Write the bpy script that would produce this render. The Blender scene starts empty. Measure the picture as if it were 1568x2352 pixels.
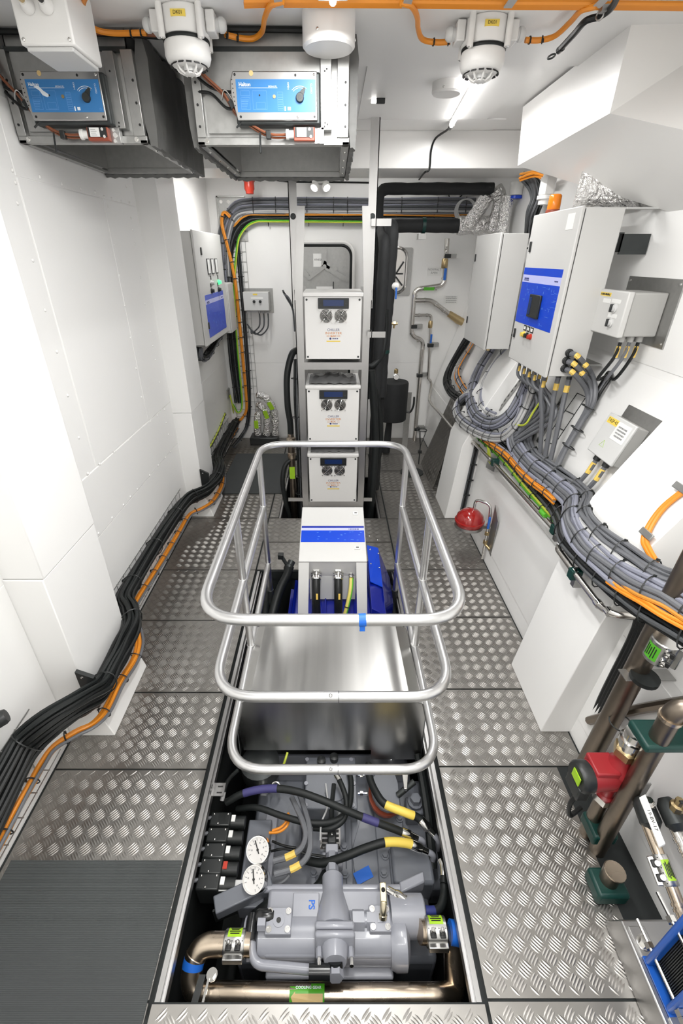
import bpy, math, random
from mathutils import Vector, Matrix
random.seed(7)
sc = bpy.context.scene
COL = sc.collection
V = Vector

# ------------------------------------------------------------------ camera
CAM_F, CAM_P, CAM_CX, CAM_CY, CAM_H = 1045.0, math.radians(29.3), 764.0, 1176.0, 2.15
cam_d = bpy.data.cameras.new('camera'); cam = bpy.data.objects.new('camera', cam_d); COL.objects.link(cam)
cam.location = (0, 0, CAM_H); cam.rotation_euler = (math.radians(90) - CAM_P, 0, 0)
cam_d.sensor_fit = 'VERTICAL'; cam_d.sensor_height = 36.0; cam_d.sensor_width = 24.0
cam_d.lens = CAM_F / 2352 * 36; cam_d.shift_x = (784 - CAM_CX) / 2352
cam_d.clip_start = 0.02; cam_d.clip_end = 50
sc.camera = cam

# ------------------------------------------------------------------ world, lights, exposure
w = bpy.data.worlds.new('world'); sc.world = w; w.use_nodes = True
w.node_tree.nodes['Background'].inputs[0].default_value = (0.9, 0.95, 1, 1)
w.node_tree.nodes['Background'].inputs[1].default_value = 0.05
def lamp(name, loc, size, power, rot=(0, 0, 0), col=(1, 0.995, 0.98)):
    d = bpy.data.lights.new(name, 'AREA'); d.shape = 'RECTANGLE'; d.size, d.size_y = size
    d.energy = power; d.color = col
    o = bpy.data.objects.new(name, d); COL.objects.link(o); o.location = loc; o.rotation_euler = rot
    return o
ADDED_LAMPS = [  # unseen LED tubes added to light the room: centre, length, direction of the tube (radians about z), watts
    ((0.0, 1.60, 2.90), 1.1, 0.0, 36), ((0.35, 0.20, 2.90), 1.2, 0.0, 24),
    ((-0.2, -0.60, 2.90), 1.2, 1.57, 16), ((0.35, 5.25, 2.90), 1.0, 1.57, 17), ((-0.85, 4.85, 2.86), 0.8, 0.0, 19)]
for i, (c, l, a, p) in enumerate(ADDED_LAMPS):
    lamp('tube_light_lamp', (c[0], c[1], c[2] - 0.045), (0.12, l), p, (0, 0, a))
sc.view_settings.view_transform = 'Standard'; sc.view_settings.look = 'None'
sc.view_settings.exposure = 0.08; sc.view_settings.gamma = 1.0
sc.view_settings.use_curve_mapping = False

# ------------------------------------------------------------------ measuring: photograph pixel -> point on a known plane
_c, _s = math.cos(CAM_P), math.sin(CAM_P)
def _ray(px, py):
    a = (px - CAM_CX) / CAM_F; b = -(py - CAM_CY) / CAM_F
    return V((a, _c + b * _s, -_s + b * _c))
def atx(px, py, x):
    d = _ray(px, py); t = x / d.x; return V((x, d.y * t, CAM_H + d.z * t))
def aty(px, py, y):
    d = _ray(px, py); t = y / d.y; return V((d.x * t, y, CAM_H + d.z * t))
def atz(px, py, z):
    d = _ray(px, py); t = (z - CAM_H) / d.z; return V((d.x * t, d.y * t, z))

# ------------------------------------------------------------------ materials
MAT = {}
def mat(name, col, rough=0.5, metal=0.0, noise=0.0, nscale=8.0, bump=0.0, bscale=60.0, emit=None, estr=0.0,
        stretch=None, spec=0.5, coat=0.0, trans=0.0, alpha=1.0, rnoise=0.0):
    m = bpy.data.materials.new(name); m.use_nodes = True; MAT[name] = m
    nt = m.node_tree; b = nt.nodes['Principled BSDF']
    b.inputs['Base Color'].default_value = (*col, 1); b.inputs['Roughness'].default_value = rough
    b.inputs['Metallic'].default_value = metal; b.inputs['Specular IOR Level'].default_value = spec
    b.inputs['Coat Weight'].default_value = coat; b.inputs['Transmission Weight'].default_value = trans
    if emit: b.inputs['Emission Color'].default_value = (*emit, 1); b.inputs['Emission Strength'].default_value = estr
    if noise or bump or rnoise:
        tc = nt.nodes.new('ShaderNodeTexCoord'); mp = nt.nodes.new('ShaderNodeMapping')
        nt.links.new(tc.outputs['Object'], mp.inputs[0])
        if stretch: mp.inputs['Scale'].default_value = stretch
        n = nt.nodes.new('ShaderNodeTexNoise'); n.inputs['Scale'].default_value = nscale; n.inputs['Detail'].default_value = 5
        nt.links.new(mp.outputs[0], n.inputs['Vector'])
        if noise:
            r = nt.nodes.new('ShaderNodeMixRGB'); r.blend_type = 'MIX'
            r.inputs[1].default_value = (*[max(0, c * (1 - noise)) for c in col], 1)
            r.inputs[2].default_value = (*[min(1, c * (1 + noise)) for c in col], 1)
            nt.links.new(n.outputs['Fac'], r.inputs[0]); nt.links.new(r.outputs[0], b.inputs['Base Color'])
        if rnoise:
            mr = nt.nodes.new('ShaderNodeMapRange'); mr.inputs[3].default_value = max(0.03, rough - rnoise); mr.inputs[4].default_value = min(1, rough + rnoise)
            nt.links.new(n.outputs['Fac'], mr.inputs[0]); nt.links.new(mr.outputs[0], b.inputs['Roughness'])
        if bump:
            n2 = nt.nodes.new('ShaderNodeTexNoise'); n2.inputs['Scale'].default_value = bscale; n2.inputs['Detail'].default_value = 4
            nt.links.new(mp.outputs[0], n2.inputs['Vector'])
            bp = nt.nodes.new('ShaderNodeBump'); bp.inputs['Strength'].default_value = bump; bp.inputs['Distance'].default_value = 0.01
            nt.links.new(n2.outputs['Fac'], bp.inputs['Height']); nt.links.new(bp.outputs[0], b.inputs['Normal'])
    return m
mat('white_paint', (0.87, 0.865, 0.85), 0.42, noise=0.02, nscale=2.5, bump=0.03, bscale=6)
mat('white_ceiling', (0.86, 0.855, 0.84), 0.35, noise=0.015, nscale=2)
mat('white_gloss', (0.83, 0.82, 0.80), 0.3)
mat('white_plastic', (0.80, 0.79, 0.77), 0.35)
mat('cabinet_grey', (0.60, 0.595, 0.58), 0.38, bump=0.02, bscale=300)
mat('box_grey', (0.42, 0.415, 0.40), 0.45)
mat('light_grey', (0.62, 0.62, 0.61), 0.45)
mat('tread_aluminium', (0.31, 0.298, 0.28), 0.42, 1.0, noise=0.16, nscale=3.0, rnoise=0.08)
mat('tread_bar', (0.37, 0.355, 0.335), 0.38, 1.0, noise=0.12, nscale=4.0, rnoise=0.05)
mat('aluminium', (0.47, 0.465, 0.46), 0.34, 1.0, noise=0.08, nscale=5, rnoise=0.04)
mat('rail_aluminium', (0.66, 0.66, 0.66), 0.36, 1.0)
mat('stainless', (0.56, 0.555, 0.54), 0.30, 1.0, noise=0.22, nscale=3, stretch=(4, 0.08, 0.15), rnoise=0.10)  # brushed streaks; bright and dark reflection bands painted into the colour
mat('steel_pipe', (0.62, 0.60, 0.57), 0.25, 1.0, noise=0.08, nscale=30)
mat('chrome', (0.72, 0.71, 0.69), 0.14, 1.0)
mat('galvanised', (0.42, 0.42, 0.41), 0.42, 1.0, noise=0.16, nscale=40, rnoise=0.1)
mat('brown_pipe', (0.22, 0.185, 0.15), 0.36, 1.0, noise=0.2, nscale=18, rnoise=0.1)
mat('warm_pipe', (0.56, 0.47, 0.37), 0.28, 1.0, noise=0.2, nscale=12, rnoise=0.1)
mat('brass', (0.52, 0.40, 0.22), 0.35, 1.0, noise=0.15, nscale=40)
mat('gold_zinc', (0.75, 0.68, 0.50), 0.2, 1.0)
mat('foil', (0.82, 0.81, 0.80), 0.20, 1.0, bump=1.0, bscale=42, rnoise=0.08)
MAT['foil'].node_tree.nodes['Bump'].inputs['Distance'].default_value = 0.03
mat('black_rubber', (0.009, 0.011, 0.011), 0.5, noise=0.3, nscale=10, spec=0.35)
mat('black_foam', (0.014, 0.015, 0.016), 0.75, bump=0.15, bscale=40)
mat('black_cable', (0.009, 0.010, 0.010), 0.42, spec=0.35)
mat('black_plastic', (0.016, 0.018, 0.018), 0.4)
mat('black_tape', (0.010, 0.011, 0.012), 0.22)
mat('dark_metal', (0.05, 0.055, 0.055), 0.45, 0.6, noise=0.3, nscale=12)
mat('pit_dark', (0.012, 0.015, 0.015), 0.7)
mat('grey_cable', (0.14, 0.145, 0.158), 0.42)
mat('lilac_cable', (0.25, 0.258, 0.315), 0.42)
mat('white_cable', (0.46, 0.46, 0.46), 0.4)
mat('dark_grey_cable', (0.07, 0.075, 0.08), 0.45)
mat('orange_cable', (0.78, 0.27, 0.02), 0.42)
mat('amber_cable', (0.62, 0.25, 0.03), 0.42)
mat('brown_cable', (0.22, 0.07, 0.03), 0.45)
mat('yellow_green', (0.52, 0.60, 0.06), 0.4)
mat('green_stripe', (0.10, 0.42, 0.03), 0.4)
mat('yellow_cable', (0.72, 0.62, 0.16), 0.4)
mat('marker_yellow', (0.80, 0.55, 0.12), 0.45, noise=0.15, nscale=120)
mat('label_yellow', (0.84, 0.62, 0.10), 0.45)
mat('label_lime', (0.36, 0.62, 0.02), 0.4)
mat('label_green', (0.08, 0.38, 0.02), 0.4)
mat('label_tan', (0.70, 0.50, 0.22), 0.5)
mat('label_white', (0.82, 0.82, 0.80), 0.45)
mat('ink_black', (0.012, 0.012, 0.012), 0.5)
mat('ink_grey', (0.28, 0.28, 0.28), 0.5)
mat('ink_navy', (0.02, 0.03, 0.16), 0.5)
mat('ink_orange', (0.62, 0.22, 0.02), 0.5)
mat('ink_white', (0.8, 0.85, 0.9), 0.5)
mat('ink_pale_blue', (0.16, 0.36, 0.70), 0.5)
mat('ink_violet', (0.05, 0.045, 0.16), 0.5)
mat('panel_blue', (0.003, 0.055, 0.56), 0.3)
mat('panel_blue_dark', (0.003, 0.02, 0.32), 0.3)
mat('panel_lilac', (0.50, 0.52, 0.84), 0.35)
mat('plate_blue', (0.035, 0.19, 0.47), 0.4)
mat('machine_blue', (0.004, 0.012, 0.23), 0.25, coat=0.3)
mat('frame_blue', (0.01, 0.10, 0.46), 0.4)
mat('tape_blue', (0.01, 0.13, 0.58), 0.5)
mat('handle_blue', (0.02, 0.14, 0.55), 0.4)
mat('machine_grey', (0.145, 0.155, 0.178), 0.33, noise=0.06, nscale=6, bump=0.04, bscale=30, coat=0.2)
mat('machine_light', (0.29, 0.298, 0.335), 0.3, coat=0.2)
mat('red_paint', (0.33, 0.012, 0.010), 0.15, coat=0.6)
mat('red_cast', (0.30, 0.02, 0.025), 0.38)
mat('red_plastic', (0.48, 0.035, 0.015), 0.35)
mat('switch_brown', (0.28, 0.06, 0.03), 0.4)
mat('amber_lens', (0.80, 0.22, 0.01), 0.2)
mat('green_clamp', (0.0, 0.035, 0.028), 0.45)
mat('rubber_mat', (0.062, 0.068, 0.069), 0.62, noise=0.12, nscale=3)
mat('screen', (0.015, 0.035, 0.12), 0.12)
mat('dial_white', (0.72, 0.70, 0.68), 0.35)
mat('led_light', (1, 1, 1), 0.4, emit=(1, 0.98, 0.96), estr=14)
mat('led_green', (0.05, 0.5, 0.15), 0.3, emit=(0.1, 1, 0.35), estr=1.2)
mat('spot_lens', (1, 1, 1), 0.3, emit=(1, 0.97, 0.92), estr=3.0)
mat('cloudy_plastic', (0.20, 0.20, 0.20), 0.12, spec=0.8)
mat('grey_cloth', (0.12, 0.12, 0.115), 0.55, bump=0.5, bscale=14, noise=0.3, nscale=6)
# ribbed rubber: fine cross ribs in the relief
_m = MAT['rubber_mat']; _nt = _m.node_tree
_tc = _nt.nodes.new('ShaderNodeTexCoord'); _wv = _nt.nodes.new('ShaderNodeTexWave'); _wv.bands_direction = 'Y'
_wv.inputs['Scale'].default_value = 62; _nt.links.new(_tc.outputs['Object'], _wv.inputs['Vector'])
_bp = _nt.nodes.new('ShaderNodeBump'); _bp.inputs['Strength'].default_value = 0.7; _bp.inputs['Distance'].default_value = 0.003
_nt.links.new(_wv.outputs['Fac'], _bp.inputs['Height']); _nt.links.new(_bp.outputs[0], _nt.nodes['Principled BSDF'].inputs['Normal'])

# ------------------------------------------------------------------ mesh building
def frame(d, up=None):
    d = V(d).normalized()
    if up is None: up = V((0, 0, 1)) if abs(d.z) < 0.9 else V((0, 1, 0))
    x = V(up).cross(d)
    if x.length < 1e-5: x = V((1, 0, 0)).cross(d)
    x.normalize(); y = d.cross(x)
    return x, y, d
class MB:
    def __init__(s): s.v = []; s.f = []; s.cut = []
    def add(s, vs, fs):
        o = len(s.v); s.cut.append((o, len(s.f))); s.v.extend([tuple(v) for v in vs]); s.f.extend([tuple(i + o for i in f) for f in fs]); return s
    def box(s, x0, x1, y0, y1, z0, z1):
        vs = [(x, y, z) for z in (z0, z1) for y in (y0, y1) for x in (x0, x1)]
        return s.add(vs, [(0, 2, 3, 1), (4, 5, 7, 6), (0, 1, 5, 4), (2, 6, 7, 3), (0, 4, 6, 2), (1, 3, 7, 5)])
    def obox(s, c, ax, ay, az):   # centre and three half-axis vectors
        c, ax, ay, az = V(c), V(ax), V(ay), V(az)
        vs = [c + i * ax + j * ay + k * az for k in (-1, 1) for j in (-1, 1) for i in (-1, 1)]
        f = [(0, 2, 3, 1), (4, 5, 7, 6), (0, 1, 5, 4), (2, 6, 7, 3), (0, 4, 6, 2), (1, 3, 7, 5)]
        if ax.cross(ay).dot(az) < 0: f = [q[::-1] for q in f]
        return s.add(vs, f)
    def prism(s, poly, ext):   # 3-D polygon swept along ext
        n = len(poly); poly = [V(p) for p in poly]; ext = V(ext)
        nrm = V((0, 0, 0))
        for i in range(n): nrm += poly[i].cross(poly[(i + 1) % n])
        if nrm.dot(ext) > 0: poly = poly[::-1]
        vs = poly + [p + ext for p in poly]
        fs = [tuple(range(n)), tuple(range(2 * n - 1, n - 1, -1))]
        fs += [(i, i + n, (i + 1) % n + n, (i + 1) % n) for i in range(n)]
        return s.add(vs, fs)
    def loft(s, rings, cap=True, closed=False):
        n = len(rings[0]); vs = [p for r in rings for p in r]; fs = []
        m = len(rings)
        for i in range(m if closed else m - 1):
            a, b = i * n, ((i + 1) % m) * n
            for j in range(n):
                k = (j + 1) % n; fs.append((a + j, a + k, b + k, b + j))
        if cap and not closed: fs += [tuple(range(n - 1, -1, -1)), tuple(range((m - 1) * n, m * n))]
        return s.add(vs, fs)
    def lathe(s, prof, o, ax, n=20, up=None):   # prof: (radius, distance along ax)
        x, y, d = frame(ax, up); o = V(o)
        rings = [[o + d * t + (x * math.cos(2 * math.pi * k / n) + y * math.sin(2 * math.pi * k / n)) * max(r, 1e-4) for k in range(n)] for r, t in prof]
        return s.loft(rings)
    def cyl(s, p, q, r, n=16, r2=None, up=None):
        p, q = V(p), V(q); return s.lathe([(r, 0), (r if r2 is None else r2, (q - p).length)], p, q - p, n, up)
    def hexa(s, p, q, r, up=None): return s.cyl(p, q, r, 6, up=up)
    def sphere(s, c, r, n=16, m=10, ax=(0, 0, 1), a0=-90, a1=90):
        pr = []
        for i in range(m + 1):
            a = math.radians(a0 + (a1 - a0) * i / m); pr.append((r * math.cos(a), r * math.sin(a)))
        return s.lathe(pr, c, ax, n)
    def tube(s, pts, r, n=8, closed=False, cap=True, up=None):
        pts = [V(p) for p in pts]; m = len(pts); rs = r if isinstance(r, (list, tuple)) else [r] * m
        T = []
        for i in range(m):
            if closed: t = pts[(i + 1) % m] - pts[i - 1]
            else: t = pts[min(i + 1, m - 1)] - pts[max(i - 1, 0)]
            T.append(t.normalized() if t.length > 1e-9 else V((0, 0, 1)))
        x, y, _ = frame(T[0], up); rings = []
        for i in range(m):
            if i:
                x = x - T[i] * x.dot(T[i])
                x = x.normalized() if x.length > 1e-6 else frame(T[i])[0]
            y = T[i].cross(x)
            rings.append([pts[i] + (x * math.cos(2 * math.pi * k / n) + y * math.sin(2 * math.pi * k / n)) * rs[i] for k in range(n)])
        return s.loft(rings, cap, closed)
    def torus(s, c, ax, R, r, n=24, m=8):
        x, y, d = frame(ax); c = V(c)
        return s.tube([c + (x * math.cos(2 * math.pi * k / n) + y * math.sin(2 * math.pi * k / n)) * R for k in range(n)], r, m, closed=True)
    def bolt(s, p, ax, r=0.008, h=0.006):
        p, ax = V(p), V(ax).normalized()
        s.cyl(p, p + ax * h * 0.3, r * 1.45, 12); return s.hexa(p + ax * h * 0.3, p + ax * h * 1.3, r)
    def dome(s, p, ax, r=0.007, h=0.005, n=8):
        return s.lathe([(r, 0), (r * 0.85, h * 0.6), (r * 0.4, h)], p, ax, n)
    def build(s, name, m, parent=None, bevel=0.0, ang=38, seg=2, m2=None, split=0, **tags):
        me = bpy.data.meshes.new(name)
        lo = [min(v[i] for v in s.v) for i in range(3)]; hi = [max(v[i] for v in s.v) for i in range(3)]
        c = V(((lo[0] + hi[0]) / 2, (lo[1] + hi[1]) / 2, lo[2]))
        me.from_pydata([(v[0] - c.x, v[1] - c.y, v[2] - c.z) for v in s.v], [], s.f)
        me.polygons.foreach_set('use_smooth', [True] * len(me.polygons))
        me.set_sharp_from_angle(angle=math.radians(ang)); me.update()
        if m: me.materials.append(MAT[m] if isinstance(m, str) else m)
        if m2:
            me.materials.append(MAT[m2]); me.polygons.foreach_set('material_index', [0] * split + [1] * (len(me.polygons) - split))
        o = bpy.data.objects.new(name, me); COL.objects.link(o); o.location = c
        if parent: o.parent = parent; o.location = c - wloc(parent)
        if bevel:
            b = o.modifiers.new('bevel', 'BEVEL'); b.width = bevel; b.segments = seg; b.limit_method = 'ANGLE'; b.angle_limit = math.radians(40)
        if parent and name in SMALL and len(s.cut) > 1: o['kind'] = 'stuff'
        for k, v in tags.items(): o[k] = v
        return o
    def builds(s, name, m, parent, **kw):   # one object for each piece added
        c = s.cut + [(len(s.v), len(s.f))]; out = []
        for (a, fa), (b, fb) in zip(c[:-1], c[1:]):
            p = MB(); p.v = s.v[a:b]; p.f = [tuple(i - a for i in f) for f in s.f[fa:fb]]; p.cut = [(0, 0)]; out.append(p.build(name, m, parent, **kw))
        return out
SMALL = {'bolt', 'screw', 'hole', 'bolt_hole', 'print', 'vent_slot', 'tie_tail', 'rivet', 'slot', 'weld', 'marker', 'fan_grille', 'stud', 'dial_marks', 'thread'}
def wloc(o):
    l = V((0, 0, 0))
    while o: l += o.location; o = o.parent
    return l
def crom(pts, sub=6, closed=False):   # smooth curve through the points
    P = [V(p) for p in pts]; n = len(P); out = []
    for i in range(n if closed else n - 1):
        p0 = P[i - 1] if (i or closed) else P[0] * 2 - P[1]; p1 = P[i]; p2 = P[(i + 1) % n]
        p3 = P[(i + 2) % n] if (i + 2 < n or closed) else p2 * 2 - p1
        for k in range(sub):
            t = k / sub; t2, t3 = t * t, t * t * t
            out.append(0.5 * (2 * p1 + (p2 - p0) * t + (2 * p0 - 5 * p1 + 4 * p2 - p3) * t2 + (3 * p1 - p0 - 3 * p2 + p3) * t3))
    if not closed: out.append(P[-1])
    return out
def fillet(pts, r, n=6, closed=False):   # straight runs with rounded corners
    P = [V(p) for p in pts]; m = len(P); out = []
    for i in range(m):
        if not closed and i in (0, m - 1): out.append(P[i]); continue
        a, b, c = P[i - 1], P[i], P[(i + 1) % m]
        u, v = (a - b), (c - b); d = min(r, u.length * 0.48, v.length * 0.48)
        p, q = b + u.normalized() * d, b + v.normalized() * d
        for k in range(n + 1):
            t = k / n; out.append(p * (1 - t) ** 2 + b * 2 * t * (1 - t) + q * t * t)
    return out
ROOTS = []
def thing(name, label, cat, group=None, kind=None):
    o = bpy.data.objects.new(name, None); COL.objects.link(o); o.empty_display_size = 0.05
    o['label'] = label
    if kind: o['kind'] = kind
    else: o['category'] = cat
    if group: o['group'] = group
    ROOTS.append(o); return o
def tag(o, label, cat, group=None):
    o['label'] = label; o['category'] = cat
    if group: o['group'] = group
    return o
def settle(o):   # move a thing's Empty to the middle of its foot
    lo, hi = V((1e9,) * 3), V((-1e9,) * 3)
    def walk(q, off):
        nonlocal lo, hi
        for ch in q.children:
            p = off + ch.location
            if ch.type == 'MESH':
                for v in ch.data.vertices:
                    for i in range(3):
                        c = v.co[i] + p[i]; lo[i] = min(lo[i], c); hi[i] = max(hi[i], c)
            walk(ch, p)
    walk(o, V((0, 0, 0)))
    if lo.x > hi.x: return o
    c = V(((lo.x + hi.x) / 2, (lo.y + hi.y) / 2, lo.z))
    o.location = c
    for ch in o.children: ch.location = ch.location - c
    if o in ROOTS: ROOTS.remove(o)
    return o
def dup(root, delta, label=None):   # copy a thing with its parts and sub-parts
    r = root.copy(); COL.objects.link(r); r.location = root.location + V(delta)
    if label: r['label'] = label
    for ch in list(root.children):
        c = ch.copy(); COL.objects.link(c); c.parent = r
        for g in ch.children:
            d = g.copy(); COL.objects.link(d); d.parent = c
    return r
def text(s, size, m, parent, o, xd, yd, name='lettering', align='CENTER', lift=0.0008, thick=0.0, sx=1.0):
    cu = bpy.data.curves.new(name, 'FONT'); cu.body = s; cu.size = size; cu.align_x = align; cu.align_y = 'CENTER'
    cu.resolution_u = 3; cu.offset = thick
    t = bpy.data.objects.new(name, cu)
    me = bpy.data.meshes.new_from_object(t)
    xd, yd = V(xd).normalized(), V(yd).normalized(); zd = xd.cross(yd).normalized(); o = V(o)
    mb = MB(); mb.v = [tuple(o + xd * v.co.x * sx + yd * v.co.y + zd * lift) for v in me.vertices]
    mb.f = [tuple(p.vertices) for p in me.polygons]
    bpy.data.objects.remove(t); bpy.data.curves.remove(cu); bpy.data.meshes.remove(me)
    if not mb.f: return None
    return mb.build(name, m, parent)
def scribble(parent, o, ux, uz, w_, rows, h_, m, lift=0.0012, seed=1):   # print too small to read: rows of short marks
    rnd = random.Random(seed); o, ux, uz = V(o), V(ux).normalized(), V(uz).normalized(); n = ux.cross(uz); mb = MB()
    for r in range(rows):
        x = -w_ / 2 + (0.12 * w_ * rnd.random() if rows > 1 else 0)
        while x < w_ / 2 - h_ * 0.3:
            l = h_ * rnd.uniform(0.35, 0.8); l = min(l, w_ / 2 - x)
            mb.obox(o + ux * (x + l / 2) - uz * (r - (rows - 1) / 2) * h_ * 1.7 + n * lift, ux * l / 2, uz * h_ * 0.42, n * 0.0003); x += l + h_ * rnd.uniform(0.15, 0.5)
    return mb.build('print', m, parent)
def cable_paths(path, offs, up=None, wob=0.0):   # parallel runs around a centre line
    T = []; n = len(path); path = [V(p) for p in path]
    for i in range(n): T.append((path[min(i + 1, n - 1)] - path[max(i - 1, 0)]).normalized())
    x, y, _ = frame(T[0], up); X, Y = [], []
    for i in range(n):
        x = (x - T[i] * x.dot(T[i])).normalized(); X.append(x.copy()); Y.append(T[i].cross(x))
    out = []
    for a, b in offs:
        ph = random.random() * 6.28; fq = 0.35 + 0.3 * random.random()
        out.append([path[i] + X[i] * (a + wob * math.sin(ph + fq * i)) + Y[i] * (b + wob * math.cos(ph * 1.7 + fq * i)) for i in range(n)])
    return out, X, Y, T
def pack(n, r, ax=1.0):   # n round cables of radius r packed in an oval, ax = width / height
    pts = []; R = int(math.sqrt(n) * 2) + 3
    for i in range(-R, R + 1):
        for j in range(-R, R + 1):
            pts.append(((i + 0.5 * (j % 2)) * 2 * r, j * 1.74 * r))
    pts.sort(key=lambda p: (p[0] / ax) ** 2 + p[1] ** 2)
    return pts[:n]
def bundle(name, label, path, offs, r, mats, up=None, ties=0.0, wob=0.002, group=None, cat='cables', n=6, tie_mat='black_plastic', cable='cable', t0=0.1, pad=1.15):
    root = thing(name, label, cat, group)
    ps, X, Y, T = cable_paths(path, offs, up, wob)
    for k, p in enumerate(ps):
        MB().tube(p, r if not isinstance(r, list) else r[k % len(r)], n).build(cable, mats[k % len(mats)], root)
    if ties:
        rm = max(r) if isinstance(r, list) else r
        ra = max(abs(a) for a, b in offs) + rm * pad + wob; rb = max(abs(b) for a, b in offs) + rm * pad + wob
        ca = 0; d = t0
        for i in range(1, len(path)):
            seg = (V(path[i]) - V(path[i - 1])).length
            if ca <= d < ca + seg:
                c = V(path[i]); q = [c + X[i] * ra * math.cos(6.2832 * k / 14) + Y[i] * rb * math.sin(6.2832 * k / 14) for k in range(14)]
                mb = MB().tube(q, 0.0032, 4, closed=True)
                h = c + X[i] * ra; mb.obox(h, X[i] * 0.005, Y[i] * 0.005, T[i] * 0.005)
                mb.build('cable_tie', tie_mat, root); d += ties
            ca += seg
    return root
def one_cable(name, label, pts, r, m, cat='cable', sub=6, group=None, n=8):
    return tag(MB().tube(crom(pts, sub), r, n).build(name, m), label, cat, group)
# ================================================================== THE SETTING
def struct(name, mb, m, label=None, parent=None, bevel=0.0):
    o = mb.build(name, m, parent, bevel=bevel)
    if parent is None: o['kind'] = 'structure'; o['label'] = label
    return o
# floor: dark bearers with the tread plates lying on them
FX0, FX1 = -1.335, 1.222          # floor edges along the walls
PX0, PX1, PY0, PY1 = -0.585, 0.488, 0.52, 2.89     # the machine pit
RX0, RX1, RY0, RY1 = -0.50, 0.44, 3.72, 4.62       # the opening under the rack
fl = MB()
fl.box(-1.6, PX0 - 0.005, -1, 5.9, -0.08, -0.006); fl.box(PX1 + 0.005, 1.75, -1, 5.9, -0.08, -0.006)
fl.box(PX0 - 0.005, PX1 + 0.005, -1, PY0, -0.08, -0.006); fl.box(PX0 - 0.005, PX1 + 0.005, PY1, RY0, -0.08, -0.006)
fl.box(PX0 - 0.005, RX0, RY0, 5.9, -0.08, -0.006); fl.box(RX1, PX1 + 0.005, RY0, 5.9, -0.08, -0.006); fl.box(RX0, RX1, RY1, 5.9, -0.08, -0.006)
floor = struct('floor', fl, 'pit_dark', 'floor of five-bar aluminium tread plates over dark bearers')
A = 0.0665                       # pitch of the five-bar pattern
def tread(mb, P0, ux, uy, poly):   # bars standing on the plane P0 + a*ux + b*uy inside a convex polygon (a, b)
    nz = ux.cross(uy).normalized(); L, W, Hh = 0.0445, 0.0078, 0.0012
    def inside(a, b):
        for i in range(len(poly)):
            (x0, y0), (x1, y1) = poly[i], poly[(i + 1) % len(poly)]
            if (x1 - x0) * (b - y0) - (y1 - y0) * (a - x0) < 0: return False
        return True
    amin = min(p[0] for p in poly); amax = max(p[0] for p in poly); bmin = min(p[1] for p in poly); bmax = max(p[1] for p in poly)
    q = math.sqrt(0.5)
    for i in range(int(amin / A) - 1, int(amax / A) + 2):
        for j in range(int(bmin / A) - 1, int(bmax / A) + 2):
            for k in (0, 1):
                ca, cb = (i + 0.5 * k) * A, (j + 0.5 * k) * A
                da, db = (q, -q) if k == 0 else (q, q)
                na, nb = -db, da
                for t in range(-2, 3):
                    xa, xb = ca + na * t * 0.0095, cb + nb * t * 0.0095
                    l = L * (0.82 if abs(t) == 2 else 1.0) / 2
                    if not (inside(xa + da * l, xb + db * l) and inside(xa - da * l, xb - db * l)): continue
                    vs = []
                    for (u, v_, h) in ((-1, 0, 0), (-0.45, -1, 0), (0.45, -1, 0), (1, 0, 0), (0.45, 1, 0), (-0.45, 1, 0), (-0.5, 0, 1), (0.5, 0, 1)):
                        a_ = xa + da * u * l + na * v_ * W / 2; b_ = xb + db * u * l + nb * v_ * W / 2
                        vs.append(P0 + ux * a_ + uy * b_ + nz * h * Hh)
                    mb.add(vs, [(0, 1, 6), (1, 2, 7, 6), (2, 3, 7), (3, 4, 7), (4, 5, 6, 7), (5, 0, 6)])
def plate(x0, x1, y0, y1, bars=True):
    g = 0.004; x0 += g; x1 -= g; y0 += g; y1 -= g
    mb = MB().box(x0, x1, y0, y1, -0.006, 0.0)
    if bars: tread(mb, V((0, 0, 0)), V((1, 0, 0)), V((0, 1, 0)), [(x0, y0), (x1, y0), (x1, y1), (x0, y1)])
    return mb.build('tread_plate', 'tread_aluminium', floor, ang=20, m2='tread_bar', split=6)
LY = [-1.0, 0.0, 0.52, 1.302, 1.745, 2.33, 2.90, 3.705, 4.21, 5.30, 5.895]
for a, b in zip(LY[:-1], LY[1:]): plate(FX0, -0.605, a, b, bars=b > 0.6)
RY = [-1.0, 0.0, 0.524, 1.316, 1.768, 2.362, 2.908, 3.70, 4.29, 4.80, 5.31, 5.895]
for a, b in zip(RY[:-1], RY[1:]): plate(0.51, 1.085 if b < 1.35 else FX1, a, b, bars=b > 0.3)
plate(-0.60, 0.505, 0.02, 0.518); plate(-0.60, 0.505, -1, 0.02, False)
plate(-0.60, 0.505, 2.90, 3.30); plate(-0.60, 0.505, 3.30, 3.715)
plate(-0.60, RX0 - 0.01, 3.72, 5.3); plate(RX1 + 0.01, 0.505, 3.72, 5.31); plate(-0.60, 0.505, 5.31, 5.895); plate(RX0, RX1, 4.63, 5.31)
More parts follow.
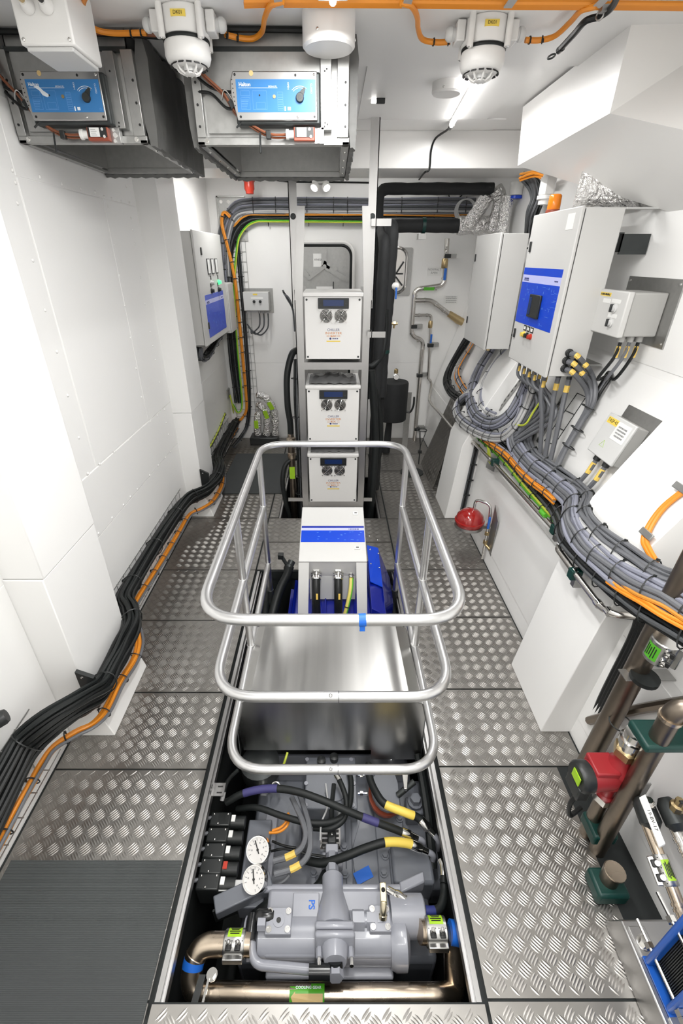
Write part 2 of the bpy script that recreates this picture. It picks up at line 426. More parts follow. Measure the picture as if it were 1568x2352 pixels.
# pit walls, bottom and aluminium rim channels
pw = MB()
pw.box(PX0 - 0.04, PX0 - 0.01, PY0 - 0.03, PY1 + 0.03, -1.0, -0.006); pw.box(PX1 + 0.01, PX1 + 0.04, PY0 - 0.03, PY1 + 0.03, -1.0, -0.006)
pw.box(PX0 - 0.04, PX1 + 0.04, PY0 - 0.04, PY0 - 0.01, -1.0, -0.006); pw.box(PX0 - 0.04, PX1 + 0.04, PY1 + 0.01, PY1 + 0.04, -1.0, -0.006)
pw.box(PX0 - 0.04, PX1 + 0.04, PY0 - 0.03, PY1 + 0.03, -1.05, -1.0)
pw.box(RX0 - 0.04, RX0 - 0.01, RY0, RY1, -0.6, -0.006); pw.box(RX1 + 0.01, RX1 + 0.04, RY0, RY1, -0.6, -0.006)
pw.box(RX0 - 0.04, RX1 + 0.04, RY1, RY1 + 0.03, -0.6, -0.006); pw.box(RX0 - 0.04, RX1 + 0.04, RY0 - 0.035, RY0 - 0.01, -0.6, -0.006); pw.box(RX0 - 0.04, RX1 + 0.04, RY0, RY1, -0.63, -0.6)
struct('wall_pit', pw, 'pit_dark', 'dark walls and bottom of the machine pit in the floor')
for s, x in ((1, PX0), (-1, PX1)):
    t = MB().box(min(x - s * 0.006, x + s * 0.012), max(x - s * 0.006, x + s * 0.012), PY0, PY1, -0.05, -0.004)
    t.box(min(x + s * 0.012, x + s * 0.024), max(x + s * 0.012, x + s * 0.024), PY0, PY1, -0.05, -0.035)
    t.box(min(x + s * 0.022, x + s * 0.026), max(x + s * 0.022, x + s * 0.026), PY0, PY1, -0.05, -0.012)
    struct('trim_1' if s > 0 else 'trim_2', t, 'aluminium', 'aluminium channel along the %s rim of the machine pit' % ('left' if s > 0 else 'right'))
for s, x in ((1, RX0), (-1, RX1)):
    struct('trim_5' if s > 0 else 'trim_6', MB().box(x - 0.008, x + 0.008, RY0, RY1, -0.05, -0.003), 'aluminium', 'aluminium edge on the %s of the rack opening' % ('left' if s > 0 else 'right'))
# rubber mats
def rubber(name, label, x0, x1, y0, y1):
    return tag(MB().box(x0, x1, y0, y1, 0.002, 0.006).build(name, 'rubber_mat'), label, 'mat')
rubber('rubber_mat', 'large ribbed dark grey rubber mat in the left foreground', -1.31, -0.612, -0.2, 0.922)
rubber('rubber_mat', 'smaller dark grey rubber mat on the floor left of the chiller rack', -1.20, -0.53, 4.22, 5.31)
# left wall with the two frame casings, panels and screws
WL = -1.345
wl = MB().box(-1.55, WL, -1, 5.95, -0.05, 3.0)
wall_left = struct('wall_left', wl, 'white_paint', 'white painted left wall of riveted panels')
def lpanel(y0, y1, z0, z1, t=0.005): return struct('panel', MB().box(WL - 0.002, WL + t, y0, y1, z0, z1), 'white_paint', parent=wall_left, bevel=0.002)
lpanel(2.38, 3.205, 1.112, 2.445); lpanel(3.212, 3.72, 1.108, 2.445); lpanel(1.94, 2.372, 1.112, 2.72, 0.003)
lpanel(1.94, 3.72, 0.752, 1.105, 0.007); lpanel(1.94, 3.72, 0.10, 0.747, 0.004); lpanel(2.38, 3.72, 2.45, 2.72, 0.003)
lpanel(4.16, 5.895, 0.02, 1.02, 0.003); lpanel(0.2, 1.475, 0.02, 0.98, 0.003); lpanel(0.2, 1.475, 0.985, 2.9, 0.003)
scr = MB().dome((0, 0, 0), (1, 0, 0), 0.0085, 0.006, 8)
scr_o = None
def screw(y, z, x=WL + 0.004):
    global scr_o
    if scr_o is None: scr_o = scr.build('screw_head', 'white_gloss', wall_left); o = scr_o; off = V(o.location)
    else: o = scr_o.copy(); COL.objects.link(o); off = None
    o.location = V((x + 0.003, y, z)) - wloc(wall_left)
for px, py in [(30, 397), (93, 412), (143, 428), (186, 438), (219, 445), (240, 456), (257, 460), (279, 466), (298, 470), (37, 425), (42, 472),
               (77, 603), (105, 717), (132, 812), (157, 912), (182, 1009), (248, 477), (263, 566), (275, 636), (287, 705), (300, 779), (313, 849), (325, 915),
               (301, 504), (305, 532), (310, 564), (323, 640), (333, 701), (345, 765), (351, 797), (357, 829), (366, 881), (291, 432)]:
    p = atx(px, py, WL + 0.005); screw(p.y, p.z)
for px, py in [(186, 1105), (203, 1091), (230, 1069), (263, 1041), (296, 1014), (335, 978), (346, 970), (362, 957), (378, 943), (382, 973), (387, 1000),
               (227, 1228), (258, 1192), (284, 1162), (300, 1143), (316, 1126), (344, 1094), (364, 1071), (380, 1053), (392, 1040)]:
    p = atx(px, py, WL + 0.007); screw(p.y, p.z, WL + 0.006)
# casings over the hull frames on the left
def casing_left(name, label, y0, y1, xf):
    mb = MB().box(WL - 0.05, xf, y0, y1, 0.25, 1.0); mb.box(WL - 0.05, xf + 0.004, y0 + 0.004, y1 - 0.004, 1.003, 3.0)
    mb.prism([(WL - 0.05, y0, 0.25), (xf, y0, 0.25), (xf + 0.06, y0, 0.012), (xf + 0.06, y0, 0.0), (WL - 0.05, y0, 0.0)], (0, y1 - y0, 0))
    return struct(name, mb, 'white_paint', label, bevel=0.004)
casing_left('trim_3', 'white sheet casing over the nearer left frame', 1.478, 1.935, -1.18)
casing_left('trim_4', 'white sheet casing over the farther left frame', 3.74, 4.16, -1.19)
# right wall follows the flare of the hull
RP = [(1.226, -0.05), (1.29, 0.71), (1.60, 1.65), (1.60, 3.0), (1.85, 3.0), (1.85, -0.05)]
wall_right = struct('wall_right', MB().prism([(x, -1, z) for x, z in RP], (0, 6.95, 0)), 'white_paint', 'white painted right wall flaring outwards above knee height')
def rpanel(y0, y1, p, q, t=0.004):   # sheet between two points of the profile
    d = (V((q[0], 0, q[1])) - V((p[0], 0, p[1]))); n = V((-d.z, 0, d.x)).normalized()
    return struct('panel', MB().prism([(p[0], y0, p[1]), (q[0], y0, q[1]), tuple(V((q[0], y0, q[1])) + n * t), tuple(V((p[0], y0, p[1])) + n * t)], (0, y1 - y0, 0)), 'white_paint', parent=wall_right)
rpanel(1.955, 3.70, (1.24, 0.12), (1.288, 0.69)); rpanel(4.16, 5.89, (1.24, 0.12), (1.288, 0.69))
rpanel(1.955, 3.70, (1.30, 0.735), (1.592, 1.63)); rpanel(4.16, 5.89, (1.30, 0.735), (1.592, 1.63))
rpanel(1.3, 3.05, (1.60, 1.67), (1.60, 2.9)); rpanel(3.06, 5.89, (1.60, 1.67), (1.60, 2.9)); rpanel(0.1, 1.49, (1.30, 0.735), (1.592, 1.63)); rpanel(0.1, 1.49, (1.24, 0.12), (1.288, 0.69))
def casing_right(name, label, prof, y0, y1):
    return struct(name, MB().prism([(x, y0, z) for x, z in prof], (0, y1 - y0, 0)), 'white_paint', label, bevel=0.004)
casing_right('trim_7', 'white sheet casing over the nearer right frame', [(1.078, 0), (1.172, 0.73), (1.25, 1.14), (1.50, 1.60), (1.62, 1.82), (1.75, 1.82), (1.75, 0.0)], 1.5, 1.95)
casing_right('trim_8', 'white sheet casing over the farther right frame', [(1.053, 0), (1.12, 0.72), (1.28, 1.10), (1.56, 1.636), (1.75, 1.636), (1.75, 0.0)], 3.712, 4.15)
# back wall (sheet seams) and the wall behind the camera
wb = MB().box(-1.6, 1.9, 5.9, 6.1, -0.05, 3.0)
wall_back = struct('wall_back', wb, 'white_paint', 'white painted back wall behind the chiller rack')
for x0, x1, z0, z1 in [(-1.335, -0.62, 0.02, 0.985), (-0.615, 0.655, 0.02, 0.985), (0.66, 1.24, 0.02, 0.985), (-1.335, -0.30, 0.99, 2.45), (-0.295, 0.50, 0.99, 2.45), (0.505, 1.5, 0.99, 2.45), (-1.335, -0.3, 2.455, 2.9), (-0.295, 1.7, 2.455, 2.9)]:
    struct('panel', MB().box(x0, x1, 5.8965, 5.903, z0, z1), 'white_paint', parent=wall_back)
struct('wall_front', MB().box(-1.6, 1.9, -1.2, -1.0, -0.05, 3.0), 'white_paint', 'white wall behind the camera')
# ceiling with the lowered field, beam and seams
ce = MB().box(-1.6, 1.9, -1.2, 6.1, 2.95, 3.05)
ceiling = struct('ceiling', ce, 'white_ceiling', 'white painted sheet ceiling')
struct('panel', MB().box(-1.34, 1.595, -1, 2.89, 2.93, 2.952), 'white_ceiling', parent=ceiling, bevel=0.002)
struct('panel', MB().box(0.165, 1.02, 2.90, 3.90, 2.944, 2.952), 'white_ceiling', parent=ceiling)
struct('panel', MB().box(0.165, 1.15, 3.905, 4.2, 2.944, 2.952), 'white_ceiling', parent=ceiling)
beam = MB().box(-1.34, 1.595, 4.22, 4.70, 2.725, 2.95)
struct('trim_9', beam, 'white_gloss', 'white sheeted deck beam across the ceiling', bevel=0.004)
struct('trim_10', MB().box(-1.34, 1.595, 4.70, 5.9, 2.87, 2.95), 'white_ceiling', 'lower white ceiling field behind the deck beam')
# sheet casing of the ventilation trunk, top right
tc = MB(); A0 = V((1.15, 2.45, 2.94)); B0 = V((1.598, 2.43, 2.94)); A1 = V((1.165, 2.49, 2.676)); B1 = V((1.598, 1.52, 2.325))
C0 = V((1.15, 3.60, 2.94)); D0 = V((1.598, 3.62, 2.94)); C1 = V((1.165, 3.57, 2.65)); D1 = V((1.598, 2.58, 2.335))
tc.add([A0, B0, A1, B1, C0, D0, C1, D1], [(0, 2, 1), (1, 2, 3), (0, 4, 6, 2), (4, 5, 7, 6), (0, 1, 5, 4), (2, 6, 7, 3), (1, 3, 7, 5)])
tag(tc.build('ventilation_trunk', 'white_gloss'), 'white sheet metal ventilation trunk in the upper right corner', 'ventilation')
# fixtures for the added lamps, out of view near the camera and beyond the beam
for i, (c, l, a, p) in enumerate(ADDED_LAMPS):
    z = 2.93 if c[1] < 2.5 else (2.87 if c[1] > 4.7 else 2.95)
    u = V((-math.sin(a), math.cos(a), 0)); k = V((u.y, -u.x, 0))
    t = thing('tube_light', ['unseen tube light added on the ceiling, ahead of the camera', 'unseen tube light added on the ceiling, right of the camera', 'unseen tube light added across the ceiling behind the camera', 'unseen tube light added across the ceiling behind the chiller rack', 'unseen tube light added on the ceiling above the left control cabinet'][i], 'light')
    cc = V((c[0], c[1], z - 0.02)); MB().obox(cc, u * l / 2, k * 0.05, V((0, 0, 0.02))).build('housing', 'white_plastic', t, bevel=0.004)
    MB().cyl(cc - u * l * 0.48 - V((0, 0, 0.028)), cc + u * l * 0.48 - V((0, 0, 0.028)), 0.012, 10).build('tube', 'led_light', t)
    settle(t)
# ================================================================== CEILING
DY = 2.47     # front plane of the fire dampers
def damper(label, x0, x1, zt, zb, yb, ax0, ax1, side, worn):
    t = thing('fire_damper', label, 'fire damper', 'fire dampers under the ceiling')
    th = 0.012; y0 = DY
    b = MB()   # open sheet-metal trunk: four walls, open below
    b.box(x0 + 0.03, x1 - 0.03, y0 + 0.015, y0 + 0.019, zb + 0.02, 2.93); b.box(x0 + 0.03, x1 - 0.03, yb - 0.02, yb - 0.016, zb + 0.02, 2.93)
    b.box(x0 + 0.03, x0 + 0.034, y0 + 0.015, yb - 0.016, zb + 0.02, 2.93); b.box(x1 - 0.034, x1 - 0.03, y0 + 0.015, yb - 0.016, zb + 0.02, 2.93)
    b.build('trunk', 'galvanised', t)
    f = MB()   # flange ring round the opening
    f.box(x0, x1, y0 - 0.004, y0 + 0.014, zb, zb + 0.026); f.box(x0, x1, yb - 0.03, yb, zb, zb + 0.026)
    f.box(x0, x0 + 0.03, y0 - 0.004, yb, zb, zb + 0.012); f.box(x1 - 0.03, x1, y0 - 0.004, yb, zb, zb + 0.012)
    f.box(x0 + 0.004, x1 - 0.004, y0 + 0.014, y0 + 0.03, zb, zb + 0.01)
    fo = f.build('flange', 'galvanised', t, bevel=0.0015)
    q = MB()
    for x in (x0 + 0.04, x1 - 0.045): q.bolt((x, y0 - 0.004, zb + 0.014), (0, -1, 0), 0.006, 0.005)
    for k in range(4): q.bolt((x1 - 0.015, y0 + 0.15 + 0.2 * k, zb), (0, 0, -1), 0.005, 0.004); q.bolt((x0 + 0.015, y0 + 0.15 + 0.2 * k, zb), (0, 0, -1), 0.005, 0.004)
    q.build('bolt', 'chrome', t)
    # side angle frame with holes and corner, front plate
    e = MB().box(x1 - 0.052, x1 - 0.004, y0 - 0.012, y0 + 0.014, zb + 0.024, zt + 0.05); e.build('side_angle', 'galvanised', t, bevel=0.002)
    e = MB().box(x0 + 0.002, x0 + 0.038, y0 - 0.012, y0 + 0.014, zb + 0.024, zt + 0.05); e.build('side_angle', 'galvanised', t, bevel=0.002)
    h = MB()
    for z in (zb + 0.06, zb + 0.13, zb + 0.20): h.cyl((x1 - 0.018, y0 - 0.012, z), (x1 - 0.018, y0 - 0.0135, z), 0.005, 8); h.cyl((x0 + 0.018, y0 - 0.012, z), (x0 + 0.018, y0 - 0.0135, z), 0.005, 8)
    h.build('bolt_hole', 'ink_black', t)
    pl = MB().box(ax1 + 0.012, x1 - 0.075, y0 - 0.03, y0 + 0.014, zb + 0.045, zt + 0.04).build('mounting_plate', 'galvanised', t, bevel=0.002)
    h = MB()
    for dx, dz in ((0.03, 0.02), (0.038, 0.014), (0.045, 0.06), (0.03, 0.18), (0.04, 0.185), (0.028, 0.192)):
        if ax1 + dx < x1 - 0.09: h.cyl((ax1 + dx, y0 - 0.03, zt - dz), (ax1 + dx, y0 - 0.0312, zt - dz), 0.0035, 8)
    if h.v: h.build('hole', 'ink_black', pl)
    bk = MB().box(x0 + 0.05, ax1 + 0.01, y0 + 0.0, y0 + 0.016, zb + 0.04, zt + 0.045).build('back_plate', 'galvanised', t)
    MB().box(x0 + 0.03, x1 - 0.03, y0 - 0.002, y0 + 0.015, zt + 0.045, zt + 0.06).build('top_rail', 'dark_metal', t)
    # blade inside
    MB().obox(((x0 + x1) / 2, (y0 + yb) / 2 + 0.05, zb + 0.15), (x1 - x0) / 2 * V((0.9, 0, 0)), V((0, 0.33, 0.06)), V((0, -0.001, 0.006))).build('blade', 'galvanised', t)
    MB().box(x0 + 0.14, x0 + 0.18, y0 + 0.02, y0 + 0.14, zb + 0.05, zb + 0.055).build('blade_stop', 'galvanised', t)
    # actuator: dark gear case with a plate cover and a blue type plate
    az0, az1 = zt - 0.182, zt - 0.032; ya = y0 - 0.075
    MB().box(ax0 + 0.012, ax1 + 0.014, ya + 0.012, y0, az0 - 0.012, az1 + 0.002).build('actuator_case', 'dark_metal', t, bevel=0.008)
    poly = [(ax0 + 0.02, az0), (ax1, az0), (ax1, az1), (ax0 + 0.012, az1), (ax0, az1 - 0.03), (ax0, az1 - 0.075)]
    cv = MB().prism([(x, ya, z) for x, z in poly], (0, 0.012, 0)).build('actuator_cover', 'aluminium', t, bevel=0.003)
    bx0, bx1, bz0, bz1 = ax0 + 0.022, ax1 - 0.006, az0 + 0.026, az1 - 0.024
    MB().box(bx0, bx1, ya - 0.0012, ya, bz0, bz1).build('type_plate', 'plate_blue', cv)
    w_ = bx1 - bx0; ux, uz = V((1, 0, 0)), V((0, 0, 1)); yl = ya - 0.0012
    def T(s, u, v_, size, align='LEFT', m='ink_white', xd=ux, yd=uz): text(s, size, m, cv, (bx0 + w_ * u, yl, bz0 + (bz1 - bz0) * v_), xd, yd, align=align)
    if not worn: T('Halton', 0.035, 0.84, 0.017, thick=0.0004) if False else text('Halton', 0.017, 'ink_white', cv, (bx0 + w_ * 0.035, yl, bz0 + (bz1 - bz0) * 0.84), ux, uz, align='LEFT', thick=0.0004)
    else:
        text('Halton', 0.015, 'ink_white', cv, (bx0 + w_ * 0.035, yl, bz0 + (bz1 - bz0) * 0.84), ux, uz, align='LEFT', thick=0.0004)
        MB().prism([(bx0 + w_ * a, yl, bz0 + (bz1 - bz0) * c) for a, c in ((0.10, 0.78), (0.17, 0.80), (0.22, 0.66), (0.30, 0.52), (0.26, 0.46), (0.20, 0.52), (0.17, 0.66))], (0, -0.0006, 0)).build('scuff', 'ink_white', cv)
    text('BFDH-E PL', 0.0075, 'ink_white', cv, (bx0 + w_ * 0.46, yl, bz0 + (bz1 - bz0) * 0.78), ux, uz)
    text('OPEN', 0.0085, 'ink_white', cv, (bx0 + w_ * 0.655, yl, bz0 + (bz1 - bz0) * 0.80), (0, 0, -1), ux)
    text('CLOSED', 0.0085, 'ink_white', cv, (bx0 + w_ * 0.945, yl, bz0 + (bz1 - bz0) * 0.72), (0, 0, -1), ux)
    ln = MB().box(bx0 + w_ * 0.03, bx0 + w_ * 0.52, yl - 0.0005, yl, bz0 + (bz1 - bz0) * 0.735, bz0 + (bz1 - bz0) * 0.745)
    ln.box(bx0 + w_ * 0.60, bx0 + w_ * 0.615, yl - 0.0005, yl, bz0 + 0.004, bz0 + 0.018)
    ln.box(bx0 + w_ * 0.64, bx0 + w_ * 0.68, yl - 0.0005, yl, bz0 + 0.006, bz0 + 0.016)
    ln.build('print', 'ink_white', cv)
    tb = MB()
    def outline(a0, a1, c0, c1, tk=0.0007):
        X0, X1, Z0, Z1 = bx0 + w_ * a0, bx0 + w_ * a1, bz0 + (bz1 - bz0) * c0, bz0 + (bz1 - bz0) * c1
        for q in ((X0, X1, Z0, Z0 + tk), (X0, X1, Z1 - tk, Z1), (X0, X0 + tk, Z0, Z1), (X1 - tk, X1, Z0, Z1)): tb.box(q[0], q[1], yl - 0.0005, yl, q[2], q[3])
    outline(0.05, 0.165, 0.08, 0.45); outline(0.05, 0.165, 0.5, 0.66); outline(0.20, 0.38, 0.08, 0.66); outline(0.24, 0.36, 0.1, 0.30); outline(0.515, 0.585, 0.05, 0.62); outline(0.95, 0.975, 0.06, 0.13)
    for k in range(6): tb.box(bx0 + w_ * 0.055, bx0 + w_ * (0.12 + 0.006 * k), yl - 0.0005, yl, bz0 + (bz1 - bz0) * (0.12 + 0.05 * k), bz0 + (bz1 - bz0) * (0.13 + 0.05 * k))
    for k in range(7): tb.box(bx0 + w_ * 0.52, bx0 + w_ * 0.58, yl - 0.0005, yl, bz0 + (bz1 - bz0) * (0.1 + 0.07 * k), bz0 + (bz1 - bz0) * (0.112 + 0.07 * k))
    tb.build('print', 'ink_pale_blue', cv)
    # arrow arc, indicator knob and hole marks
    kc = V((bx0 + w_ * 0.80, yl, bz0 + (bz1 - bz0) * 0.44))
    arc = MB()
    for R_ in (0.030, 0.0355):
        pts = [kc + V((math.cos(math.radians(a)) * R_ * 1.15, -0.0005, math.sin(math.radians(a)) * R_)) for a in range(50, 141, 10)]
        arc.tube(pts, 0.001, 4)
    arc.build('arrow_arc', 'ink_white', cv)
    kn = MB().lathe([(0.016, 0), (0.016, 0.008), (0.014, 0.012)], kc, (0, -1, 0), 16)
    kn.prism([kc + V((-0.012, -0.002, 0.008)), kc + V((0.012, -0.002, -0.005)), kc + V((0.022, -0.002, 0.027)), kc + V((0.018, -0.002, 0.031))], (0, -0.007, 0))
    kn.cyl(kc + V((0, -0.012, 0)), kc + V((0, -0.0125, 0)), 0.006, 10)
    kn.build('indicator_knob', 'dark_metal', cv, bevel=0.001)
    MB().lathe([(0.006, 0), (0.006, 0.002), (0.003, 0.002)], (bx0 + w_ * 0.475, yl, bz0 + (bz1 - bz0) * 0.48), (0, -1, 0), 12).build('rivet', 'brass', cv)
    MB().cyl((bx0 + w_ * 0.29, yl, bz0 + (bz1 - bz0) * 0.52), (bx0 + w_ * 0.29, yl - 0.001, bz0 + (bz1 - bz0) * 0.52), 0.003, 8).build('hole', 'ink_black', cv)
    h = MB()
    for (x, z) in ((ax0 + 0.02, az1 - 0.01), (ax0 + 0.032, az0 + 0.012), (ax1 - 0.012, az0 + 0.012), (ax1 - 0.085, az1 - 0.012)): h.cyl((x, ya, z), (x, ya - 0.0012, z), 0.0046, 10)
    for k in range(7): h.cyl((ax0 + 0.007 + 0.001 * k, ya, az1 - 0.025 - 0.013 * k), (ax0 + 0.007 + 0.001 * k, ya - 0.001, az1 - 0.025 - 0.013 * k), 0.0022, 6)
    h.build('hole', 'ink_black', cv)
    MB().cyl((ax0 + 0.085, ya, az1 - 0.006), (ax0 + 0.085, ya - 0.0012, az1 - 0.006), 0.0085, 12).build('seal', 'label_tan', cv)
    sc_ = MB()
    for x, z in ((ax1 - 0.012, az1 - 0.01), (ax1 - 0.08, az0 + 0.011)): sc_.dome((x, ya, z), (0, -1, 0), 0.005, 0.003, 10)
    sc_.build('screw', 'chrome', cv)
    # limit switch below the actuator
    sx = ax1 - 0.10; sz0, sz1 = az0 - 0.062, az0 - 0.016; ys = y0 - 0.05
    MB().box(sx, sx + 0.125, ys + 0.02, y0, sz0 - 0.004, sz1 + 0.004).build('switch_bracket', 'aluminium', t, bevel=0.001)
    sw = MB().box(sx + 0.0, sx + 0.088, ys - 0.008, ys + 0.02, sz0, sz1).build('limit_switch', 'switch_brown', t, bevel=0.003)
    MB().box(sx + 0.005, sx + 0.082, ys - 0.0095, ys - 0.008, sz0 + 0.012, sz1 - 0.001).build('switch_cover', 'black_plastic', sw)
    MB().box(sx + 0.013, sx + 0.053, ys - 0.0105, ys - 0.0095, sz0 + 0.013, sz1 - 0.003).build('sticker', 'label_white', sw)
    d = MB()
    for k in range(4): d.box(sx + 0.018, sx + 0.042 - 0.004 * (k % 2), ys - 0.0108, ys - 0.0105, sz0 + 0.018 + 0.006 * k, sz0 + 0.0195 + 0.006 * k)
    d.build('print', 'ink_grey', sw)
    d = MB()
    for x, z in ((sx + 0.066, sz1 - 0.008), (sx + 0.071, sz0 + 0.014)): d.lathe([(0.0055, 0), (0.0055, 0.002), (0.0025, 0.002)], (x, ys - 0.0095, z), (0, -1, 0), 10)
    for x, z, r in ((sx + 0.102, sz1 - 0.006, 0.006), (sx + 0.106, (sz0 + sz1) / 2, 0.009), (sx + 0.102, sz0 + 0.004, 0.0065)): d.lathe([(r, 0), (r, 0.004), (r * 0.4, 0.004)], (x, ys + 0.02, z), (0, -1, 0), 12)
    d.build('screw', 'chrome', sw)
    MB().lathe([(0.014, 0), (0.014, 0.02), (0.018, 0.021), (0.018, 0.032)], (sx - 0.0, ys + 0.004, (sz0 + sz1) / 2), (-1, 0, 0), 12).build('cable_gland', 'white_plastic', sw)
    # brown wires to the switch with a spring clip
    zs = (sz0 + sz1) / 2
    w1 = [(sx - 0.03, ys + 0.004, zs), (sx - 0.09, ys + 0.002, zs), (sx - 0.15, ys, zs + 0.02), (ax0 + 0.01, ys - 0.005, zs + 0.07), (ax0 - 0.035, ys - 0.005, zs + 0.13), (max(x0 + 0.005, ax0 - 0.12), ys + 0.0, zs + 0.20), (max(x0 + 0.0, ax0 - 0.15), ys + 0.03, zs + 0.27)]
    MB().tube(crom(w1, 6), 0.0045, 7).build('switch_cable', 'brown_cable', t)
    MB().tube(crom([V(p) + V((0, 0.012, -0.008)) for p in w1], 6), 0.004, 7).build('switch_cable', 'brown_cable', t)
    cl = MB().box(sx - 0.115, sx - 0.095, ys - 0.009, ys + 0.014, zs - 0.016, zs + 0.012).build('cable_tie', 'black_plastic', t, bevel=0.002)
    MB().obox(V(w1[3]) + V((-0.012, 0, 0.025)), (0.009, 0, 0.007), (0, 0.01, 0), (-0.007, 0, 0.012)).build('cable_tie', 'black_plastic', t, bevel=0.002)
    tails = MB(); tails.cyl((sx - 0.14, ys - 0.004, zs + 0.005), (sx - 0.14, ys - 0.02, zs - 0.065), 0.004, 6); tails.cyl(V(w1[3]) + V((0.035, 0, -0.02)), V(w1[3]) + V((0.0, -0.012, -0.052)), 0.004, 6)
    tails.build('tie_tail', 'black_plastic', t)
    MB().tube(crom([V(w1[3]) + V((-0.05, -0.012, 0.035)), V(w1[3]) + V((-0.04, -0.012, 0.062)), V(w1[3]) + V((-0.022, -0.012, 0.055)), V(w1[3]) + V((0.028, -0.012, -0.02))], 5), 0.0025, 6).build('spring_clip', 'chrome', t)
    for k in (0, 1):
        zz = az1 - 0.055 - 0.05 * k
        MB().tube(crom([(ax0 + 0.012, ya + 0.03, zz), (ax0 - 0.03, ya + 0.03, zz + 0.002), (ax0 - 0.09, ya + 0.05, zz + 0.02 + 0.03 * k), (max(x0 + 0.004, ax0 - 0.15), y0 - 0.005, zz + 0.06)], 6), 0.0055, 7).build('supply_cable', 'black_cable', t)
    # quilted cloth insulation on one side
    def quilt(xa, xb):
        m = MB(); rr = []; N = 22
        for i in range(N + 1):
            y = y0 + 0.012 + (yb - y0 - 0.0) * i / N; r_ = []
            for j in range(12):
                a = 6.2832 * j / 12; wv = 0.004 * math.sin(i * 2.1 + j * 1.3) + 0.003 * math.sin(i * 0.9 + j * 2.7)
                r_.append(V((0.5 * (xa + xb) + ((xb - xa) / 2 + wv) * max(-1, min(1, 1.25 * math.cos(a))), y, (zb + zt + 0.09) / 2 + ((zt + 0.07 - zb) / 2 + 0.02 + wv) * max(-1, min(1, 1.15 * math.sin(a))))))
            rr.append(r_)
        return m.loft(rr)
    if side == 'R': quilt(x1 - 0.002, x1 + 0.042).build('insulation', 'grey_cloth', t)
    if side == 'L': quilt(x0 - 0.03, x0 + 0.002).build('insulation', 'grey_cloth', t)
    quilt(x1 - 0.002, x1 + 0.03).build('insulation', 'grey_cloth', t) if side == 'L' else None
    # wavy hem of the cloth round the back edge
    hem = [V((x0 + (x1 - x0) * i / 24, yb + 0.012, zb - 0.001 + 0.004 * math.sin(i * 2.3))) for i in range(25)]
    MB().tube(hem, 0.016, 6).build('insulation_hem', 'grey_cloth', t)
    return settle(t)
damper('fire damper with scuffed blue actuator plate, beside the left wall', -1.335, -0.79, 2.815, 2.572, 3.30, -1.235, -0.918, 'R', True)
damper('fire damper with clean blue actuator plate, above the red beacon', -0.575, 0.07, 2.815, 2.566, 3.38, -0.405, -0.062, 'L', False)
one_cable('black_duct_cable', 'black cable running along the ceiling above the dampers', [(-1.33, 2.46, 2.915), (-0.9, 2.47, 2.913), (-0.62, 2.46, 2.90), (-0.56, 2.44, 2.915), (0.05, 2.46, 2.917)], 0.010, 'black_cable')
one_cable('brown_duct_cable', 'brown cable above the left damper beside the smoke detector', [(-0.95, 2.44, 2.905), (-0.78, 2.43, 2.90), (-0.62, 2.43, 2.89), (-0.56, 2.44, 2.86), (-0.52, 2.43, 2.80)], 0.0075, 'brown_cable')

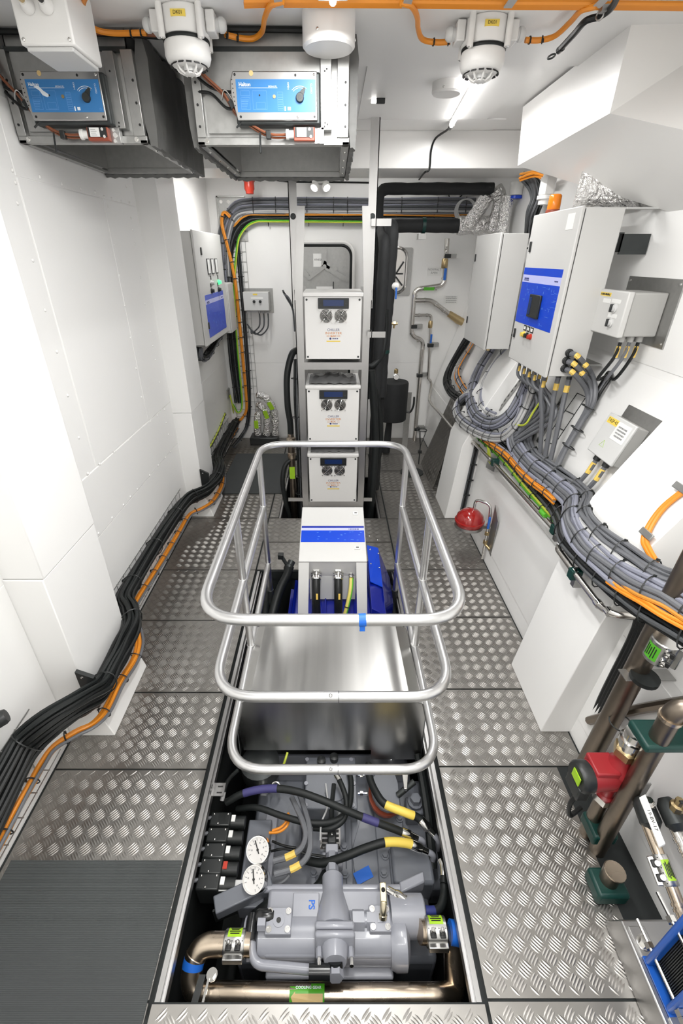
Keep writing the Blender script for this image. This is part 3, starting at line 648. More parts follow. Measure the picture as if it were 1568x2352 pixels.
# ---- smoke detectors
def detector(label, cx, cy):
    t = thing('smoke_detector', label, 'smoke detector', 'smoke detectors on the ceiling')
    z = 2.93
    b = MB().lathe([(0.086, 0), (0.086, 0.07), (0.080, 0.078)], (cx, cy, z), (0, 0, -1), 28)
    for s in (-1, 1): b.box(cx + s * 0.1 - 0.016, cx + s * 0.1 + 0.016, cy - 0.036, cy + 0.036, z - 0.064, z - 0.004)
    b.build('mounting_box', 'white_plastic', t, bevel=0.004)
    l = MB()
    for sx in (-0.07, 0.07):
        for sy in (-0.07, 0.07): l.cyl((cx + sx, cy + sy, z - 0.09), (cx + sx, cy + sy, z), 0.012, 10); 
    l.builds('screw_lug', 'white_plastic', t)
    l = MB()
    for sx in (-0.07, 0.07):
        for sy in (-0.07, 0.07): l.dome((cx + sx, cy + sy, z - 0.09), (0, 0, -1), 0.008, 0.004, 10)
    l.build('screw', 'chrome', t)
    MB().lathe([(0.0835, 0.077), (0.0845, 0.079), (0.0845, 0.086), (0.0835, 0.088)], (cx, cy, z), (0, 0, -1), 32).build('seal_ring', 'black_rubber', t)
    h = MB().lathe([(0.081, 0.086), (0.0835, 0.095), (0.084, 0.125), (0.078, 0.140), (0.062, 0.150), (0.05, 0.153)], (cx, cy, z), (0, 0, -1), 32)
    ho = h.build('head', 'white_plastic', t)
    s = MB()
    for k in range(14):
        a = 6.2832 * k / 14; r0, r1 = 0.0665, 0.052; d = V((math.cos(a), math.sin(a), 0)); e = V((-d.y, d.x, 0))
        s.obox(V((cx, cy, z - 0.1485)) + d * 0.062, e * 0.010, d * 0.007 + V((0, 0, -0.0045)), V((0, 0, 0.002)))
    s.build('vent_slot', 'ink_black', ho)
    c = MB()
    for k in range(8):
        a = 6.2832 * k / 8; d = V((math.cos(a), math.sin(a), 0)); o = V((cx, cy, z))
        c.tube(crom([o + d * 0.05 - V((0, 0, 0.150)), o + d * 0.040 - V((0, 0, 0.164)), o + d * 0.022 - V((0, 0, 0.172))], 3), 0.004, 6)
    c.lathe([(0.024, 0.168), (0.024, 0.172), (0.016, 0.175), (0.004, 0.176)], (cx, cy, z), (0, 0, -1), 16)
    c.build('chamber_cage', 'white_plastic', ho)
    MB().lathe([(0.03, 0.150), (0.028, 0.166)], (cx, cy, z), (0, 0, -1), 12).build('chamber', 'light_grey', ho)
    lb = MB().box(cx - 0.026, cx + 0.026, cy - 0.088, cy - 0.08, z - 0.040, z - 0.022).build('tag', 'label_yellow', t)
    text('DK01', 0.014, 'ink_black', lb, (cx, cy - 0.088, z - 0.031), (1, 0, 0), (0, 0, 1))
    for s_ in (-1, 1):
        g = MB().lathe([(0.020, 0), (0.020, 0.012), (0.023, 0.014), (0.023, 0.026), (0.017, 0.034), (0.012, 0.038)], (cx + s_ * 0.115, cy, z - 0.036), (s_, 0, 0), 12)
        g.build('cable_gland', 'light_grey', t)
    return settle(t)
detector('white smoke detector between the two fire dampers', -0.545, 2.34)
detector('white smoke detector in front of the lit tube light', 0.585, 2.42)
# ---- round ceiling caps
def cap(label, cx, cy, z, r, h):
    t = thing('ceiling_speaker', label, 'ceiling unit', 'round white ceiling units')
    MB().lathe([(r, 0), (r, h - 0.008), (r - 0.008, h), (r * 0.9, h)], (cx, cy, z), (0, 0, -1), 36).build('cap', 'white_plastic', t)
    s = MB()
    for k in range(3):
        a = 2.2 + 6.2832 * k / 3; s.dome((cx + math.cos(a) * r, cy + math.sin(a) * r, z - h * 0.7), (math.cos(a), math.sin(a), 0), 0.006, 0.004, 8)
    s.build('screw', 'chrome', t); return settle(t)
cap('large round white ceiling unit between the two smoke detectors', -0.015, 2.35, 2.93, 0.098, 0.10)
cap('small round white ceiling unit beside the lit tube light', 0.60, 3.17, 2.945, 0.078, 0.05)
# ---- lit tube light with its black cable
t = thing('tube_light', 'lit slim tube light on the ceiling behind the right smoke detector', 'light')
e0, e1 = V((0.72, 2.98, 2.918)), V((0.795, 3.93, 2.918)); u = (e1 - e0).normalized(); k = V((u.y, -u.x, 0))
MB().cyl(e0, e1, 0.013, 12).build('tube', 'led_light', t)
MB().obox((e0 + e1) / 2 + V((0, 0, 0.021)), u * 0.50, k * 0.013, V((0, 0, 0.007))).build('rail', 'white_plastic', t)
MB().cyl(e1, e1 + u * 0.07, 0.014, 12).build('end_cap', 'black_plastic', t)
c_ = MB()
for f_ in (0.03, 0.97): c_.obox(e0.lerp(e1, f_) + V((0, 0, 0.008)), u * 0.012, k * 0.019, V((0, 0, 0.018)))
c_.build('clip', 'chrome', t, bevel=0.001)
pth = [e1 + u * 0.06, V((0.79, 4.06, 2.915)), aty(1000, 318, 4.205), aty(990, 345, 4.205), aty(986, 388, 4.205), aty(975, 396, 4.21), atz(962, 412, 2.715)]
MB().tube(crom(pth, 6), 0.007, 7).build('supply_cable', 'black_cable', t)
settle(t)
d = bpy.data.lights.new('tube_light_lamp', 'AREA'); d.shape = 'RECTANGLE'; d.size, d.size_y = 0.05, 0.95; d.energy = 14; d.color = (1, 0.995, 0.98)
o = bpy.data.objects.new('tube_light_lamp', d); COL.objects.link(o); o.location = (e0 + e1) / 2 - V((0, 0, 0.018)); o.rotation_euler = (0, 0, math.atan2(-u.x, u.y))
# ---- small spot on the ceiling
t = thing('ceiling_spot', 'tiny black and white spot light under the ceiling sheet', 'light')
p = atz(872, 233, 2.93)
MB().box(p.x - 0.02, p.x + 0.03, p.y - 0.01, p.y + 0.01, 2.92, 2.945).build('body', 'black_plastic', t, bevel=0.003)
MB().box(p.x - 0.05, p.x - 0.02, p.y - 0.008, p.y + 0.008, 2.922, 2.938).build('lens', 'spot_lens', t, bevel=0.002); settle(t)
# ---- orange cables to the detectors
CZ = 2.905
oc = lambda L: [atz(x, y, z) for x, y, z in L]
run = thing('orange_cable_run', 'orange cable run along the top edge of the ceiling', 'cable')
for k in range(3):
    MB().tube(crom([atz(560 + 0, 2 + 5 * k, CZ), atz(640, 2 + 4 * k, CZ + 0.004), atz(935, 4 + 4 * k, CZ), atz(1170, 7 + 4 * k, CZ), atz(1390, 8 + 4 * k, CZ), atz(1568, 10 + 4 * k, CZ), atz(1750, 12 + 4 * k, CZ)], 6), 0.0085, 8).build('cable', 'orange_cable', run)
for x in (640, 935, 1172, 1378):
    p = atz(x, 8, CZ - 0.012); MB().box(p.x - 0.014, p.x + 0.014, p.y - 0.03, p.y + 0.028, CZ - 0.014, CZ - 0.010).build('clip', 'box_grey', run)
settle(run)
def det_cable(label, L, ties):
    t = thing('detector_cable', label, 'cable', 'orange detector cables')
    P = crom(oc(L), 7); MB().tube(P, 0.0095, 8).build('cable', 'orange_cable', t)
    for x, y in ties:
        p = min(P, key=lambda q: (q - atz(x, y, 2.893)).length); i = P.index(p); T_ = P[min(i + 1, len(P) - 1)] - P[i - 1]
        m = MB().torus(p, T_, 0.0105, 0.003, 12, 5); m.cyl(p + V((0, -0.01, 0)), p + V((0, -0.016, -0.012)), 0.003, 5); m.build('cable_tie', 'black_plastic', t)
    return settle(t)
det_cable('looping orange cable left of the left smoke detector', [(215, -40, CZ), (192, 0, CZ), (192, 35, CZ - 0.004), (215, 65, 2.898), (260, 76, 2.894), (336, 75, 2.893)], [(300, 76), (328, 75)])
det_cable('orange cable right of the left smoke detector', [(516, 79, 2.894), (550, 87, 2.894), (582, 88, 2.896), (602, 72, CZ - 0.004), (608, 40, CZ - 0.008), (622, 12, CZ - 0.012), (650, 2, CZ - 0.01)], [(522, 80), (548, 86)])
det_cable('orange cable left of the right smoke detector', [(1034, 96, 2.893), (1000, 97, 2.894), (970, 90, 2.896), (960, 66, CZ - 0.004), (958, 40, CZ - 0.008), (945, 14, CZ - 0.012), (920, 6, CZ - 0.01)], [(1028, 96), (998, 96)])
det_cable('orange cable right of the right smoke detector', [(1206, 92, 2.893), (1240, 92, 2.894), (1275, 82, 2.896), (1310, 50, CZ - 0.004), (1335, 24, CZ - 0.008), (1370, 14, CZ - 0.012)], [(1216, 92), (1244, 92)])
# ---- black cable with a hook ring
t = thing('hook_cable', 'black cable with wire hook hanging under the ceiling at upper right', 'cable')
P = crom(oc([(1425, -30, 2.89), (1408, 12, 2.89), (1380, 36, 2.888), (1345, 48, 2.886), (1318, 78, 2.884), (1283, 116, 2.88)]), 7)
MB().tube(P, 0.011, 8).build('cable', 'black_cable', t)
c0 = atz(1266, 130, 2.878); u_ = (atz(1258, 138, 2.878) - atz(1285, 114, 2.88)).normalized(); v_ = V((-u_.y, u_.x, 0))
MB().tube([c0 + u_ * 0.026 * math.cos(a * 0.2618) + v_ * 0.011 * math.sin(a * 0.2618) for a in range(24)], 0.0035, 6, closed=True).build('hook_ring', 'dark_metal', t)
MB().cyl(P[-1], P[-1] - u_ * 0.03, 0.0125, 10).build('ferrule', 'black_tape', t)
p = atz(1378, 34, 2.885); m = MB().torus(p, (0.8, 0.5, 0), 0.014, 0.003, 12, 5); m.box(p.x - 0.01, p.x + 0.014, p.y - 0.03, p.y - 0.004, 2.885, 2.93); m.build('hanger', 'galvanised', t); settle(t)
# ---- junction box at the top left
t = thing('ceiling_junction_box', 'white junction box with two cable glands on the ceiling at upper left', 'junction box')
p0, p1 = aty(48, 104, 2.05), aty(172, 104, 2.05)
MB().box(p0.x, p1.x, 2.05, 2.26, p0.z, 2.93).build('box', 'white_plastic', t, bevel=0.006)
MB().box(p0.x + 0.012, p1.x - 0.012, 2.06, 2.25, p0.z - 0.012, p0.z).build('lid', 'cloudy_white' if 'cloudy_white' in MAT else 'light_grey', t, bevel=0.003)
for px, m, cm in ((65, 'white_plastic', 'brass'), (108, 'white_plastic', 'ink_black')):
    q = aty(px, 14, 2.05); MB().lathe([(0.022, 0), (0.022, 0.012), (0.016, 0.02), (0.012, 0.032)], q, (0, -1, 0.1), 12).build('cable_gland', m, t)
    MB().tube(crom([q + V((0, -0.02, 0.004)), q + V((0, -0.06, 0.01)), q + V((-0.01, -0.12, 0.05)), q + V((-0.02, -0.14, 0.12))], 5), 0.009, 8).build('cable', cm, t)
s = MB()
for x in (p0.x + 0.014, p1.x - 0.014): s.dome((x, 2.05, p0.z + 0.014), (0, -1, 0), 0.006, 0.003, 8)
s.build('screw', 'chrome', t); settle(t)
# ================================================================== LEFT TRAY AND CABLES
def smoothpath(P, sub=5): return crom(P, sub)
def lx(L): return [atx(a, b, x) for a, b, x in L]
blk = lx([(-60, 1935, -1.285), (26, 1768, -1.285), (64, 1705, -1.27), (116, 1658, -1.19), (179, 1618, -1.12), (225, 1589, -1.11), (254, 1537, -1.11), (280, 1488, -1.11), (299, 1445, -1.12), (292, 1410, -1.20), (283, 1384, -1.27), (301, 1343, -1.29), (353, 1258, -1.29), (401, 1185, -1.285), (432, 1148, -1.25), (470, 1128, -1.14), (494, 1101, -1.12), (503, 1077, -1.13), (497, 1056, -1.25), (512, 1024, -1.28), (540, 970, -1.27)])
blk_s = smoothpath(blk, 5)
bundle('black_cable_bundle', 'thick bundle of black cables in the wire tray along the left wall', blk_s, pack(30, 0.0105, 0.55), 0.0105, ['black_cable', 'black_rubber', 'black_cable'], ties=0.42, wob=0.0035, n=7, t0=0.35)
org = lx([(-30, 1985, -1.30), (12, 1910, -1.30), (38, 1858, -1.30), (69, 1803, -1.30), (95, 1757, -1.295), (124, 1716, -1.265), (173, 1684, -1.19), (214, 1664, -1.13), (246, 1627, -1.12), (275, 1569, -1.12), (306, 1520, -1.12), (318, 1487, -1.12), (316, 1455, -1.16), (303, 1407, -1.28), (313, 1380, -1.295), (366, 1298, -1.30), (410, 1225, -1.30), (435, 1183, -1.28), (461, 1170, -1.20), (483, 1157, -1.14), (499, 1137, -1.13), (510, 1113, -1.13), (510, 1085, -1.2), (499, 1062, -1.28), (525, 1011, -1.29), (545, 984, -1.27)])
org_s = smoothpath(org, 5)
bundle('orange_cable_pair', 'orange cables with one grey clipped low along the left wall', org_s, [(0.0, 0.008), (0.012, -0.004), (-0.013, 0.0), (-0.02, 0.012)], [0.009, 0.009, 0.009, 0.008], ['orange_cable', 'orange_cable', 'amber_cable', 'grey_cable'], ties=0.2, wob=0.001, n=8, t0=0.1)
# wire tray behind the bundles
def tray(label, ya, yb, x, zs, step=0.1, group='wire trays along the left wall'):
    t = thing('wire_tray', label, 'cable tray', group)
    for z in zs: MB().cyl((x, ya, z), (x, yb, z), 0.0028, 6).build('side_wire', 'galvanised', t)
    MB().cyl((x + 0.055, ya, zs[0] - 0.0), (x + 0.055, yb, zs[0]), 0.0028, 6).build('side_wire', 'galvanised', t)
    y = ya + 0.02; proto = None
    while y < yb:
        if proto is None:
            pts = fillet([(x + 0.06, y, zs[0]), (x - 0.004, y, zs[0]), (x - 0.004, y, zs[-1] + 0.004), (x + 0.012, y, zs[-1] + 0.004)], 0.01, 2)
            proto = MB().tube(pts, 0.0025, 5).build('rung', 'galvanised', t); base = V(proto.location)
        else:
            o = proto.copy(); COL.objects.link(o); o.location = base + V((0, y - ya - 0.02, 0))
        y += step
    return settle(t)
tray('galvanised wire tray at lower left in front of the near casing', -0.2, 1.32, -1.335, [0.13, 0.30, 0.415])
tray('galvanised wire tray along the left wall between the two casings', 2.12, 3.58, -1.337, [0.12, 0.27, 0.375])
tray('galvanised wire tray along the left wall past the far casing', 4.3, 5.7, -1.337, [0.12, 0.25, 0.35])
for nm, y, x in (('near', 1.478, -1.12), ('far', 3.74, -1.13)):
    t = thing('tray_bracket', 'black steel tray bracket at the %s left casing' % nm, 'bracket', 'black tray brackets')
    m = MB().prism([(x - 0.055, y - 0.03, 0.50), (x + 0.02, y - 0.03, 0.46), (x + 0.0, y - 0.03, 0.26), (x - 0.055, y - 0.03, 0.24)], (0, 0.02, 0)); m.build('plate', 'black_plastic', t)
    MB().box(x - 0.058, x - 0.02, y - 0.01, y + 0.2, 0.24, 0.25).build('foot', 'black_plastic', t)
    MB().dome((x - 0.03, y - 0.03, 0.465), (0, -1, 0), 0.007, 0.004, 8).build('bolt', 'chrome', t); settle(t)
t = thing('black_nozzle', 'black hose nozzle at the left picture edge above the tray', 'hose')
n0 = atx(18, 1650, -1.26); MB().lathe([(0.03, 0), (0.03, 0.05), (0.026, 0.06)], n0 + V((-0.05, -0.03, 0.0)), (0.7, 0.5, 0.2), 16).build('nozzle', 'black_plastic', t)
MB().tube(crom([n0 + V((-0.05, -0.03, 0)), n0 + V((-0.04, -0.1, -0.06)), n0 + V((-0.05, -0.13, -0.2)), n0 + V((-0.05, -0.2, -0.3))], 5), 0.024, 10).build('hose', 'black_rubber', t); settle(t)

# ================================================================== BACK WALL
BY = 5.84
def by(L, y=BY): return [aty(a, b, y) for a, b in L]
hor = lambda x0, z, xt, zt_: crom([(1.52, BY, z), (1.0, BY, z), (0.3, BY, z), (-0.4, BY, z), (-0.85, BY, z), (-1.05, BY, z - 0.05), (xt, BY, z - 0.25), (xt - 0.02, BY, zt_ + 0.3), (xt - 0.03, BY, zt_)], 5)
bundle('grey_cable_harness', 'wide harness of grey cables across the top of the back wall', hor(0, 2.635, -1.19, 1.9), [(0.0, -0.055 + 0.0125 * i) for i in range(10)] + [(0.012, -0.05 + 0.0125 * i) for i in range(9)], 0.0065, ['grey_cable', 'grey_cable', 'dark_grey_cable', 'grey_cable', 'lilac_cable'], ties=0.28, wob=0.004, n=6, up=(0, 0, 1))
bundle('light_cable_trio', 'three thicker light grey cables below the grey harness on the back wall', hor(0, 2.575, -1.15, 1.95), [(0.016, -0.022), (0.016, -0.002), (0.016, 0.018)], 0.0105, ['grey_cable', 'white_cable', 'grey_cable'], ties=0.28, wob=0.002, n=7)
bundle('amber_cable_strand', 'thin orange strand of cables across the back wall', crom([(1.5, BY - 0.02, 2.54), (0.3, BY - 0.02, 2.545), (-0.7, BY - 0.02, 2.55), (-0.95, BY - 0.02, 2.53), (-1.08, BY - 0.015, 2.44)], 6), [(0, 0), (0.0, 0.011), (0.006, -0.009)], 0.0055, ['amber_cable', 'white_cable', 'amber_cable'], wob=0.003, n=6)
bundle('black_cable_harness', 'harness of black cables curving along and down the back wall corner', crom([(1.5, BY, 2.512), (0.3, BY, 2.512), (-0.7, BY, 2.512), (-0.92, BY, 2.49), (-1.06, BY, 2.38), (-1.15, BY, 2.15), (-1.20, BY, 1.7), (-1.21, BY, 1.2), (-1.21, BY, 0.75), (-1.20, BY, 0.50)], 6), [(0.012 * (i % 2), -0.026 + 0.013 * (i // 2)) for i in range(10)] + [(0.0, 0.045), (0.01, 0.055), (0.0, 0.065)], 0.0068, ['black_cable', 'black_rubber', 'dark_grey_cable'], ties=0.3, wob=0.003, n=6)
bundle('yellow_green_wire', 'yellow green earth wire under the harness on the back wall', crom([(1.45, BY - 0.02, 2.475), (0.4, BY - 0.02, 2.472), (-0.6, BY - 0.02, 2.478), (-0.86, BY - 0.02, 2.465), (-1.0, BY - 0.02, 2.36), (-1.06, BY - 0.02, 2.2), (-1.13, BY - 0.02, 1.8), (-1.155, BY - 0.02, 1.2), (-1.16, BY - 0.02, 0.6), (-1.18, BY - 0.03, 0.42), (-1.24, BY - 0.05, 0.38), (-1.28, BY - 0.1, 0.5)], 6), [(0, 0), (0.0, 0.012)], 0.0065, ['yellow_green', 'green_stripe'], wob=0.001, n=6)
bundle('orange_riser', 'bundle of orange cables rising beside the grey switch box on the back wall', crom(by([(700, 489), (600, 490)], BY - 0.03)[0:0] + by([(528, 500), (518, 490), (512, 495), (512, 520), (525, 570), (540, 640), (551, 740), (560, 840), (567, 920), (566, 945), (556, 962), (540, 978)], BY - 0.03) + [V((-1.27, 5.6, 0.16)), V((-1.29, 5.3, 0.15))], 6), [(-0.018, 0), (0, 0), (0.018, 0), (-0.009, 0.014), (0.009, 0.014)], 0.0095, ['orange_cable', 'amber_cable', 'orange_cable'], ties=0.2, wob=0.001, n=7)
bundle('dark_riser', 'dark grey cables behind the orange riser in the left corner', crom([V((-1.05, 5.87, 2.3)), V((-1.05, 5.865, 1.6)), V((-1.06, 5.865, 0.9)), V((-1.08, 5.86, 0.5)), V((-1.13, 5.85, 0.2)), V((-1.2, 5.75, 0.08)), V((-1.25, 5.4, 0.06))], 6), [(-0.012, 0), (0.0, 0.0), (0.012, 0), (0.024, 0)], 0.0065, ['dark_grey_cable', 'black_cable'], ties=0.25, wob=0.001)
for x in (-1.02, -0.5, 0.05, 0.6, 1.1):
    pass
t = thing('wire_ladder', 'galvanised wire ladder tray rising up the back wall beside the orange cables', 'cable tray')
for x in (-1.27, -1.02, -0.975): MB().cyl((x + (0.0 if x < -1.1 else 0.0), 5.885, 0.25), (x, 5.885, 2.32), 0.003, 6).build('side_wire', 'galvanised', t)
r0 = None
for k in range(20):
    if r0 is None: r0 = MB().cyl((-1.275, 5.888, 0.3), (-0.972, 5.888, 0.3), 0.0026, 5).build('rung', 'galvanised', t); b0 = V(r0.location)
    else: o = r0.copy(); COL.objects.link(o); o.location = b0 + V((0, 0, 0.1 * k))
settle(t)
t = thing('cable_penetration', 'galvanised wall frame where the cables pass through at the upper left', 'cable entry')
a, b = aty(497, 450, 5.88), aty(520, 495, 5.88)
m = MB(); m.box(a.x, a.x + 0.30, 5.86, 5.895, 2.70, 2.715); m.box(a.x, a.x + 0.012, 5.86, 5.895, 2.30, 2.715); m.box(a.x + 0.012, a.x + 0.3, 5.885, 5.895, 2.3, 2.70); m.build('frame', 'galvanised', t)
m = MB()
for k in range(3): m.bolt((a.x + 0.04 + 0.08 * k, 5.885, 2.665), (0, -1, 0), 0.012, 0.012)
m.builds('bolt_head', 'chrome', t); settle(t)
# left control cabinet
def label_block(parent, o, ux, uz, w_, h_, split=((0, 0.115, 'panel_blue'), (0.115, 0.215, 'panel_lilac'), (0.215, 1.0, 'panel_blue')), logo=True, nrm=None):
    nrm = nrm or V(ux).cross(V(uz)); o = V(o); ux, uz = V(ux), V(uz)
    for i, (a, b, m) in enumerate(split):
        MB().obox(o + ux * w_ / 2 - uz * h_ * (a + b) / 2, ux * w_ / 2, uz * h_ * (b - a) / 2, nrm * 0.0012).build('printed_field', m, parent)
    if logo:
        z = (split[1][0] + split[1][1]) / 2 * h_
        scribble(parent, o + ux * w_ * 0.12 - uz * z, ux, uz, w_ * 0.13, 1, h_ * 0.035, 'ink_navy', lift=0.0016); scribble(parent, o + ux * w_ * 0.90 - uz * z, ux, uz, w_ * 0.08, 1, h_ * 0.03, 'ink_navy', lift=0.0016, seed=3)
        MB().obox(o + ux * w_ * 0.12 - uz * (z + h_ * 0.03), ux * w_ * 0.07, uz * h_ * 0.006, nrm * 0.002).build('print', 'ink_navy', parent)
    rnd = random.Random(int(w_ * 1000)); ln = MB()
    for k in range(46):
        u_, v_ = rnd.uniform(0.08, 0.95), rnd.uniform(split[2][0] + 0.04, 0.96); L_ = rnd.uniform(0.02, 0.12)
        if rnd.random() < 0.6: ln.obox(o + ux * w_ * min(0.96, u_ + L_ / 2) - uz * h_ * v_, ux * w_ * min(L_ / 2, 0.04), uz * h_ * 0.0016, nrm * 0.0016)
        else: ln.obox(o + ux * w_ * u_ - uz * h_ * v_, ux * w_ * 0.002, uz * h_ * 0.02, nrm * 0.0016)
    ln.build('print', 'ink_pale_blue', parent)
t = thing('control_cabinet', 'white control cabinet with meters and blue panel on the left wall', 'cabinet')
CX_, Y0_, Y1_, ZL, ZH = -1.15, 4.37, 5.42, 1.43, 2.345
MB().box(-1.34, CX_ - 0.022, Y0_ + 0.01, Y1_ - 0.01, ZL + 0.01, ZH - 0.01).build('body', 'cabinet_grey', t, bevel=0.004)
dr = MB().box(CX_ - 0.018, CX_, Y0_, Y1_, ZL, ZH).build('door', 'cabinet_grey', t, bevel=0.005)
def lc(px, py): return atx(px, py, CX_)
uy, uz = V((0, 1, 0)), V((0, 0, 1)); nx = V((1, 0, 0))
p = lc(470, 685); q = lc(525, 650); lo_ = lc(482, 783)
label_block(dr, V((CX_, lc(471, 688).y, 1.845)), uy, uz, 5.28 - lc(471, 688).y, 0.36, nrm=nx)
for k in range(3):
    y = lc(477 + 9 * k, 625).y; m = MB().box(CX_, CX_ + 0.006, y - 0.005, y + 0.10, 2.005, 2.135).build('meter', 'black_plastic', dr)
    MB().box(CX_ + 0.006, CX_ + 0.0075, y + 0.004, y + 0.082, 2.015, 2.128).build('meter_face', 'label_white', m)
for k, (px, py, m) in enumerate(((485, 650, 'light_grey'), (501, 648, 'led_green'), (485, 668, 'black_plastic'), (501, 665, 'black_plastic'))):
    c = lc(px, py); b = MB().lathe([(0.022, 0), (0.022, 0.012), (0.016, 0.014), (0.016, 0.03)], c, (1, 0, 0), 14)
    b.build('push_button' if k < 2 else 'selector_switch', m, dr)
    MB().box(CX_, CX_ + 0.003, c.y - 0.014, c.y + 0.014, c.z + 0.028, c.z + 0.062).build('button_label', 'ink_black', dr)
for px, py in ((461, 577), (479, 748)):
    c = lc(px, py); MB().box(CX_, CX_ + 0.008, c.y - 0.016, c.y + 0.016, c.z - 0.03, c.z + 0.03).build('lock', 'black_plastic', dr, bevel=0.006)
settle(t)
t = thing('side_cabinet', 'small white cabinet behind the left control cabinet in the corner', 'cabinet')
MB().box(-1.34, -1.14, 5.44, 5.74, 1.40, 1.90).build('body', 'cabinet_grey', t, bevel=0.004); MB().box(-1.139, -1.128, 5.445, 5.735, 1.405, 1.895).build('door', 'cabinet_grey', t, bevel=0.003); settle(t)
# cables under the control cabinet
bundle('cabinet_cables', 'dark cables sagging under the left control cabinet', crom([(-1.25, 4.45, 1.41), (-1.26, 4.5, 1.30), (-1.27, 4.8, 1.28), (-1.26, 5.1, 1.34), (-1.25, 5.35, 1.40)], 6), pack(12, 0.008, 1.2), 0.008, ['black_cable', 'dark_grey_cable', 'black_cable', 'grey_cable'], ties=0.2, wob=0.006)
bundle('corner_drop_cable', 'slim black cable with green wire dropping along the far left casing', crom([(-1.30, 4.32, 1.40), (-1.32, 4.3, 1.1), (-1.32, 4.3, 0.7), (-1.32, 4.35, 0.4), (-1.32, 4.6, 0.36), (-1.33, 5.1, 0.38), (-1.33, 5.5, 0.45)], 5), [(0, 0), (0.0, 0.012)], 0.008, ['black_cable', 'yellow_green'], ties=0.12, wob=0.001)
t = thing('earth_terminal', 'small steel earth terminal with green wires on the left wall', 'terminal')
p = atx(524, 905, -1.335); MB().box(-1.34, -1.325, p.y - 0.06, p.y + 0.08, p.z - 0.05, p.z + 0.06).build('plate', 'galvanised', t)
for k in range(3): MB().tube(crom([p + V((0.015, 0.0 + 0.02 * k, -0.02)), p + V((0.03, 0.02 * k, -0.12)), p + V((0.025, 0.05 + 0.02 * k, -0.24)), p + V((0.02, 0.12, -0.30))], 5), 0.005, 6).build('wire', 'yellow_green', t)
settle(t)
# switch box on the back wall
def switch_box(label, x0, x1, z0, z1, y1, d, plate_m='galvanised', knobs=(), tagm=True, cables=()):
    t = thing('switch_box', label, 'switch box')
    MB().box(x0 - 0.012, x1 + 0.035, y1 - 0.006, y1, z0 - 0.03, z1 + 0.03).build('back_plate', plate_m, t)
    bx = MB().box(x0, x1, y1 - d, y1 - 0.006, z0, z1).build('housing', 'box_grey', t, bevel=0.005)
    ld = MB().box(x0 + 0.004, x1 - 0.004, y1 - d - 0.006, y1 - d, z0 + 0.004, z1 - 0.004).build('lid', 'light_grey', t, bevel=0.003)
    MB().box((x0 + x1) / 2 - 0.03, (x0 + x1) / 2 + 0.02, y1 - d - 0.0075, y1 - d - 0.006, z1 - 0.035, z1 - 0.018).build('tag', 'label_yellow', ld)
    for kx, kz in knobs:
        MB().lathe([(0.016, 0), (0.016, 0.008), (0.011, 0.01), (0.011, 0.02)], (kx, y1 - d - 0.006, kz), (0, -1, 0), 14).build('selector_switch', 'black_plastic', ld)
        MB().box(kx - 0.035, kx + 0.035, y1 - d - 0.0075, y1 - d - 0.006, kz + 0.026, kz + 0.045).build('tag', 'label_white', ld)
    return t
t = switch_box('grey switch box with two knobs and cables on the back wall', -1.03, -0.735, 1.60, 1.80, 5.895, 0.14, knobs=((-0.905, 1.70), (-0.835, 1.70)))
for k in range(3):
    x = -0.86 + 0.05 * k
    MB().cyl((x, 5.80, 1.57), (x, 5.80, 1.60), 0.014, 10).build('cable_gland', 'box_grey', t); MB().cyl((x, 5.80, 1.52), (x, 5.80, 1.565), 0.008, 6).build('marker', 'marker_yellow', t)
    MB().tube(crom([(x, 5.80, 1.57), (x, 5.79, 1.49), (x - 0.02, 5.79, 1.42 - 0.01 * k), (x - 0.11, 5.80, 1.35 - 0.01 * k), (-0.98, 5.82, 1.39), (-1.02, 5.83, 1.45)], 6), 0.008, 7).build('cable', 'dark_grey_cable', t)
settle(t)
# red sounder beacon, twin emergency spot
t = thing('sounder_beacon', 'red alarm sounder under the ceiling at the back left', 'alarm')
p = aty(572, 425, 5.55); MB().lathe([(0.055, 0), (0.055, 0.02), (0.048, 0.05), (0.05, 0.1), (0.05, 0.13), (0.04, 0.15), (0.038, 0.17)], (p.x, 5.55, 2.87), (0, 0, -1), 18).build('horn', 'red_plastic', t)
MB().box(p.x - 0.055, p.x + 0.055, 5.50, 5.60, 2.80, 2.87).build('base', 'red_plastic', t, bevel=0.008); settle(t)
t = thing('emergency_light', 'twin head emergency light glowing on the back wall', 'light')
p = aty(736, 420, 5.86); MB().box(p.x - 0.09, p.x + 0.09, 5.82, 5.895, p.z - 0.01, p.z + 0.10).build('housing', 'light_grey', t, bevel=0.006)
for s in (-1, 1):
    h = MB().lathe([(0.03, 0), (0.045, 0.03), (0.045, 0.05), (0.042, 0.055)], (p.x + s * 0.045, 5.80, p.z - 0.02), (s * 0.35, -0.6, -0.6), 16).build('lamp_head', 'white_plastic', t)
    MB().lathe([(0.040, 0.052), (0.030, 0.062), (0.01, 0.066)], (p.x + s * 0.045, 5.80, p.z - 0.02), (s * 0.35, -0.6, -0.6), 16).build('lens', 'spot_lens', h)
settle(t)
one_cable('ceiling_wire', 'thin black cable clipped along the top of the back wall', [aty(620, 410, 5.88), aty(660, 417, 5.88), aty(760, 418, 5.88), aty(860, 420, 5.88)], 0.008, 'black_cable')
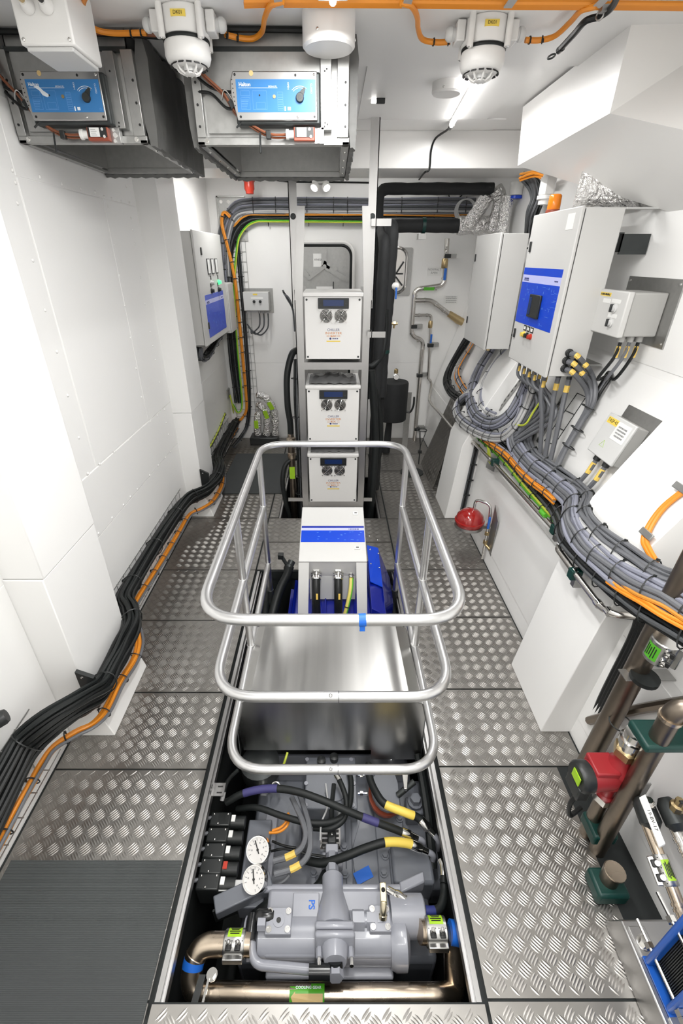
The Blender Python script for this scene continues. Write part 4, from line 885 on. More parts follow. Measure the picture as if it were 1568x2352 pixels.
# watertight hatch behind the rack
dt = thing('door_1', 'grey steel hatch with lever gear in a rounded frame on the back wall', 'door', kind='structure')
def rrect(x0, x1, z0, z1, r, n=6):
    out = []
    for cx, cz, a0 in ((x1 - r, z1 - r, 0), (x0 + r, z1 - r, 90), (x0 + r, z0 + r, 180), (x1 - r, z0 + r, 270)):
        for k in range(n + 1):
            a = math.radians(a0 + 90 * k / n); out.append((cx + r * math.cos(a), cz + r * math.sin(a)))
    return out
DX0, DX1, DZ0, DZ1 = -0.46, 0.235, 0.55, 2.29
MB().tube([(x, 5.875, z) for x, z in rrect(DX0, DX1, DZ0, DZ1, 0.13)], 0.022, 8, closed=True).build('frame', 'white_plastic', dt)
MB().tube([(x, 5.865, z) for x, z in rrect(DX0 + 0.03, DX1 - 0.03, DZ0 + 0.03, DZ1 - 0.03, 0.11)], 0.016, 8, closed=True).build('gasket', 'black_rubber', dt)
MB().prism([(x, 5.885, z) for x, z in rrect(DX0 + 0.03, DX1 - 0.03, DZ0 + 0.03, DZ1 - 0.03, 0.11)], (0, -0.025, 0)).build('leaf', 'galvanised', dt)
MB().box(-0.22, -0.08, 5.857, 5.86, 2.05, 2.18).build('notice', 'label_white', dt); text('KNIGHT', 0.03, 'ink_black', dt, (-0.15, 5.857, 2.12), (1, 0, 0), (0, 0, 1))
MB().box(-0.19, 0.0, 5.857, 5.86, 1.81, 1.85).build('notice', 'label_white', dt)
g = MB()
def bar(p, q, w_, y=5.85): 
    d = (V((q[0], 0, q[1])) - V((p[0], 0, p[1]))); n_ = V((-d.z, 0, d.x)).normalized() * w_
    return MB().prism([V((p[0], y, p[1])) + n_, V((q[0], y, q[1])) + n_, V((q[0], y, q[1])) - n_, V((p[0], y, p[1])) - n_], (0, -0.02, 0))
P_ = lambda a, b: (aty(a, b, 5.85).x, aty(a, b, 5.85).z)
for a, b, w_ in (((744, 570), (744, 612), 0.03), ((744, 612), (710, 638), 0.022), ((710, 638), (695, 620), 0.022), ((746, 612), (795, 642), 0.025), ((742, 605), (758, 612), 0.03)): bar(P_(*a), P_(*b), w_).build('lever_arm', 'galvanised', dt)
for c in ((744, 585), (745, 612), (710, 638), (791, 617), (770, 617)): MB().cyl((*[P_(*c)[0], 5.825], P_(*c)[1]), (P_(*c)[0], 5.86, P_(*c)[1]), 0.022, 12).build('pivot', 'galvanised', dt)
MB().box(0.0, 0.012, 5.85, 5.862, 1.1, 1.9).build('rib', 'dark_metal', dt); settle(dt); dt['kind'] = 'structure'
# small rounded hatch to the right, half behind the black pipes
dt = thing('door_2', 'small rounded steel hatch on the back wall behind the black pipes', 'door', kind='structure')
MB().prism([(x, 5.896, z) for x, z in rrect(0.50, 0.90, 1.75, 2.24, 0.02)], (0, -0.006, 0)).build('plate', 'galvanised', dt)
MB().tube([(x, 5.88, z) for x, z in rrect(0.55, 0.84, 1.78, 2.24, 0.10)], 0.014, 8, closed=True).build('frame', 'chrome', dt)
MB().prism([(x, 5.885, z) for x, z in rrect(0.57, 0.82, 1.80, 2.22, 0.09)], (0, -0.015, 0)).build('leaf', 'steel_pipe', dt)
for a, b in (((0.80, 2.1), (0.72, 1.98)), ((0.72, 1.98), (0.80, 1.98)), ((0.72, 1.95), (0.80, 1.86))): bar(a, b, 0.008, 5.868).build('rib', 'dark_metal', dt)
settle(dt); dt['kind'] = 'structure'
# foil wrapped pipe stubs at the back left
for i, (L, lab) in enumerate(((((592, 1000), (592, 945)), 'short foil wrapped pipe stub with green label at the back left'), (((612, 1000), (612, 950), (590, 925)), 'middle foil wrapped pipe stub with green label at the back left'), (((632, 1000), (630, 950), (612, 915), (588, 905)), 'tallest bent foil wrapped pipe stub at the back left'))):
    t = thing('foil_pipe', lab, 'pipe', 'foil wrapped pipe stubs')
    P = [aty(a, b, 5.72) for a, b in L]; P[0].z = 0.10
    Q = crom(P, 8); rr = [0.048 + 0.005 * math.sin(k * 1.7) for k in range(len(Q))]; rr[-1] = 0.02
    MB().tube(Q, rr, 12).build('foil_wrap', 'foil', t)
    c = Q[len(Q) // 2] if i else V((Q[0].x, 5.72, 0.26)); a_ = (Q[len(Q) // 2 + 1] - Q[len(Q) // 2]).normalized() if i else V((0, 0, 1))
    MB().obox(c + V((0, -0.05, 0.0)), a_ * 0.05, a_.cross(V((0, 1, 0))) * 0.026, V((0, 0.006, 0))).build('flow_label', 'label_lime', t); settle(t)
tag(MB().box(-1.08, -0.72, 5.62, 5.84, 0.0, 0.095).build('black_coaming', 'black_plastic', bevel=0.01), 'black coaming under the foil pipe stubs at the back left', 'coaming')
# ================================================================== CHILLER RACK
RYF = 3.82
t = thing('chiller_rack', 'aluminium rack frame holding the three white chillers', 'rack')
for s in (-1, 1):
    a, b = (-0.292, -0.230) if s < 0 else (0.236, 0.298)
    p = MB().box(a, b, RYF, RYF + 0.006, -0.55, 1.93); p.box(a if s < 0 else b - 0.006, a + 0.006 if s < 0 else b, RYF, RYF + 0.06, -0.55, 1.93); p.build('front_post', 'aluminium', t)
    a2, b2 = (-0.252, -0.195) if s < 0 else (0.205, 0.262)
    MB().add([(a, RYF - 0.004, 1.86), (b, RYF - 0.004, 1.86), (b2, RYF - 0.004, 2.46), (a2, RYF - 0.004, 2.46), (a, RYF + 0.012, 1.86), (b, RYF + 0.012, 1.86), (b2, RYF + 0.012, 2.46), (a2, RYF + 0.012, 2.46)], [(0, 1, 2, 3), (7, 6, 5, 4), (0, 4, 5, 1), (1, 5, 6, 2), (2, 6, 7, 3), (3, 7, 4, 0)]).build('splayed_post', 'aluminium', t)
    a3, b3 = (-0.312, -0.252) if s < 0 else (0.250, 0.312)
    p = MB().box(a3, b3, RYF + 0.03, RYF + 0.036, 1.80, 2.95); p.box(a3 if s < 0 else b3 - 0.006, a3 + 0.006 if s < 0 else b3, RYF + 0.03, RYF + 0.09, 1.80, 2.95); p.build('hanger', 'aluminium', t)
    MB().bolt(((a3 + b3) / 2, RYF + 0.03, 2.40), (0, -1, 0), 0.014, 0.012).build('bolt_head', 'dark_metal', t)
    MB().box(a, b, 4.30, 4.306, -0.55, 1.93).build('rear_post', 'aluminium', t)
    MB().box(a if s < 0 else b - 0.006, a + 0.006 if s < 0 else b, RYF + 0.06, 4.3, 1.36, 1.41).build('side_bar', 'aluminium', t)
    MB().box(a if s < 0 else b - 0.006, a + 0.006 if s < 0 else b, RYF + 0.06, 4.3, 0.68, 0.73).build('side_bar', 'aluminium', t)
for z in (1.342, 0.668, 0.06):
    MB().box(-0.23, 0.236, RYF + 0.004, RYF + 0.012, z, z + 0.058).build('cross_bar', 'aluminium', t)
    MB().box(-0.23, 0.236, RYF + 0.012, 4.3, z + 0.05, z + 0.058).build('shelf', 'galvanised', t)
MB().box(-0.285, -0.22, RYF - 0.03, RYF, 0.19, 0.21)
for s, x0, x1 in ((-1, -0.42, -0.28), (1, 0.29, 0.37)):
    MB().box(x0, x1, RYF - 0.012, RYF - 0.004, 0.13, 0.165).build('pipe_bracket', 'aluminium', t)
rk = t
# bracket arms clamping the black pipes on the right
for z, yy in ((1.62, 3.83), (2.36, 3.86)):
    MB().box(0.27, 0.41, RYF - 0.05, RYF - 0.044, z - 0.022, z + 0.022).build('clamp_arm', 'aluminium', t); MB().box(0.30, 0.306, RYF - 0.05, RYF + 0.25, z - 0.022, z + 0.022).build('clamp_arm', 'aluminium', t)
settle(t)
def chiller(label, z0):
    t = thing('chiller', label, 'chiller', 'chillers stacked in the rack')
    x0, x1, y0 = -0.222, 0.226, RYF - 0.005; H_ = 0.462
    MB().box(x0 + 0.004, x1 - 0.004, y0 + 0.008, 4.26, z0, z0 + H_).build('body', 'white_gloss', t, bevel=0.003)
    MB().box(x0 - 0.006, x1 + 0.006, y0 - 0.012, 4.27, z0 + H_, z0 + H_ + 0.028).build('lid', 'white_gloss', t, bevel=0.004)
    fp = MB().box(x0 + 0.006, x1 - 0.006, y0, y0 + 0.008, z0 + 0.004, z0 + H_ - 0.002).build('front_panel', 'white_gloss', t, bevel=0.002)
    cx = (x0 + x1) / 2 + 0.003; zt = z0 + H_
    d = MB().box(cx - 0.118, cx + 0.118, y0 - 0.012, y0, zt - 0.084, zt - 0.01).build('display_unit', 'black_plastic', t, bevel=0.003)
    MB().box(cx - 0.078, cx + 0.078, y0 - 0.0135, y0 - 0.012, zt - 0.066, zt - 0.022).build('screen', 'screen', d)
    MB().cyl((cx - 0.097, y0 - 0.012, zt - 0.06), (cx - 0.097, y0 - 0.015, zt - 0.06), 0.006, 10).build('key', 'dark_metal', d); MB().cyl((cx + 0.097, y0 - 0.012, zt - 0.05), (cx + 0.097, y0 - 0.015, zt - 0.05), 0.008, 10).build('key', 'dark_metal', d)
    for s in (-1, 1):
        c = V((cx + s * 0.057, y0, zt - 0.137))
        f = MB().lathe([(0.049, 0), (0.049, 0.004), (0.046, 0.005)], c, (0, -1, 0), 24).build('fan', 'black_plastic', t)
        g = MB()
        for R_ in (0.012, 0.021, 0.030, 0.039, 0.046): g.torus(c + V((0, -0.009, 0)), (0, 1, 0), R_, 0.0014, 24, 4)
        for a in (45, 135):
            e = V((math.cos(math.radians(a)), 0, math.sin(math.radians(a)))); g.cyl(c + e * 0.062 + V((0, -0.011, 0)), c - e * 0.062 + V((0, -0.011, 0)), 0.0014, 5)
            for q in (1, -1): g.cyl(c + e * q * 0.062 + V((0, -0.013, 0)), c + e * q * 0.062, 0.004, 8)
        g.build('fan_grille', 'chrome', f)
    s = MB()
    for x in (x0 + 0.022, x1 - 0.022):
        for z in (z0 + 0.022, zt - 0.022): s.lathe([(0.008, 0), (0.008, 0.002), (0.004, 0.003)], (x, y0, z), (0, -1, 0), 10)
    s.builds('panel_screw', 'dark_metal', t)
    ux, uz = (1, 0, 0), (0, 0, 1)
    text('CHILLER', 0.026, 'ink_navy', fp, (cx, y0, zt - 0.238), ux, uz)
    text('INVERTER', 0.026, 'ink_orange', fp, (cx, y0, zt - 0.262), ux, uz, sx=1.15)
    text('BLDC', 0.019, 'ink_orange', fp, (cx, y0, zt - 0.284), ux, uz, thick=0.0005)
    m = MB()
    for s_ in (-1, 1):
        for dz in (0.279, 0.288): m.box(cx + s_ * 0.042 - 0.012, cx + s_ * 0.042 + 0.012, y0 - 0.0008, y0, zt - dz - 0.001, zt - dz + 0.001)
    m.build('print', 'ink_orange', fp)
    MB().lathe([(0.008, 0), (0.008, 0.0008)], (cx - 0.024, y0, zt - 0.302), (0, -1, 0), 14).build('emblem', 'ink_navy', fp); scribble(fp, (cx + 0.016, y0, zt - 0.302), ux, uz, 0.05, 1, 0.009, 'ink_navy')
    MB().box(cx - 0.055, cx + 0.055, y0 - 0.0008, y0, zt - 0.327, zt - 0.317).build('label_strip', 'label_yellow', fp)
    return settle(t)
c1 = chiller('top white chiller in the aluminium rack', 1.424)
dup(c1, (0, 0, 0.727 - 1.424), 'middle white chiller in the aluminium rack')
dup(c1, (0, 0, 0.118 - 1.424), 'bottom white chiller in the aluminium rack, behind the terminal box')
# crumpled film on the chillers
for z, lab in ((1.222, 'crumpled clear plastic film on the middle chiller'), (0.612, 'crumpled clear plastic film on the bottom chiller')):
    m = MB(); N = 14; vs = []
    for i in range(N + 1):
        for j in range(8):
            x = -0.2 + 0.4 * i / N; y = 3.83 + 0.35 * j / 7
            vs.append((x, y, z + 0.004 + max(0, 0.045 * math.cos((x) * 6) * math.sin(j / 7 * 3.1) + 0.012 * math.sin(i * 2.3 + j * 3.1))))
    m.add(vs, [(i * 8 + j, (i + 1) * 8 + j, (i + 1) * 8 + j + 1, i * 8 + j + 1) for i in range(N) for j in range(7)])
    tag(m.build('plastic_film', 'cloudy_plastic'), lab, 'plastic film')
# hoses and pipes left of the rack
one_cable('black_hose', 'black hose curving down left of the chiller rack', [V((-0.30, 4.1, 1.45)), V((-0.35, 4.05, 1.42)), V((-0.395, 4.0, 1.25)), V((-0.40, 3.98, 1.0)), V((-0.385, 3.98, 0.85)), V((-0.385, 3.98, 0.70))], 0.028, 'black_rubber', 'hose', n=12)
t = thing('valve_riser', 'bronze riser with ball valve and lime label left of the rack', 'pipe')
x, y = -0.385, 3.98
MB().cyl((x, y, -0.5), (x, y, 0.68), 0.032, 14).build('pipe', 'brown_pipe', t)
MB().lathe([(0.034, 0), (0.04, 0.02), (0.04, 0.05), (0.03, 0.06), (0.03, 0.12), (0.04, 0.13), (0.044, 0.16), (0.04, 0.2), (0.028, 0.21), (0.028, 0.24)], (x, y, 0.50), (0, 0, 1), 14).build('valve_body', 'warm_pipe', t)
MB().obox((x - 0.05, y - 0.03, 0.64), (0.03, 0, 0.02), (0, 0.008, 0), (0.004, 0, -0.006)).build('valve_lever', 'red_plastic', t, bevel=0.003)
MB().box(x - 0.024, x + 0.026, y - 0.036, y - 0.026, 0.30, 0.42).build('flow_label', 'label_lime', t); settle(t)
one_cable('black_loop_hose', 'black hose looping low beside the mat left of the rack', [V((-0.33, 4.0, 0.5)), V((-0.44, 3.95, 0.45)), V((-0.475, 3.9, 0.3)), V((-0.46, 3.9, 0.1)), V((-0.43, 3.9, -0.1)), V((-0.42, 3.9, -0.4))], 0.022, 'black_rubber', 'hose', n=10)
bundle('rack_cables', 'dark cables rising along the left rack post', crom([(-0.325, 3.9, -0.4), (-0.325, 3.9, 0.5), (-0.33, 3.92, 1.0), (-0.32, 3.95, 1.4)], 5), [(0, 0), (0.018, 0.0), (0.009, 0.016)], 0.009, ['black_cable', 'dark_grey_cable'], ties=0.3, wob=0.002)
t = thing('cable_tails', 'loose grey cable ends sticking out left of the rack top', 'cables')
for k in range(3):
    MB().tube(crom([(-0.31, 3.95, 1.62 + 0.0 * k), (-0.315, 3.92, 1.78), (-0.34 - 0.008 * k, 3.88, 1.87), (-0.375 - 0.004 * k, 3.86, 1.90 + 0.014 * k)], 5), 0.007, 6).build('cable', ['grey_cable', 'black_cable', 'dark_grey_cable'][k], t)
settle(t)
# ================================================================== BLACK INSULATED PIPES RIGHT OF THE RACK
def ipipe(label, pts, r, fil=0.08, name='insulated_pipe', m='black_foam'):
    P = fillet(pts, fil, 6); Q = []
    for i in range(len(P) - 1):
        n = max(1, int((P[i + 1] - P[i]).length / 0.05))
        for k in range(n): Q.append(P[i].lerp(P[i + 1], k / n))
    Q.append(P[-1]); rr = [r * (1 + 0.03 * math.sin(k * 1.9) + 0.02 * math.sin(k * 0.7)) for k in range(len(Q))]
    return tag(MB().tube(Q, rr, 14).build(name, m), label, 'pipe', 'black insulated pipes')
Y_ = 4.35
ax = lambda a, b, y=Y_: aty(a, b, y)
p = ax(880, 420, 4.75)
ipipe('black insulated pipe dropping from the ceiling and across to the right', [(0.40, 4.78, 0.9), (0.40, 4.78, 2.66), (1.38, 4.78, 2.66)], 0.045)
ipipe('thick black insulated pipe with a top elbow right of the rack', [(0.455, 4.36, 0.98), (0.455, 4.36, 1.3), (0.475, 4.36, 1.75), (0.48, 4.36, 2.36), (0.50, 4.9, 2.40), (1.17, 4.98, 2.40)], 0.058, 0.10)
ipipe('slimmer black insulated pipe beside the rack post', [(0.405, 4.25, -0.3), (0.405, 4.25, 1.2), (0.415, 4.25, 2.25), (0.42, 4.6, 2.35)], 0.045)
ipipe('black drain pipe from the bracket down into the floor opening', [(0.47, 4.42, 0.98), (0.47, 4.42, 0.45), (0.455, 4.35, 0.1), (0.44, 4.3, -0.4)], 0.038)
one_cable('black_supply_hose', 'black hose sweeping from the rack side to the tank', [V((0.30, 4.2, 1.30)), V((0.36, 4.2, 1.30)), V((0.44, 4.25, 1.38)), V((0.47, 4.3, 1.55)), V((0.46, 4.3, 1.75))], 0.024, 'black_rubber', 'hose', n=10)
one_cable('black_return_hose', 'long black hose hanging from the rack to the floor opening', [V((0.30, 4.15, 1.2)), V((0.37, 4.15, 1.12)), V((0.44, 4.18, 0.85)), V((0.46, 4.2, 0.5)), V((0.41, 4.2, 0.2)), V((0.38, 4.2, -0.3))], 0.03, 'black_rubber', 'hose', n=10)
one_cable('black_side_hose', 'black hose bulging right beside the lower chillers', [V((0.33, 4.0, 1.3)), V((0.37, 4.0, 0.95)), V((0.395, 4.0, 0.6)), V((0.385, 3.95, 0.25)), V((0.37, 3.95, -0.3))], 0.034, 'black_rubber', 'hose', n=10)
t = thing('green_pipe_clamp', 'teal pipe clamp on the thick black pipe beside the rack', 'clamp'); MB().lathe([(0.066, 0), (0.066, 0.03)], (0.455, 4.36, 1.38), (0, 0, 1), 14).build('ring', 'green_clamp', t); settle(t)
t = thing('green_pipe_clamp', 'teal pipe clamp on the black crossing pipe at the back', 'clamp'); MB().lathe([(0.066, 0), (0.066, 0.03)], (0.82, 4.94, 2.40), (1, 0, 0), 14).build('ring', 'green_clamp', t); MB().box(0.79, 0.86, 4.9, 5.0, 2.29, 2.336).build('foot', 'galvanised', t); settle(t)
t = thing('white_valve', 'white ball valve with blue lever on the black pipe', 'valve')
p = aty(907, 657, 4.33); MB().lathe([(0.02, 0), (0.028, 0.01), (0.028, 0.05), (0.02, 0.06)], p - V((0.03, 0, 0)), (1, 0, 0), 14).build('body', 'white_plastic', t); MB().box(p.x + 0.0, p.x + 0.016, p.y - 0.035, p.y - 0.026, p.z - 0.10, p.z - 0.01).build('lever', 'handle_blue', t, bevel=0.003)
MB().cyl((p.x + 0.008, p.y - 0.03, p.z), (p.x + 0.008, p.y + 0.01, p.z), 0.01, 8).build('stem', 'chrome', t); settle(t)
t = thing('drain_cock', 'small brass drain cock on the black pipe', 'valve')
p = aty(905, 743, 4.36); MB().cyl(p + V((-0.05, 0, 0)), p + V((0.03, 0, 0)), 0.012, 10).build('body', 'brass', t); MB().hexa(p + V((-0.01, 0, 0)), p + V((0.012, 0, 0)), 0.02).build('nut', 'brass', t); MB().cyl(p, p - V((0, 0, 0.04)), 0.008, 8).build('spout', 'brass', t); settle(t)
# black buffer tank with gauge
t = thing('buffer_tank', 'black insulated buffer tank with gauge right of the rack', 'tank')
tx, ty = 0.715, 5.40
MB().lathe([(0.165, 0), (0.175, 0.01), (0.175, 0.44), (0.168, 0.455), (0.05, 0.46)], (tx, ty, 0.42), (0, 0, 1), 32).build('shell', 'black_foam', t)
MB().cyl((tx - 0.17, ty, 0.74), (tx - 0.32, ty - 0.1, 0.74), 0.05, 14).build('inlet', 'black_foam', t); MB().cyl((tx - 0.04, ty, 0.43), (tx - 0.05, ty - 0.02, -0.0), 0.055, 14).build('outlet', 'black_foam', t)
MB().cyl((tx + 0.02, ty, 0.87), (tx + 0.02, ty, 1.02), 0.012, 10).build('vent_pipe', 'chrome', t); MB().lathe([(0.024, 0), (0.024, 0.04), (0.012, 0.05)], (tx + 0.02, ty, 0.97), (0, 0, 1), 12).build('air_vent', 'brass', t)
gd = MB().lathe([(0.036, 0), (0.036, 0.025), (0.03, 0.03)], (tx + 0.02, ty - 0.02, 0.93), (0, -1, 0.2), 16).build('gauge', 'chrome', t); MB().lathe([(0.029, 0.0305), (0.029, 0.032)], (tx + 0.02, ty - 0.02, 0.93), (0, -1, 0.2), 16).build('dial', 'dial_white', gd)
MB().box(tx + 0.17, tx + 0.24, ty + 0.1, ty + 0.11, 0.0, 0.72).build('support_plate', 'galvanised', t); MB().tube(crom([(tx + 0.17, ty - 0.02, 0.52), (tx + 0.22, ty - 0.03, 0.52), (tx + 0.25, ty - 0.03, 0.60), (tx + 0.25, ty - 0.03, 0.70)], 4), 0.012, 8).build('valve', 'black_plastic', t); MB().box(tx - 0.1, tx - 0.06, ty - 0.05, ty + 0.05, 0, 0.43).build('foot', 'galvanised', t); settle(t)
# stainless water pipework on the back wall
SY = 5.80
sp = lambda L: [aty(a, b, SY) for a, b in L]
t = thing('water_pipe', 'stainless pipe with blue lever valve running down the back wall', 'pipe')
main = fillet(sp([(1027, 548), (1020, 655), (952, 665), (944, 772), (972, 782), (968, 815), (952, 1008)]), 0.07, 6)
main[-1].z = 0.0
MB().tube(main, 0.026, 12).build('pipe', 'steel_pipe', t)
br = fillet(sp([(950, 690), (990, 690), (1040, 728), (1062, 738)]), 0.05, 5)
MB().tube(br, 0.026, 12).build('branch', 'steel_pipe', t); MB().tube(sp([(1030, 720), (1052, 735), (1066, 742)]), [0.034, 0.045, 0.04], 12).build('bronze_union', 'brass', t)
br2 = fillet(sp([(948, 724), (990, 724), (988, 770), (983, 870)]) , 0.03, 4)
MB().tube(br2, 0.016, 10).build('branch', 'steel_pipe', t)
for a, b in ((1024, 570), (1023, 582), (1019, 640), (1000, 662), (967, 663), (952, 680), (948, 710), (946, 740), (945, 765), (960, 781), (970, 800), (975, 690), (1000, 698), (1018, 712), (962, 724), (980, 724)):
    c = aty(a, b, SY); i = min(range(len(main) - 1), key=lambda k: (main[k] - c).length); d_ = (main[i + 1] - main[i])
    src = main
    if (main[i] - c).length > 0.05:
        src = br if min((q - c).length for q in br) < min((q - c).length for q in br2) else br2; i = min(range(len(src) - 1), key=lambda k: (src[k] - c).length); d_ = src[i + 1] - src[i]
    r_ = 0.031 if src is not br2 else 0.021
    MB().cyl(c - d_.normalized() * 0.01, c + d_.normalized() * 0.01, r_, 12).build('press_ring', 'chrome', t)
c = aty(1021, 605, SY); MB().lathe([(0.03, -0.05), (0.036, -0.04), (0.036, 0.03), (0.03, 0.05)], c, (0, 0, 1), 10).build('valve', 'brass', t)
c = aty(1019, 625, SY); MB().box(c.x - 0.01, c.x + 0.02, SY - 0.06, SY - 0.045, c.z - 0.08, c.z + 0.04).build('lever', 'handle_blue', t, bevel=0.004)
c = aty(988, 745, SY); MB().lathe([(0.02, -0.04), (0.026, -0.03), (0.026, 0.02), (0.02, 0.04)], c, (0, 0, 1), 10).build('valve', 'brass', t)
c = aty(988, 775, SY); MB().box(c.x - 0.008, c.x + 0.014, SY - 0.045, SY - 0.032, c.z - 0.06, c.z + 0.04).build('lever', 'handle_blue', t, bevel=0.003)
c = aty(984, 663, SY); MB().box(c.x - 0.06, c.x + 0.06, SY - 0.032, SY - 0.024, c.z - 0.016, c.z + 0.016).build('flow_label', 'label_green', t)
for a, b in ((1027, 588), (950, 750), (988, 793), (963, 862), (957, 985)):
    c = aty(a, b, SY); MB().box(c.x - 0.035, c.x + 0.035, SY - 0.035, SY + 0.03, c.z - 0.02, c.z + 0.02).build('pipe_clamp', 'black_plastic', t, bevel=0.004); MB().box(c.x + 0.03, c.x + 0.11, SY + 0.03, SY + 0.095, c.z - 0.02, c.z + 0.02).build('clamp_foot', 'galvanised', t)
settle(t)
one_cable('thin_drain_pipe', 'thin steel pipe slanting from the back wall valve toward the right wall', [aty(983, 868, SY), aty(990, 882, SY), V((1.18, 5.5, 0.62)), V((1.20, 5.0, 0.62)), V((1.21, 4.35, 0.64))], 0.016, 'steel_pipe', 'pipe', sub=3)
for i, (a, b, s1, s2) in enumerate(((997, 622, 'NORMALT', 'ÅPEN'), (1035, 688, '', ''))):
    c = aty(a, b, 5.893); n = tag(MB().box(c.x - 0.08, c.x + 0.08, 5.892, 5.896, c.z - 0.05, c.z + 0.04).build('notice_sheet', 'label_white'), ('white notice beside the upper blue valve on the back wall', 'small white notice on the back wall beside the grey cabinet')[i], 'notice')
    if i: scribble(n, (c.x, 5.892, c.z), (1, 0, 0), (0, 0, 1), 0.13, 4, 0.011, 'ink_grey'); continue
    text(s1, 0.032 if i == 0 else 0.02, 'ink_grey', n, (c.x, 5.892, c.z + 0.012), (1, 0, 0), (0, 0, 1)); text(s2, 0.032 if i == 0 else 0.02, 'ink_grey', n, (c.x, 5.892, c.z - 0.022), (1, 0, 0), (0, 0, 1))
# funnel stand and leaning tread plate
t = thing('funnel_stand', 'thin steel rod stand with a ring funnel at the back right', 'stand')
fx, fy = 1.02, 5.0
c = V((fx, fy, 0.42)); MB().torus(c, (0, 0, 1), 0.055, 0.005, 20, 6).build('ring', 'dark_metal', t)
for k in range(3): a = 2.1 * k; MB().cyl(c + V((0.055 * math.cos(a), 0.055 * math.sin(a), 0)), (fx, fy, 0.22), 0.004, 6).build('strut', 'dark_metal', t)
MB().cyl((fx, fy, 0.0), (fx, fy, 0.23), 0.007, 8).build('rod', 'dark_metal', t); MB().box(fx - 0.02, fx + 0.02, fy - 0.02, fy + 0.02, 0.14, 0.17).build('clamp', 'black_plastic', t); MB().lathe([(0.13, 0), (0.13, 0.012), (0.02, 0.02)], (fx - 0.12, fy - 0.25, 0.0), (0, 0, 1), 20).build('foot', 'dark_metal', t)
MB().box(fx - 0.14, fx + 0.01, fy - 0.26, fy - 0.24, 0.02, 0.03)
settle(t)
P0 = V((1.05, 4.32, 0.0)); uy_ = V((0, 1, 0)); d_ = (V((1.33, 4.32, 0.86)) - P0); Ls = d_.length; d_ = d_.normalized()
m = MB().add([P0, P0 + uy_ * 0.70, P0 + uy_ * 0.70 + d_ * Ls, P0 + uy_ * 0.26 + d_ * Ls * 0.98] + [q + V((0.006, 0, -0.002)) for q in (P0, P0 + uy_ * 0.70, P0 + uy_ * 0.70 + d_ * Ls, P0 + uy_ * 0.26 + d_ * Ls * 0.98)], [(3, 2, 1, 0), (4, 5, 6, 7), (0, 1, 5, 4), (1, 2, 6, 5), (2, 3, 7, 6), (3, 0, 4, 7)])
tread(m, P0, -uy_ * -1, d_, [(0.0, 0.0), (0.70, 0.0), (0.70, Ls), (0.26, Ls * 0.98)]) if False else tread(m, P0, d_, uy_, [(0, 0), (Ls * 0.98, 0.26), (Ls, 0.70), (0, 0.70)])
tag(m.build('leaning_tread_plate', 'tread_aluminium', ang=20, m2='tread_bar', split=6), 'tread plate leaning against the right wall behind the far casing', 'tread plate')
# ================================================================== RIGHT SIDE
def flr(px, py, off=0.05):   # point on a plane lying 'off' in front of the flared right wall
    d = _ray(px, py); cc = 1.056 - off * 1.053
    t = (cc + 0.33 * CAM_H) / (d.x - 0.33 * d.z); return V((d.x * t, d.y * t, CAM_H + d.z * t))
def ff(L, off=0.05): return [flr(p[0], p[1], p[2] if len(p) > 2 else off) for p in L]
def cabinet(label, x, y0, y1, z0, z1, d):
    t = thing('switch_cabinet', label, 'cabinet', 'grey switch cabinets on the right wall')
    MB().box(x + 0.024, x + d, y0 + 0.006, y1 - 0.006, z0 + 0.006, z1 - 0.006).build('body', 'cabinet_grey', t, bevel=0.004)
    MB().box(x + 0.018, x + 0.024, y0 + 0.012, y1 - 0.012, z0 + 0.012, z1 - 0.012).build('door_seal', 'black_rubber', t)
    dr = MB().box(x, x + 0.018, y0, y1, z0, z1).build('door', 'cabinet_grey', t, bevel=0.005)
    for z in (z0 + (z1 - z0) * 0.80, z0 + (z1 - z0) * 0.20):
        MB().box(x - 0.007, x, y1 - 0.055, y1 - 0.030, z - 0.028, z + 0.028).build('lock', 'black_plastic', dr, bevel=0.008)
    return t, dr
X1 = 1.20
t, dr = cabinet('big grey switch cabinet with blue display panel on the right wall', X1, 2.625, 3.235, 1.55, 2.365, 0.215)
uy, uz, nx = V((0, -1, 0)), V((0, 0, 1)), V((-1, 0, 0))
label_block(dr, V((X1, 3.225, 2.092)), uy, uz, 0.545, 0.31, split=((0, 0.125, 'panel_blue'), (0.125, 0.255, 'panel_lilac'), (0.255, 1.0, 'panel_blue')), nrm=nx)
h = MB().box(X1 - 0.014, X1, 2.85, 3.07, 1.84, 1.935).build('operator_panel', 'black_plastic', dr, bevel=0.004) if False else MB().prism([(X1 - 0.014, 2.87, 1.83), (X1 - 0.014, 3.03, 1.83), (X1 - 0.014, 3.03, 1.955), (X1 - 0.014, 2.87, 1.955)], (0.014, 0, 0)).build('operator_panel', 'black_plastic', dr, bevel=0.004)
MB().box(X1 - 0.0155, X1 - 0.014, 2.985, 3.018, 1.845, 1.94).build('operator_screen', 'screen', h)
for k, m in enumerate(('label_yellow', 'black_plastic', 'red_plastic')):
    y = 3.035 - 0.055 * k; MB().lathe([(0.017, 0), (0.017, 0.008), (0.013, 0.01), (0.013, 0.022)], (X1, y, 1.726), (-1, 0, 0), 14).build('push_button', m, dr)
    MB().box(X1 - 0.003, X1, y - 0.02, y + 0.02, 1.748, 1.778).build('button_label', 'ink_black', dr); MB().box(X1 - 0.004, X1 - 0.003, y - 0.013, y + 0.013, 1.755, 1.772).build('button_text', 'label_white', dr)
MB().box(X1 - 0.0015, X1, 2.68, 2.76, 2.27, 2.34).build('sticker', 'label_white', dr)
